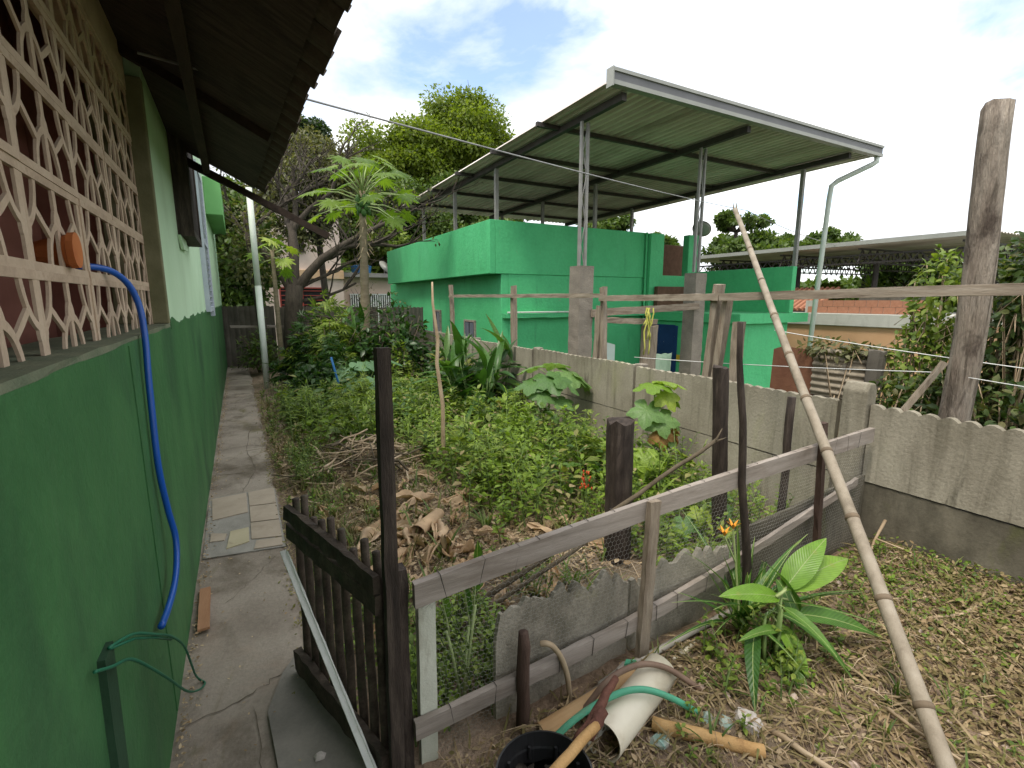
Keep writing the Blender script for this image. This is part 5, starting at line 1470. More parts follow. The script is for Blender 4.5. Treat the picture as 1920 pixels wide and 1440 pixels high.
# straw: thin dry stalks on the ground
def straw(n, xy, m, label, L0=.05, L1=.25, r=.0016):
    mb = MB(); xs, ys = xy(n)
    for x, y in zip(xs, ys):
        a = RNG.uniform(0, 6.28); L_ = RNG.uniform(L0, L1); z = ghf(x, y) + RNG.uniform(.004, .03)
        dx, dy = math.cos(a) * L_, math.sin(a) * L_
        mb.tube([(x, y, z), (x + dx * .5 + RNG.uniform(-.01, .01), y + dy * .5, z + RNG.uniform(0, .03)), (x + dx, y + dy, max(ghf(x + dx, y + dy), z - .02) + .004)], [r, r, r * .6], 3, cap=False)
    stuff(mb.build('straw', m), label, 'straw')
straw(3800, dry_xy, M['twig'], 'dry straw and stalks lying in the garden clearings', .06, .34, .0022)
straw(1500, yard_xy, M['twig'], 'dry straw lying on the yard ground', .04, .22, .0013)

def wall_foot(n):
    return -.335 + np.abs(NPR.normal(0, .028, n)), NPR.uniform(1.0, 12, n)
def path_edge_xy(n):
    return .17 + NPR.normal(0, .035, n), NPR.uniform(1.9, 10, n)
def on_path(lv, z):
    lv.p = [(p[0], p[1], z + RNG.uniform(0, .008)) for p in lv.p]; return lv
stuff(on_path(flat_leaves(1500, wall_foot, (.006, .022), (0, .01), .5), .008).build('path_dirt', M['lf_dry'], T_OVAL), 'crumbs of dirt and leaf bits along the foot of the green wall', 'litter')
stuff(on_path(flat_leaves(1500, path_edge_xy, (.008, .03), (0, .01), .5), .006).build('path_moss', M['lf_litter'], T_OVAL), 'moss and leaf bits creeping over the path edge', 'litter')
def path_any(n):
    return NPR.uniform(-.33, .16, n), NPR.uniform(1.2, 10, n)
stuff(on_path(flat_leaves(260, path_any, (.006, .02), (0, .01), .4), .008).build('path_crumbs', M['lf_dry'], T_OVAL), 'a few dry crumbs scattered on the path', 'litter')
# crumbs of rubble and clods in the yard
mb = MB()
xs_, ys_ = yard_xy(420)
for x, y in zip(xs_, ys_):
    r_ = RNG.choice((.004, .006, .006, .008, .012, .018)); z = ghf(x, y) + r_ * .5
    mb.loft([[Vector((x + r_ * q * math.cos(a) * RNG.uniform(.7, 1.2), y + r_ * q * math.sin(a) * RNG.uniform(.7, 1.2), z + zz * r_)) for a in (0, 1.05, 2.1, 3.14, 4.2, 5.2)] for q, zz in ((.7, -.6), (1.1, .1), (.5, .8))])
stuff(mb.build('rubble_crumbs', M['stone_pink']), 'small pinkish stones and clods strewn over the yard', 'gravel')
# brush pile: loose dead sticks, each its own piece
BP = thing('brush_pile', 'pile of dead branches and roots in the garden behind the gate', 'brush pile', (.95, 4.8, 0.0))
for k in range(120):
    a = RNG.gauss(1.9, .9); L_ = RNG.uniform(.22, .70); x = RNG.gauss(.95, .27); y = RNG.gauss(4.72, .32)
    x = min(max(x, .42), 1.55); z = ghf(x, y) + .04 + RNG.random() * .26 * max(0, 1 - ((x - .95) / .6) ** 2 - ((y - 4.75) / .7) ** 2)
    dx, dy = math.cos(a) * L_ / 2, math.sin(a) * L_ / 2; tz = RNG.uniform(-.05, .05)
    r = RNG.choice((.004, .005, .006, .009, .013))
    mb = MB(); mb.tube([(x - dx, y - dy, max(z - tz, .02)), (x - dx * .3, y - dy * .3 + RNG.uniform(-.03, .03), z + RNG.uniform(-.01, .03)), (x + dx * .4 + RNG.uniform(-.03, .03), y + dy * .4, z + .01), (x + dx, y + dy, max(z + tz, .02))], [r, r, r * .85, r * .55], 5, j=.1)
    if RNG.random() < .4:
        mb.tube([(x + dx * .4, y + dy * .4, z + .01), (x + dx * .4 + RNG.uniform(-.12, .12), y + dy * .4 + RNG.uniform(-.12, .12), z + RNG.uniform(.0, .08))], [r * .6, r * .3], 4)
    mb.build('stick', M['twig'] if RNG.random() < .72 else M['twig_dark'], BP, smooth=True)

# crumpled dry banana leaves
def crumple(L_, W_, seed):
    rr = np.random.default_rng(seed); nx_, ny_ = 9, 15; vs = []
    ph = rr.uniform(0, 6, 6)
    for j in range(ny_):
        t = j / (ny_ - 1); w = W_ / 2 * (math.sin(math.pi * (.08 + .88 * t)) ** .5) * (1 + .15 * math.sin(t * 17 + ph[0]))
        for i in range(nx_):
            u = -1 + 2 * i / (nx_ - 1)
            z = .02 * math.sin(u * 4 + ph[1] + t * 5) + .025 * abs(math.sin(u * 2.5 + ph[2])) + .018 * math.sin(t * 11 + u * 3 + ph[3]) + .03 * u * u * math.sin(ph[4] + t * 4) + rr.normal(0, .004)
            vs.append((u * w + .03 * math.sin(t * 4 + ph[5]), L_ * (t - .5), z))
    mb = MB(); mb.add(vs, [(j * nx_ + i, j * nx_ + i + 1, (j + 1) * nx_ + i + 1, (j + 1) * nx_ + i) for j in range(ny_ - 1) for i in range(nx_ - 1)])
    mb.m = 0; mb.tube([(.03 * math.sin(ph[5]), -L_ * .5, .03), (0, 0, .035), (.03 * math.sin(4 + ph[5]), L_ * .5, .02)], [.009, .007, .003], 5)
    return mb.mesh('dry_leaf', M['dry_banana'], smooth=True)
M['dry_banana'] = leafmat('dry_banana_leaf', [L3(.40, .26, .15), L3(.50, .345, .215), L3(.58, .43, .29)], rough=.85, trans=.08, obj=True, spec=.1, nscale=9)
DH = thing('dry_leaf_heap', 'heap of crumpled tan banana leaves on the ground behind the gate', 'leaf heap', (1.0, 3.2, 0.0))
cms = [crumple(RNG.uniform(.20, .42), RNG.uniform(.05, .13), k) for k in range(9)]
for k in range(60):
    x = RNG.gauss(1.05, .36); y = RNG.gauss(3.2, .62)
    x = min(max(x, .42), 1.95); y = min(max(y, 2.1), 4.5)
    place(cms[k % 9], 'dry_leaf', DH, (x, y, ghf(x, y) + RNG.uniform(.01, .06)), (RNG.gauss(0, .16), RNG.gauss(0, .2), RNG.uniform(0, 6.28)), RNG.uniform(.55, 1.05))
for k in range(14):
    x = RNG.gauss(1.8, .28); y = RNG.gauss(2.55, .22)
    place(cms[k % 7], 'dry_leaf', DH, (x, y, ghf(x, y) + RNG.uniform(.01, .05)), (RNG.gauss(0, .2), RNG.gauss(0, .2), RNG.uniform(0, 6.28)), RNG.uniform(.4, .8))
for k, (x, y) in enumerate(((2.2, 5.1), (2.3, 5.3), (2.12, 5.0), (2.25, 4.9))):
    place(cms[k], 'dry_leaf', DH, (x, y, .08), (RNG.gauss(0, .3), RNG.gauss(0, .3), RNG.uniform(0, 6.28)), .8)
mb = MB()
c0 = Vector((.93, 2.98, .12)); d_ = Vector((.75, .6, .05)).normalized(); sd_ = d_.cross(Vector((0, 0, 1))).normalized(); u_ = sd_.cross(d_)
mb.loft([[c0 + d_ * t + (sd_ * math.cos(a) + u_ * math.sin(a) * .8) * r for a in np.linspace(0, 5.9, 12)] for t, r in ((0, .055), (.12, .052), (.28, .045), (.28, .040), (.12, .047), (0, .050))], cap=False)
mb.build('curled_leaf_sheath', M['dry_banana'], DH, smooth=True)

# ================================================================== single plants of the garden
# papaya
def papaya_r(a):
    lobes = (0, .66, 1.3, 1.95, 2.6); r = .30
    for L_, c in zip((1.0, .95, .85, .68, .45), lobes):
        for s in (-1, 1):
            d = (a - s * c)
            main = L_ * math.exp(-(d / .20) ** 2)
            side = L_ * .80 * (math.exp(-((abs(d) - .24) / .10) ** 2))
            r = max(r, main, side * (1 if c < 2 else .6))
    return r
pp = fan_mesh('leaf', papaya_r, M['lf_papaya'], n=120, cup=.05, droop=.26, stalk=None, wave=.05)
def papaya(name, label, base, H_, r0, nleaf, pl, blade, m_bark, tilt=(0, 0), mesh=None, fruits=True, elev=(-.25, 1.15)):
    T = thing(name, label, 'tree', base)
    bx, by, bz = base
    mb = MB(); pts = []; rr = []
    for i in range(15):
        t = i / 14; pts.append((bx + tilt[0] * t, by + tilt[1] * t, bz + H_ * t)); rr.append(r0 * (1.1 - .45 * t) * (1 + .08 * math.sin(i * 2.5)))
    mb.tube(pts, rr, 10, j=.05); trunk = mb.build('trunk', m_bark, T, smooth=True)
    top = Vector(pts[-1])
    for i in range(nleaf):
        ph = i * 2.399 + .4; el = elev[0] + (elev[1] - elev[0]) * (i / (nleaf - 1)) + RNG.uniform(-.12, .12)
        d = Vector((math.cos(ph) * math.cos(el), math.sin(ph) * math.cos(el), math.sin(el)))
        L_ = pl * RNG.uniform(.8, 1.12) * (1.0 - .25 * max(0, el - .6)); st = top + Vector((0, 0, -.28 + .3 * i / nleaf)) * (H_ / 3.5)
        e = st + d * L_ + Vector((0, 0, -.10 * L_)); mid = st + d * L_ * .5 + Vector((0, 0, .04 * L_))
        lf = place(mesh or pp, 'leaf', T, e, aim((d.x, d.y, min(d.z, .3) - .5), RNG.uniform(-.5, .5)), blade * RNG.uniform(.82, 1.12))
        mb = MB(); mb.tube([st, mid, e], [.016 * r0 / .09, .012 * r0 / .09, .009 * r0 / .09], 6); mb.build('petiole', M['stalk_pale'], T, smooth=True)
    if fruits:
        for i in range(16):
            ph = i * 2.4; z = top.z - .10 - .022 * i
            c = Vector((top.x + .10 * math.cos(ph), top.y + .10 * math.sin(ph), z)); mb = MB()
            mb.loft([[c + Vector((.055 * math.sin(th) * math.cos(a), .055 * math.sin(th) * math.sin(a), .075 * math.cos(th))) for a in np.linspace(0, 5.5, 8)] for th in np.linspace(.1, 3.04, 6)])
            mb.build('fruit', M['fruit'], T, smooth=True)
        mb = MB()
        for i in range(26):
            ph = i * 2.4; z = top.z - .5 - .03 * i; r_ = r0 * .85
            mb.tube([(top.x + r_ * math.cos(ph), top.y + r_ * math.sin(ph), z), (top.x + (r_ + .10) * math.cos(ph), top.y + (r_ + .10) * math.sin(ph), z - .12)], [.012, .004], 4)
        mb.build('old_leaf_stub', M['twig'], T)
    return T, trunk
papaya('papaya_tree', 'tall papaya tree with round crown of lobed leaves in the garden', (2.28, 10.5, 0), 3.80, .100, 30, .90, .36, M['bark_pale'], (.10, 0))
# climbers and moss on the trunk
PY = M['lf_yel']
pp_y = fan_mesh('leaf', papaya_r, M['lf_yel'], n=90, cup=.05, droop=.35, stalk=None, wave=.05)
papaya('papaya_tree', 'slender young papaya with yellowing leaves left of the dark tree', (.70, 11.0, 0), 2.62, .055, 9, .34, .26, M['bark_pale'], (-.02, 0), mesh=pp_y, fruits=False, elev=(-.5, .9))
# drooping yellow dead leaves on young papaya
# cassava-like shrubs
def shrub(name, label, c, rad, h, n, size, m, tpl, cat='shrub', stems=7, z0=0.0, shell=.55):
    T = thing(name, label, cat, (c[0], c[1], z0))
    mb = MB()
    for k in range(stems):
        a = RNG.uniform(0, 6.28); r_ = rad * RNG.uniform(.3, .9)
        mb.tube([(c[0] + .05 * math.cos(a), c[1] + .05 * math.sin(a), z0), (c[0] + r_ * .5 * math.cos(a), c[1] + r_ * .5 * math.sin(a), z0 + h * .5), (c[0] + r_ * math.cos(a), c[1] + r_ * math.sin(a), z0 + h * RNG.uniform(.75, .95))], [.016, .011, .005], 5, j=.1)
    mb.build('stem', M['twig_dark'], T, smooth=True)
    lv = Leaves()
    u = rnd_unit(n); u[:, 2] = np.abs(u[:, 2]) * 1.0
    rr = (shell + (1 - shell) * NPR.random(n)) * (1 + .18 * np.sin(u[:, 0] * 5 + c[0]) + .15 * np.sin(u[:, 1] * 6 + 1))
    P_ = np.stack([c[0] + u[:, 0] * rr * rad, c[1] + u[:, 1] * rr * rad, z0 + h * (.12 + .88 * u[:, 2] * rr)], 1)
    A_ = u * np.array([1, 1, .3]) + NPR.normal(0, .45, (n, 3)) + np.array([0, 0, -.15]); N_ = u * .6 + np.array([0, 0, 1.]) + NPR.normal(0, .35, (n, 3))
    lv.arr(P_, A_, N_, size * NPR.uniform(.6, 1.25, n))
    lv.build('foliage', m, tpl, T)
    return T
shrub('cassava_shrub', 'dark leafy shrub with fingered leaves beside the white pole', (1.15, 9.7), .58, 1.25, 460, .20, M['lf_dark'], T_PALM)
shrub('cassava_shrub', 'fingered leaf shrub left of the papaya trunk, brighter on top', (1.45, 9.6), .75, 1.42, 560, .21, M['lf_weed'], T_PALM)
shrub('cassava_shrub', 'low dark shrub behind the round grey green leaves', (1.35, 8.6), .58, .85, 420, .18, M['lf_dark'], T_PALM)
shrub('citrus_bush', 'dark glossy bush to the right of the papaya trunk', (2.65, 9.1), .62, 1.50, 1500, .13, M['lf_dark'], T_OVAL, stems=9)
shrub('citrus_bush', 'small pale green bush in front of the dark glossy bush', (2.45, 8.5), .38, .85, 500, .10, M['lf_weed'], T_OVAL)
shrub('leafy_bush', 'low dark bush at the path edge right of the white pole', (.98, 8.3), .36, .62, 420, .13, M['lf_dark'], T_OVAL)
shrub('leafy_bush', 'rounded dark shrub between cassava and papaya trunk', (2.05, 9.4), .62, 1.22, 900, .15, M['lf_dark'], T_OVAL)
shrub('leafy_bush', 'mid green shrub beside the wall beyond the strap leaf clump', (3.02, 7.3), .42, .95, 520, .15, M['lf_weed2'], T_OVAL)
shrub('leafy_bush', 'sprawling green bush at the far end of the path by the fence pole', (.35, 12.6), .45, 1.0, 600, .11, M['lf_mid'], T_OVAL)
shrub('leafy_bush', 'bright green grassy clump below the papaya crown', (1.75, 10.8), .55, 1.35, 500, .30, M['lf_bright'], T_BLADE)
shrub('leafy_bush', 'dark low bush at the foot of the brown wall', (3.2, 8.3), .38, .7, 420, .16, M['lf_dark'], T_OVAL)

# round grey-green leaves (taro)
def round_r(a):
    d = abs(abs(a) - math.pi)
    return (.94 + .06 * math.cos(a)) * (1 - .55 * math.exp(-(d / .16) ** 2))
tar = fan_mesh('leaf', round_r, M['lf_taro'], n=40, cup=.1, droop=.10, wave=.02)
TA = thing('round_leaf_plant', 'low plant with big round grey green leaves behind the blue tool', 'plant', (1.75, 8.0, 0))
for (x, y, z, r, az, ti) in ((1.40, 8.05, .50, .20, -2.2, .55), (1.66, 8.1, .60, .19, -1.2, .35), (1.92, 8.1, .58, .22, -.9, .45), (1.55, 7.8, .34, .19, -1.8, .6), (1.85, 7.75, .36, .23, -1.2, .5), (2.10, 7.85, .38, .21, -.6, .55), (1.70, 7.55, .18, .17, -1.6, .5), (2.22, 8.1, .62, .17, -.2, .4), (1.3, 7.8, .28, .15, -2.6, .5)):
    place(tar, 'leaf', TA, (x, y, z), aim((math.cos(az) * math.cos(ti), math.sin(az) * math.cos(ti), -math.sin(ti))), r)
    mb = MB(); mb.tube([(1.75 + (x - 1.75) * .3, 8.0, 0), ((x + 1.75) / 2, (y + 8.1) / 2, z * .7), (x, y, z)], .009, 6); mb.build('stalk', M['stalk_pale'], TA, smooth=True)

# clumps of strap-like ginger leaves
gl = [blade_mesh('leaf', 1.0, .175, M['lf_clump'], droop=dr_, fold=.14, segs=7, stalk=.0) for dr_ in (.15, .35, .6)]
def ginger_clump(label, c, n, h, spread, name='ginger_clump', Lr=(.35, .6)):
    T = thing(name, label, 'plant', (c[0], c[1], 0))
    sm_ = MB()
    for i in range(n // 5):
        a = RNG.uniform(0, 6.28); r_ = spread * RNG.uniform(.1, .8); b0_ = Vector((c[0] + r_ * .6 * math.cos(a), c[1] + r_ * .6 * math.sin(a), 0)); hh = h * RNG.uniform(.6, 1.0)
        e = b0_ + Vector((.3 * spread * math.cos(a) * RNG.uniform(.3, 1.4), .3 * spread * math.sin(a) * RNG.uniform(.3, 1.4), hh))
        sm_.tube([b0_, b0_.lerp(e, .5) + Vector((0, 0, .03)), e], [.012, .010, .006], 5)
        side = RNG.uniform(0, 6.28)
        for k in range(6):
            t = .25 + .75 * k / 5; p = b0_.lerp(e, t); sa = side + (math.pi if k % 2 else 0) + RNG.uniform(-.6, .6); el = RNG.uniform(.1, .8) if k < 5 else 1.2
            place(RNG.choice(gl), 'leaf', T, p, aim((math.cos(sa) * math.cos(el), math.sin(sa) * math.cos(el), math.sin(el)), RNG.uniform(-.4, .4)), RNG.uniform(*Lr))
    sm_.build('cane', M['stalk'], T, smooth=True)
    return T
ginger_clump('big clump of dark strap leaves by the wall in mid garden', (2.85, 6.15), 150, .86, .75, Lr=(.42, .72))
ginger_clump('clump of strap leaves below the papaya tree', (1.95, 10.2), 40, 1.25, .5, Lr=(.4, .7))
ginger_clump('small leaning strap leaf plant left of the blue tool', (.93, 6.9), 10, .42, .2, Lr=(.2, .34), name='young_ginger')
ginger_clump('young strap leaf plant beside the foot of the white pole', (.72, 9.8), 10, .5, .2, Lr=(.25, .4), name='young_ginger')

# broad lobed pale leaves over the wall foot
def lobed_r(a):
    d = abs(abs(a) - math.pi)
    return (.80 + .16 * math.cos(5 * a) * (abs(a) < 2.4) + .05 * math.cos(15 * a)) * (1 - .6 * math.exp(-(d / .2) ** 2))
lob = fan_mesh('leaf', lobed_r, M['lf_pale'], n=60, cup=.12, droop=.22, wave=.05)
lob_y = fan_mesh('leaf', lobed_r, M['lf_yel'], n=60, cup=.12, droop=.30, wave=.06)
lob_b = fan_mesh('leaf', lobed_r, M['lf_brown'], n=60, cup=.2, droop=.6, wave=.12)
def broad_plant(label, base, stemtop, leaves, name='broad_leaf_plant', sr=.012):
    T = thing(name, label, 'plant', base)
    mb = MB(); b_ = Vector(base); s_ = Vector(stemtop); mb.tube([b_, b_.lerp(s_, .5) + Vector((.02, .02, 0)), s_], [sr, sr * .85, sr * .6], 7); mb.build('stem', M['stalk_pale'], T, smooth=True)
    for (ms, x, y, z, r, az, ti) in leaves:
        place(ms, 'leaf', T, (x, y, z), aim((math.cos(az) * math.cos(ti), math.sin(az) * math.cos(ti), -math.sin(ti)), RNG.uniform(-.3, .3)), r)
        t = min(1, max(.15, (z - base[2]) / max(.1, stemtop[2] - base[2]) - .12)); a0 = b_.lerp(s_, t)
        mb = MB(); mb.tube([a0, a0.lerp(Vector((x, y, z)), .55) + Vector((0, 0, .025)), (x, y, z)], [.006, .005, .004], 5); mb.build('stalk', M['stalk_pale'], T, smooth=True)
    return T
broad_plant('spreading plant with large pale lobed leaves against the wall', (3.05, 4.7, 0), (3.08, 4.62, .78),
            [(lob, 2.78, 4.55, .74, .22, -2.4, .35), (lob, 2.95, 4.45, .78, .25, -1.7, .45), (lob, 3.12, 4.42, .77, .25, -1.2, .5), (lob, 3.28, 4.5, .80, .27, -.7, .4), (lob, 3.40, 4.5, .72, .22, -.3, .75), (lob, 3.05, 4.35, .55, .17, -1.2, .4), (lob, 3.2, 4.72, .9, .2, .2, .3), (lob, 2.9, 4.75, .88, .2, 2.4, .3), (lob, 2.82, 4.4, .62, .16, -2.2, .6)])
broad_plant('tall plant with big yellow green leaves in front of the wall', (3.1, 3.02, 0), (3.06, 3.0, .92),
            [(lob_y, 2.98, 2.95, .95, .17, -2.3, .1), (lob_y, 3.14, 2.94, .96, .17, -.9, .1), (lob_y, 3.08, 2.88, .86, .15, -1.5, .75), (lob_y, 3.2, 2.95, .82, .14, -.5, .6), (lob, 2.90, 2.92, .74, .17, -2.5, .75), (lob, 3.0, 2.85, .66, .16, -1.9, .85), (lob, 3.2, 2.9, .62, .13, -.5, .8), (lob_y, 3.22, 3.0, .42, .11, -.4, .8), (lob_y, 2.98, 2.9, .36, .12, -1.9, .6),
             (lob_y, 2.78, 2.8, .36, .16, -2.3, 1.0), (lob_b, 3.0, 2.83, .55, .13, -1.9, .9), (lob_b, 3.28, 2.95, .47, .11, -.4, 1.0), (lob_b, 3.34, 3.0, .52, .09, -.2, .9), (lob, 3.12, 2.85, .48, .12, -1.2, .8), (lob_y, 3.3, 2.8, .30, .13, -.6, .7), (lob, 2.95, 2.75, .22, .13, -1.6, .6)], name='tall_broad_leaf_plant')
broad_plant('low plant with heart shaped leaves behind the fence corner', (2.75, 2.25, 0), (2.8, 2.2, .28),
            [(lob_y, 2.62, 2.1, .22, .10, -2.4, .6), (lob, 2.78, 2.05, .25, .10, -1.5, .6), (lob, 2.92, 2.15, .30, .11, -.7, .5), (lob, 2.7, 2.25, .32, .10, 2.6, .4), (lob_y, 2.95, 2.3, .22, .09, .2, .5), (lob, 2.5, 2.12, .16, .10, -2.2, .7)], name='heart_leaf_plant')
# upright paired leaves behind the chicken wire
ul = blade_mesh('leaf', .22, .075, M['lf_ginger'], droop=.05, fold=.2, segs=7, stalk=.08)
UP = thing('upright_leaf_plant', 'three upright oval leaves behind the chicken wire by the white post', 'plant', (.67, 1.62, 0))
for (x, y, z, d) in ((.60, 1.60, .45, (-.15, .05, 1)), (.70, 1.62, .42, (-.12, -.1, .9)), (.735, 1.63, .50, (.1, .0, 1))):
    place(ul, 'leaf', UP, (x, y, z), aim(d, RNG.uniform(-.4, .4)), 1.0)
    mb = MB(); mb.tube([(.67, 1.62, 0), (.67 + (x - .67) * .6, 1.62, z * .6), (x, y, z - .06)], .006, 6); mb.build('stalk', M['stalk_pale'], UP, smooth=True)
# single tall leafy weeds that stand out
def tall_weed(label, x, y, h, n, size, m, tpl=T_OVAL):
    T = thing('tall_weed', label, 'weed', (x, y, 0)); lv = Leaves(); s_ = MB()
    herb(lv, s_, x, y, h, n, size, .1, bushy=.42); s_.build('stem', M['stalk'], T); lv.build('foliage', m, tpl, T)
tall_weed('tall leafy weed with oval leaves left of the yellow green plant', 2.35, 3.9, .66, 60, .10, M['lf_bright'])
tall_weed('feathery bright weed rising in front of the pale lobed leaves', 2.45, 3.35, .72, 90, .085, M['lf_bright'])
tall_weed('leafy weed just left of the black stump', 1.72, 2.75, .55, 60, .075, M['lf_bright'])
tall_weed('broad leaved weed below the strap leaf clump', 2.3, 4.9, .62, 46, .13, M['lf_weed'])
tall_weed('pale leafy weed at the left end of the strap leaf clump', 2.25, 5.5, .50, 50, .11, M['lf_weed'])
tall_weed('thin weed between the garden stick and the black stump', 1.95, 3.3, .46, 45, .08, M['lf_weed'])
tall_weed('lush weed around the foot of the yellow green plant', 2.95, 2.75, .36, 70, .075, M['lf_bright'])
tall_weed('yellowish sprout standing in the dry leaves', 1.38, 3.15, .36, 12, .14, M['lf_grass'], T_BLADE)
RB = MB()
for k in range(22):
    c = Vector((2.05 + RNG.gauss(0, .022), 2.62 + RNG.gauss(0, .022), .40 + RNG.uniform(-.10, .08))); RB.loft([[c + Vector((.007 * math.sin(th) * math.cos(a), .007 * math.sin(th) * math.sin(a), .012 * math.cos(th))) for a in np.linspace(0, 5.2, 6)] for th in (.2, 1.1, 2.0, 2.9)])
RB.m = 1; RB.tube([(2.05, 2.62, 0), (2.06, 2.62, .46)], .004, 5)
tag(RB.build('red_flower_spike', [M['red_petal'], M['stalk']]), 'small red flower spike beside the black stump', 'flower')

# ------------------------------------------------------------------ plants in the yard
LY = thing('lily_plant', 'arching strap leaved lily with orange flowers against the fence', 'plant', (2.06, 1.36, .04))
lyb = [blade_mesh('leaf', .55, .032, M['lf_ginger'], droop=d_, fold=.25, segs=9, stalk=0) for d_ in (.15, .5, .9)]
for k in range(30):
    a = RNG.uniform(0, 6.28); el = RNG.uniform(.7, 1.35)
    d = (math.cos(a) * math.cos(el), math.sin(a) * math.cos(el) * .55 - .05, math.sin(el))
    place(lyb[k % 3], 'leaf', LY, (2.06 + RNG.uniform(-.06, .06), 1.36 + RNG.uniform(-.04, .03), .04), aim(d, RNG.uniform(-.3, .3)), RNG.uniform(.7, 1.12))
for (x, z) in ((1.96, .62), (1.90, .60)):
    mb = MB(); mb.tube([(2.05, 1.36, .05), (2.0, 1.38, .4), (x, 1.38, z - .04)], .005, 5); mb.build('flower_stem', M['stalk_pale'], LY)
    pm_ = blade_mesh('petal', .085, .022, M['orange_petal'], droop=.3, segs=5, stalk=0)
    for k in range(5):
        place(pm_, 'petal', LY, (x, 1.38, z - .04), aim((math.cos(k * 1.26) * .4, math.sin(k * 1.26) * .4, .9)), .62)

GR = thing('broad_ginger', 'broad leaved ginger plant with light green top leaves in the yard', 'plant', (1.97, 1.13, .06))
gA = blade_mesh('leaf', .37, .145, M['lf_ginger_lt'], droop=.28, fold=.10, segs=10, stalk=.06, ripple=.002)
gB = blade_mesh('leaf', .38, .085, M['lf_ginger'], droop=.40, fold=.14, segs=10, stalk=.06, ripple=.003)
gC = blade_mesh('leaf', .30, .07, M['lf_ginger'], droop=.75, fold=.14, segs=10, stalk=.05)
RT = Vector((.875, -.485, 0)); FW = Vector((.485, .875, 0)); UPV = Vector((0, 0, 1))
def dirv(r, f, u):
    return RT * r + FW * f + UPV * u
top_ = Vector((1.985, 1.135, .37))
for (ms, off, d, roll, sc_) in ((gA, (0.02, 0, .03), (1.0, .12, .20), .25, 1.08), (gA, (.01, 0, .03), (.45, .35, .62), .45, .80), (gA, (-.01, 0, -.01), (-.9, -.25, .15), -.2, .82), (gB, (.02, -.01, -.03), (.35, -.8, .12), .2, .7),
                            (gB, (.03, 0, -.08), (.95, -.35, .05), .3, 1.12), (gC, (.02, 0, -.10), (.55, -.5, -.1), 0, 1.0), (gB, (-.03, 0, -.06), (-.8, -.1, .2), -.3, .75), (gC, (-.02, 0, -.12), (-.35, -.6, .15), .2, .95),
                            (gB, (0, 0, .02), (-.35, .1, .85), .2, .8), (gB, (0, .02, -.05), (.2, .8, .3), 0, .9), (gC, (.0, 0, -.18), (.25, -.8, .05), .2, .9), (gB, (.02, .02, -.15), (.8, .3, .0), .2, .9), (gC, (-.04, 0, -.2), (-.7, -.4, .1), 0, .85), (gA, (.0, 0, -.14), (.05, -.75, -.25), .3, .55)):
    place(ms, 'leaf', GR, top_ + dirv(*off) + (Vector((0, 0, 0)) if ms is gA else Vector((RNG.uniform(-.09, .07), RNG.uniform(-.05, .05), RNG.uniform(-.12, .0)))), aim(dirv(*d) + Vector((RNG.uniform(-.25, .25), RNG.uniform(-.25, .25), RNG.uniform(-.1, .25))), roll + RNG.uniform(-.3, .3)), sc_ * RNG.uniform(.85, 1.05))
for k in range(6):
    kx = -.09 + .03 * k; ky = .03 * math.sin(k * 2.1)
    mb = MB(); mb.tube([(1.96 + kx * .7, 1.13 + ky * .6, .05), (1.97 + kx, 1.13 + ky, .2), (1.985 + kx * (1 if k != 3 else 0), 1.135 + ky * (k != 3), .38 - .05 * abs(k - 3))], [.010, .009, .005], 6); mb.build('cane', M['stalk'], GR, smooth=True)
lv = Leaves(); s_ = MB()
for k in range(34):
    herb(lv, s_, 1.92 + RNG.gauss(0, .14), 1.16 + RNG.gauss(0, .10), RNG.uniform(.05, .20), 12, .04, z0=.06)
stuff(lv.build('undergrowth', M['lf_weed'], T_OVAL, GR)); stuff(s_.build('undergrowth_stem', M['stalk'], GR))

# ------------------------------------------------------------------ thicket behind the right-hand wall
def thicket(label, blobs, n, size, m, name='vine_thicket', tpl=T_OVAL, vines=14, z0=-1.1):
    cx_0 = sum(b[0] for b in blobs) / len(blobs); cy_0 = sum(b[1] for b in blobs) / len(blobs)
    T = thing(name, label, 'shrub', (cx_0, cy_0, z0)); lv = Leaves(); per = n // len(blobs); mb = MB()
    for (x, y, z, rx, ry, rz_) in blobs:
        u = rnd_unit(per); rr = .62 + .45 * NPR.random(per)
        P_ = np.stack([x + u[:, 0] * rr * rx, y + u[:, 1] * rr * ry, z + u[:, 2] * rr * rz_], 1)
        A_ = u * .6 + NPR.normal(0, .5, (per, 3)) + np.array([0, 0, -.35]); N_ = u + np.array([0, 0, .6]) + NPR.normal(0, .4, (per, 3))
        lv.arr(P_, A_, N_, size * NPR.uniform(.55, 1.3, per))
        for k in range(vines):
            a = rnd_unit(1)[0]; p = Vector((x + a[0] * rx, y + a[1] * ry, z + a[2] * rz_)); b_ = Vector((x + RNG.uniform(-.2, .2), y + RNG.uniform(-.2, .2), z0))
            mb.tube([b_, b_.lerp(p, .55) + Vector((RNG.uniform(-.15, .15), RNG.uniform(-.15, .15), .2)), p, p + Vector((a[0] * .15, a[1] * .15, -.12))], [.012, .009, .006, .003], 4)
    lv.build('foliage', m, tpl, T); mb.build('vine_stem', M['twig'], T, smooth=True)
    return T
thicket('vine covered thicket behind the thick wooden pole at the right edge', [(5.15, 1.42, 1.55, .36, .30, .58), (5.1, 1.2, 1.7, .34, .26, .5), (5.3, 1.0, 1.2, .4, .3, .8), (5.2, 1.2, .95, .45, .40, .8), (5.0, 1.62, .7, .32, .30, .6), (5.7, 1.1, 1.45, .5, .45, .75), (4.7, 1.25, .45, .3, .3, .6)], 7500, .075, M['lf_vine'], vines=30)
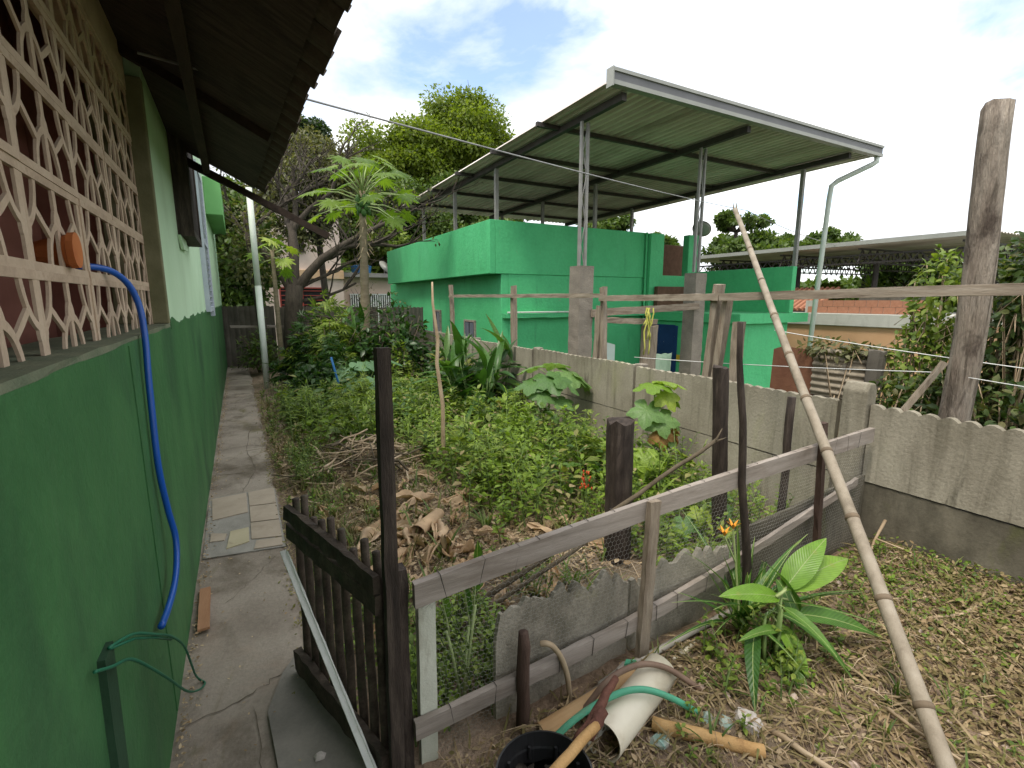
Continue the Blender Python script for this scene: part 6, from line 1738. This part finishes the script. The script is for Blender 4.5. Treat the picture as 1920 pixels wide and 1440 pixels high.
thicket('climber with light leaves hanging left of the thick wooden pole', [(5.3, 1.95, 1.62, .24, .20, .46), (5.2, 2.0, 1.05, .26, .22, .42), (5.3, 1.85, .5, .3, .3, .5)], 2400, .07, M['lf_weed'])
thicket('low tangled hedge just behind the wall by the dark leaning post', [(4.75, 1.95, .55, .3, .3, .45), (5.1, 1.7, .5, .4, .35, .5), (4.6, 1.55, .35, .28, .3, .45), (5.6, 2.3, .55, .4, .4, .5)], 2600, .07, M['lf_vine'], vines=20)
thicket('tuft of yellowish creeper on top of the corrugated sheet', [(4.98, 2.62, 1.18, .10, .30, .09), (5.02, 2.35, 1.16, .1, .2, .07)], 360, .07, M['lf_olive'], vines=3)

# ================================================================== trees
def tree(name, label, base, H_, crown, blobs, nleaf, size, m, r0, group=None, tpl=T_SIMPLE, bark=None, sparse=.0, trunkpts=None, flat=.7, twigs=3):
    """trunk, limbs to clumps of leaves spread through an uneven crown; crown = (cx, cy, cz, rx, ry, rz)"""
    T = thing(name, label, 'tree', base, group)
    cx, cy, cz, rx, ry, rz_ = crown; mb = MB(); lv = Leaves(); b_ = Vector(base)
    fork = Vector((b_.x * .75 + cx * .25, b_.y * .75 + cy * .25, max(b_.z + .35 * H_, cz - rz_ * .9)))
    mb.tube([b_, b_.lerp(fork, .5) + Vector((RNG.uniform(-.1, .1) * r0 * 5, 0, 0)), fork], [r0 * 1.2, r0 * .9, r0 * .75], 9, j=.05)
    per = nleaf // blobs
    for k in range(blobs):
        u = rnd_unit(1)[0]; q = RNG.random() ** .4 * .82
        c = Vector((cx + u[0] * rx * q, cy + u[1] * ry * q, cz + u[2] * rz_ * q))
        mid = fork.lerp(c, .55) + Vector((RNG.uniform(-.1, .1) * rx, RNG.uniform(-.1, .1) * ry, .08 * rz_))
        mb.tube([fork, fork.lerp(mid, .5), mid, c], [r0 * .5, r0 * .35, r0 * .22, r0 * .08], 5, j=.08)
        br = min(rx, rz_) * RNG.uniform(.24, .42)
        for tt in range(twigs):
            v = rnd_unit(1)[0]; mb.tube([mid.lerp(c, .6), c + Vector(v) * br * .5, c + Vector(v) * br * 1.05], [r0 * .1, r0 * .06, r0 * .03], 4, cap=False)
        uu = rnd_unit(per); rr = NPR.random(per) ** .45
        P_ = np.array(c) + uu * rr[:, None] * br * np.array([1.15, 1.15, flat])
        A_ = uu * .5 + NPR.normal(0, .6, (per, 3)) + np.array([0, 0, -.25]); N_ = uu * .5 + np.array([0, 0, .8]) + NPR.normal(0, .5, (per, 3))
        lv.arr(P_, A_, N_, size * NPR.uniform(.55, 1.35, per))
    mb.build('trunk', bark or M['bark'], T, smooth=True)
    lv.build('crown', m, tpl, T)
    return T

# the big tree on the slope and its neighbours
tree('tall_tree', 'tall bright green tree rising above the metal canopy in the background', (14.0, 33, 1.0), 13, (14.2, 32, 12.0, 3.3, 3.0, 3.3), 60, 42000, .24, M['lf_tree'], .30)
tree('tall_tree', 'broad yellow green tree left of the tallest one', (10.0, 32, 1.0), 11, (10.2, 32, 10.1, 4.0, 2.8, 3.2), 64, 42000, .24, M['lf_tree'], .26)
tree('tall_tree', 'darker tree below the tall bright tree, behind the canopy', (13, 29, .5), 8, (13.0, 28.5, 6.8, 4.2, 2.6, 2.8), 46, 26000, .24, M['lf_mid'], .22)
tree('tall_tree', 'dark tree mass behind the papaya crown', (8.4, 27, .5), 7, (8.6, 27, 5.2, 3.0, 2.4, 3.2), 44, 24000, .22, M['lf_mid'], .22)
tree('tall_tree', 'dark rounded evergreen peeping over the eave in the distance', (4.0, 28.5, .5), 10, (3.55, 28, 9.2, 1.25, 1.3, 1.9), 24, 14000, .20, M['lf_tree_dk'], .22)
tree('tall_tree', 'shady trees at the left behind the white pole', (-.3, 16.5, 0), 6, (-.2, 16.5, 3.2, 1.6, 1.5, 2.6), 40, 16000, .16, M['lf_mid'], .12)
tree('tall_tree', 'olive thin leaved tree behind the dark trunk', (2.6, 17.5, 0), 7, (2.2, 17.5, 5.2, 2.1, 1.5, 2.0), 50, 17000, .13, M['lf_olive'], .13, twigs=9)
tree('tall_tree', 'mid green tree filling the gap between evergreen and bright trees', (5.6, 26, 0), 7, (5.4, 25.5, 6.2, 2.3, 1.8, 2.4), 36, 17000, .22, M['lf_mid'], .16)
tree('tall_tree', 'bushy green tree beside the pink wall behind the papaya trunk', (7.0, 25, 0), 5, (6.3, 24.8, 4.0, 1.6, 1.5, 2.0), 26, 8000, .26, M['lf_weed'], .14)
tree('small_tree', 'dark trees seen under the canopy beyond the parapet', (12.5, 24, 0), 5, (12.0, 24, 4.2, 4.0, 1.6, 1.7), 26, 9000, .30, M['lf_mid'], .15)
tree('small_tree', 'tree showing under the right part of the canopy', (18.5, 22, 0), 6, (18.2, 22, 5.6, 2.0, 1.6, 1.3), 20, 6000, .28, M['lf_mid'], .15)
# dark bare-branched tree near the back wall
DT = thing('bare_tree', 'dark forked tree with bare twiggy branches near the back wall', 'tree', (1.2, 13.2, 0))
mb = MB(); lv = Leaves()
def limb(p, d, L_, r, depth):
    pts = [p]; q = p.copy(); dd = Vector(d).normalized()
    for i in range(4):
        dd = (dd + Vector((RNG.uniform(-.22, .22), RNG.uniform(-.22, .22), RNG.uniform(-.12, .18)))).normalized(); q = q + dd * L_ / 4; pts.append(q.copy())
    mb.tube(pts, np.linspace(r, r * .55, 5), 7 if r > .04 else 4, cap=False, j=.06)
    if depth > 0:
        for k in range(3 if depth > 1 else 4):
            nd = (dd + Vector((RNG.uniform(-.95, .95), RNG.uniform(-.95, .95), RNG.uniform(-.45, .6)))).normalized()
            limb(pts[RNG.choice((2, 3, 4))], nd, L_ * RNG.uniform(.55, .78), r * .52, depth - 1)
    else:
        for k in range(3):
            if RNG.random() < .55:
                v = rnd_unit(1)[0]; lv.add(tuple(pts[-1] + Vector(v) * .06), tuple(v), (0, 0, 1), RNG.uniform(.05, .12))
mb.tube([(1.15, 13.2, -.2), (1.14, 13.2, .8), (1.20, 13.2, 1.5), (1.26, 13.2, 2.0)], [.26, .22, .21, .20], 11, j=.07)
limb(Vector((1.24, 13.2, 1.9)), (-.15, 0, 1), 2.0, .15, 4); limb(Vector((1.28, 13.2, 1.9)), (.55, -.1, .9), 1.9, .13, 4); limb(Vector((1.2, 13.2, 1.8)), (-.5, .1, .9), 1.8, .11, 4)
limb(Vector((1.3, 13.2, 1.6)), (.9, -.2, .15), 1.5, .05, 3); limb(Vector((1.3, 13.2, 1.3)), (.95, .1, -.05), 1.3, .035, 3); limb(Vector((1.3, 13.2, 1.9)), (.9, -.1, .35), 1.6, .05, 3)
mb.build('trunk', M['bark'], DT, smooth=True); lv.build('crown', M['lf_olive'], T_SIMPLE, DT)
mb = MB(); mb.tube([(.55, 13.0, -.2), (.45, 13.0, 1.2), (.35, 13.0, 2.6), (.30, 13.0, 3.6)], [.10, .09, .07, .04], 8, j=.08)
T2 = thing('bare_tree', 'thin dark leaning trunk left of the forked tree', 'tree', (.5, 13.0, 0)); mb.build('trunk', M['bark'], T2, smooth=True)
lv = Leaves(); u = rnd_unit(900); lv.arr(np.array([.35, 13.0, 2.9]) + u * NPR.random((900, 1)) ** .4 * np.array([.7, .6, 1.0]), u + NPR.normal(0, .5, (900, 3)), np.tile([0, 0, 1.], (900, 1)) + NPR.normal(0, .4, (900, 3)), NPR.uniform(.06, .14, 900)); lv.build('crown', M['lf_olive'], T_SIMPLE, T2)
# right side background trees
tree('tall_tree', 'umbrella shaped thin crowned tree above the far shed', (21.3, 16.2, -1), 7, (21.4, 16, 5.35, 1.8, 1.5, .55), 26, 2600, .20, M['lf_mid'], .12, flat=.5, twigs=7)
tree('tall_tree', 'bushy green tree below the umbrella shaped crown', (21.2, 15.5, -1), 6, (21.2, 15.5, 3.7, 2.4, 1.8, 1.4), 30, 9000, .24, M['lf_mid'], .14)
tree('tall_tree', 'round tree right of the downpipe above the far shed', (34, 19, -1), 7, (33.0, 19, 4.9, 4.4, 2.0, 1.3), 34, 12000, .28, M['lf_mid'], .16)
tree('tall_tree', 'hazy distant trees between bamboo pole and third column', (30, 22, -1), 7, (29, 21, 4.6, 3.2, 2.0, 1.5), 28, 9000, .28, M['lf_mid'], .16)
tree('tall_tree', 'sparse distant tree near the thick wooden pole', (44, 19, -1), 8, (43, 18, 4.9, 3.6, 2.0, .9), 24, 3000, .36, M['lf_mid'], .16, flat=.5)
tree('tall_tree', 'dark tree row seen under the far shed roof', (33, 13, -1), 5, (33, 13, 2.6, 5.5, 3.2, 2.2), 44, 14000, .32, M['lf_mid'], .16)
tree('small_tree', 'yellow green tree under the far shed by the climber', (30, 9.6, -1), 5, (30.5, 8.4, 2.4, 2.6, 2.4, 1.7), 30, 9000, .28, M['lf_tree'], .14)
tree('small_tree', 'light green tree just right of the green terrace', (24, 13.5, -1), 4, (22.4, 12.4, 1.6, 1.6, 1.3, .9), 20, 4500, .22, M['lf_tree'], .12)
tree('small_tree', 'little tree behind the satellite dish', (19.6, 17.8, -1), 5, (18.2, 17.6, 4.3, .9, .9, .55), 12, 2200, .2, M['lf_mid'], .1)
# a row of rough woodland along the slope that reads as one mass
lv = Leaves()
for k in range(200):
    x = RNG.uniform(-14, 60) if k < 150 else RNG.uniform(38, 75); y = (RNG.uniform(36, 58) if x < 22 else RNG.uniform(26, 50)) if k < 150 else RNG.uniform(2, 30); z = float(terr(np.array(x), np.array(y))); r_ = RNG.uniform(2.2, 4.0); n_ = 260
    u = rnd_unit(n_); u[:, 2] = np.abs(u[:, 2])
    lv.arr(np.array([x, y, z + .5]) + u * (.75 + .3 * NPR.random((n_, 1))) * np.array([r_, r_, r_ * 1.1 if x < 20 else r_ * .8]), u + NPR.normal(0, .5, (n_, 3)), u + np.array([0, 0, .5]), NPR.uniform(.4, .95, n_))
stuff(lv.build('far_woodland', M['lf_mid'], T_SIMPLE), 'dark green woodland covering the slope in the distance', 'woodland')

# ================================================================== houses at the back left
PH = thing('pink_house', 'two storey pale pink house with stained walls behind the bare tree', 'house', (2.5, 22, -.2))
def hb(name, b6, m, parent, bev=0):
    mb = MB(); mb.box(*b6); return mb.build(name, m, parent, bevel=bev)
hb('ground_floor_wall', (-2.5, 4.0, 22.0, 27, -.5, 2.50), M['pink_wall'], PH)
hb('band', (-2.6, 4.03, 21.9, 27.05, 2.502, 2.86), M['ochre'], PH, .02)
hb('upper_wall', (-2.5, 3.95, 22.05, 27, 2.862, 5.6), M['pink_wall'], PH)
hb('roof_slab', (-2.7, 4.1, 21.8, 27.2, 5.602, 5.75), M['grey_slab'], PH)
def louvre_window(x0, x1, z0, z1, y, parent, m):
    w = hb('window', (x0, x1, y - .05, y - .005, z0, z1), M['dark_in'], parent)
    f = MB()
    for b6 in ((x0 - .05, x0, y - .1, y, z0 - .05, z1 + .05), (x1, x1 + .05, y - .1, y, z0 - .05, z1 + .05), (x0, x1, y - .1, y, z1, z1 + .05), (x0, x1, y - .1, y, z0 - .05, z0), ((x0 + x1) / 2 - .03, (x0 + x1) / 2 + .03, y - .1, y - .05, z0, z1)):
        f.box(*b6)
    f.build('frame', m, w)
    for k in range(4):
        z = z0 + (k + .5) * (z1 - z0) / 4
        hb('pane', (x0, x1, y - .09, y - .06, z - .015, z + .015), m, w)
louvre_window(1.55, 3.15, 1.35, 2.10, 22.0, PH, M['red_frame'])
louvre_window(-.9, .2, 1.2, 1.95, 22.0, PH, M['red_frame'])
louvre_window(2.0, 2.5, 3.6, 4.3, 22.05, PH, M['wood_dark'])
hb('awning', (-1.2, .5, 21.4, 21.99, 2.05, 2.12), M['grey_slab'], PH)
PH2 = thing('salmon_house', 'low salmon house with white barred porch behind the papaya trunk', 'house', (5.5, 22, -.2))
hb('wall', (4.04, 8.4, 22.6, 27, -.5, 2.62), M['pink_wall2'], PH2)
hb('roof_slab', (4.06, 8.6, 22.2, 27.1, 2.622, 2.80), M['grey_slab'], PH2)
hb('porch_gap', (4.35, 6.9, 22.56, 22.598, .6, 1.88), M['dark_in'], PH2)
for k in range(26):
    mb = MB(); x = 4.38 + k * .098; mb.box(x - .024, x + .024, 22.50, 22.54, .6, 1.86); mb.build('porch_bar', M['white_bar'], PH2)
hb('porch_rail', (4.33, 6.92, 22.49, 22.55, 1.862, 1.91), M['white_bar'], PH2)
WT = MB(); cxx, cyy = 5.1, 23.5
WT.loft([[Vector((cxx + r * math.cos(a), cyy + r * math.sin(a), z)) for a in np.linspace(0, 5.98, 20)] for z, r in ((2.8, .42), (3.1, .45), (3.12, .47), (3.16, .47), (3.22, .30), (3.25, .1))])
tag(WT.build('water_tank', M['tank_blue']), 'blue water tank on the roof of the salmon house', 'water tank')
def dish(label, c, r, d):
    T = thing('satellite_dish', label, 'satellite dish', c); c = Vector(c); d = Vector(d).normalized(); sd = d.cross(Vector((0, 0, 1))).normalized(); u = sd.cross(d)
    mb = MB(); rings = []
    for q in (1.0, .7, .4, .05):
        rings.append([c + (sd * math.cos(a) + u * math.sin(a)) * r * q - d * r * .25 * (1 - q * q) for a in np.linspace(0, 6.0, 20)])
    for q in (.05, .4, .7, 1.0):
        rings.append([c + (sd * math.cos(a) + u * math.sin(a)) * r * q - d * (r * .25 * (1 - q * q) + .015) for a in np.linspace(0, 6.0, 20)])
    mb.loft(rings); mb.build('reflector', M['gutter'], T, smooth=True)
    mb = MB(); mb.tube([c - u * r * .9, c + d * r * .8], .015, 5); mb.build('feed_arm', M['steel'], T)
    mb = MB(); mb.tube([c - d * r * .3, c - d * r * .4 + Vector((0, 0, -r * 1.2))], .025, 6); mb.build('mast', M['steel'], T)
dish('grey satellite dish on the roof of the salmon house', (6.2, 23.3, 3.15), .38, (.5, -.6, .6))
dish('satellite dish behind the second lattice column', (11.6, 9.9, 3.62), .26, (.6, .3, .6))
# street lamp / antenna mast seen by the evergreen
mb = MB(); mb.tube([(7.0, 34, 3), (7.0, 34, 12.0)], .07, 6); mb.beam((6.4, 34, 12.0), (7.1, 34, 12.05), .12, .1)
tag(mb.build('lamp_mast', M['pvc_grey']), 'pale lamp mast standing between evergreen and bright trees', 'mast')
# wire fence pole at the end of the path
mb = MB(); mb.tube([(-.20, 14.3, -.1), (-.22, 14.3, 1.3)], .035, 6)
tag(mb.build('end_post', M['wood_grey']), 'short grey post at the far end of the path', 'post')
mb = MB(); mb.beam((-.2, 13.4, 1.02), (3.2, 13.4, .95), .04, .06, n=12, j=.01)
tag(mb.build('far_rail', M['wood_grey']), 'grey horizontal rail in front of the far back wall', 'rail')

# ================================================================== far right: shed and apricot building
SH = thing('far_shed', 'long open shed with pale roof edge and steel trusses in the right background', 'shed', (16, 9, -1.1))
for i in range(9):
    mb = MB(); x0 = 16.0 + i * 1.25; vs = []; m_ = 40
    for k in range(m_ + 1):
        x = x0 + 1.27 * k / m_; z = 3.30 + .018 * math.sin(6.2832 * x / .21) + .012 * (x - 16)
        vs += [(x, 5.2, z + .02), (x, 14.6, z - .10), (x, 14.6, z - .09), (x, 5.2, z + .03)]
    fs = []
    for k in range(m_):
        for q in range(4):
            a = k * 4 + q; c = k * 4 + (q + 1) % 4
            fs.append((a, c, c + 4, a + 4))
    mb.add(vs, fs); mb.build('roof_sheet', M['sheet'], SH)
hb('fascia', (15.94, 15.99, 5.2, 14.62, 3.22, 3.34), M['gutter'], SH)
for yy in (5.6, 8.0, 10.4, 12.8):
    mb = MB()
    mb.beam((16.1, yy, 3.12), (27, yy, 3.25), .06, .05); mb.beam((16.1, yy, 2.72), (27, yy, 2.85), .06, .05)
    for k in range(26):
        x = 16.1 + k * .42; mb.beam((x, yy, 2.74), (x + .21, yy, 3.12), .03, .03); mb.beam((x + .21, yy, 3.12), (x + .42, yy, 2.74), .03, .03)
    mb.build('truss', M['steel_dark'], SH)
    for xx in (17.2, 26.5):
        mb = MB(); mb.tube([(xx, yy, -1.1), (xx, yy, 2.75)], .08, 8); mb.build('post', M['steel_dark'], SH)
mb = MB(); mb.beam((16.25, 5.3, 2.95), (16.25, 14.5, 2.95), .05, .05); mb.beam((16.25, 5.3, 2.72), (16.25, 14.5, 2.72), .05, .05)
for k in range(27):
    y = 5.35 + k * .34; mb.beam((16.25, y, 2.73), (16.25, y + .17, 2.95), .025, .025); mb.beam((16.25, y + .17, 2.95), (16.25, y + .34, 2.73), .025, .025)
mb.build('edge_truss', M['steel_dark'], SH)
OB = thing('apricot_building', 'low apricot building with pale concrete band and brick parapet behind the wall', 'building', (14.6, 7, -1.1))
hb('wall', (14.68, 19, 5.42, 9.6, -1.3, .93), M['orange_wall'], OB)
hb('concrete_band', (14.6, 19, 5.3, 9.7, .932, 1.27), M['slab_pale'], OB, .015)
# brick parapet: each brick its own piece
bm_ = MB(); bm_.box(-.06, .06, -.135, .135, 0, .175); bme = bm_.mesh('brick', M['brick_red'])
hb('mortar_core', (14.90, 14.98, 5.5, 8.7, 1.272, 1.63), M['slab_pale'], OB)
for r in range(2):
    for c in range(11):
        y = 5.65 + c * .283 + (.14 if r else 0)
        if y < 8.62:
            place(bme, 'brick', OB, (14.94, y, 1.276 + r * .182), (0, 0, RNG.uniform(-.015, .015)))
rt = MB()
rt.prism([(15.4, 8.75, 1.30), (15.4, 10.2, 1.30), (16.8, 10.2, 1.95), (16.8, 8.75, 1.95)], (0, 0, .04)); rtf = rt.build('tile_roof', M['brick_red'], OB)
for k in range(9):
    mb = MB(); y = 8.82 + k * .165; mb.tube([(15.36, y, 1.35), (16.8, y, 2.02)], .055, 8); mb.build('roof_tile', M['brick_red'], rtf)
hb('dark_gap', (15.3, 15.39, 8.75, 10.1, 1.272, 1.30), M['dark_in'], OB)
tank = MB(); tank.box(15.6, 17.2, 6.6, 7.6, 1.272, 1.75); tag(tank.build('roof_box', M['concrete_far']), 'dark box on the roof of the apricot building', 'box')
ag = thing('spiky_plant', 'variegated spiky plant under the far shed roof', 'plant', (18.8, 8.9, -1.1))
ab = [blade_mesh('leaf', .75, .07, M['lf_yel'] if k else M['lf_pale'], droop=.4, segs=5, stalk=0) for k in range(2)]
mb = MB(); mb.tube([(18.8, 8.9, -1.1), (18.8, 8.9, 2.1)], .05, 6); mb.build('stem', M['bark'], ag)
for k in range(26):
    a = k * 2.4; el = -.2 + 1.3 * k / 25
    place(ab[k % 2], 'leaf', ag, (18.8, 8.9, 2.05), aim((math.cos(a) * math.cos(el), math.sin(a) * math.cos(el), math.sin(el))), .9)
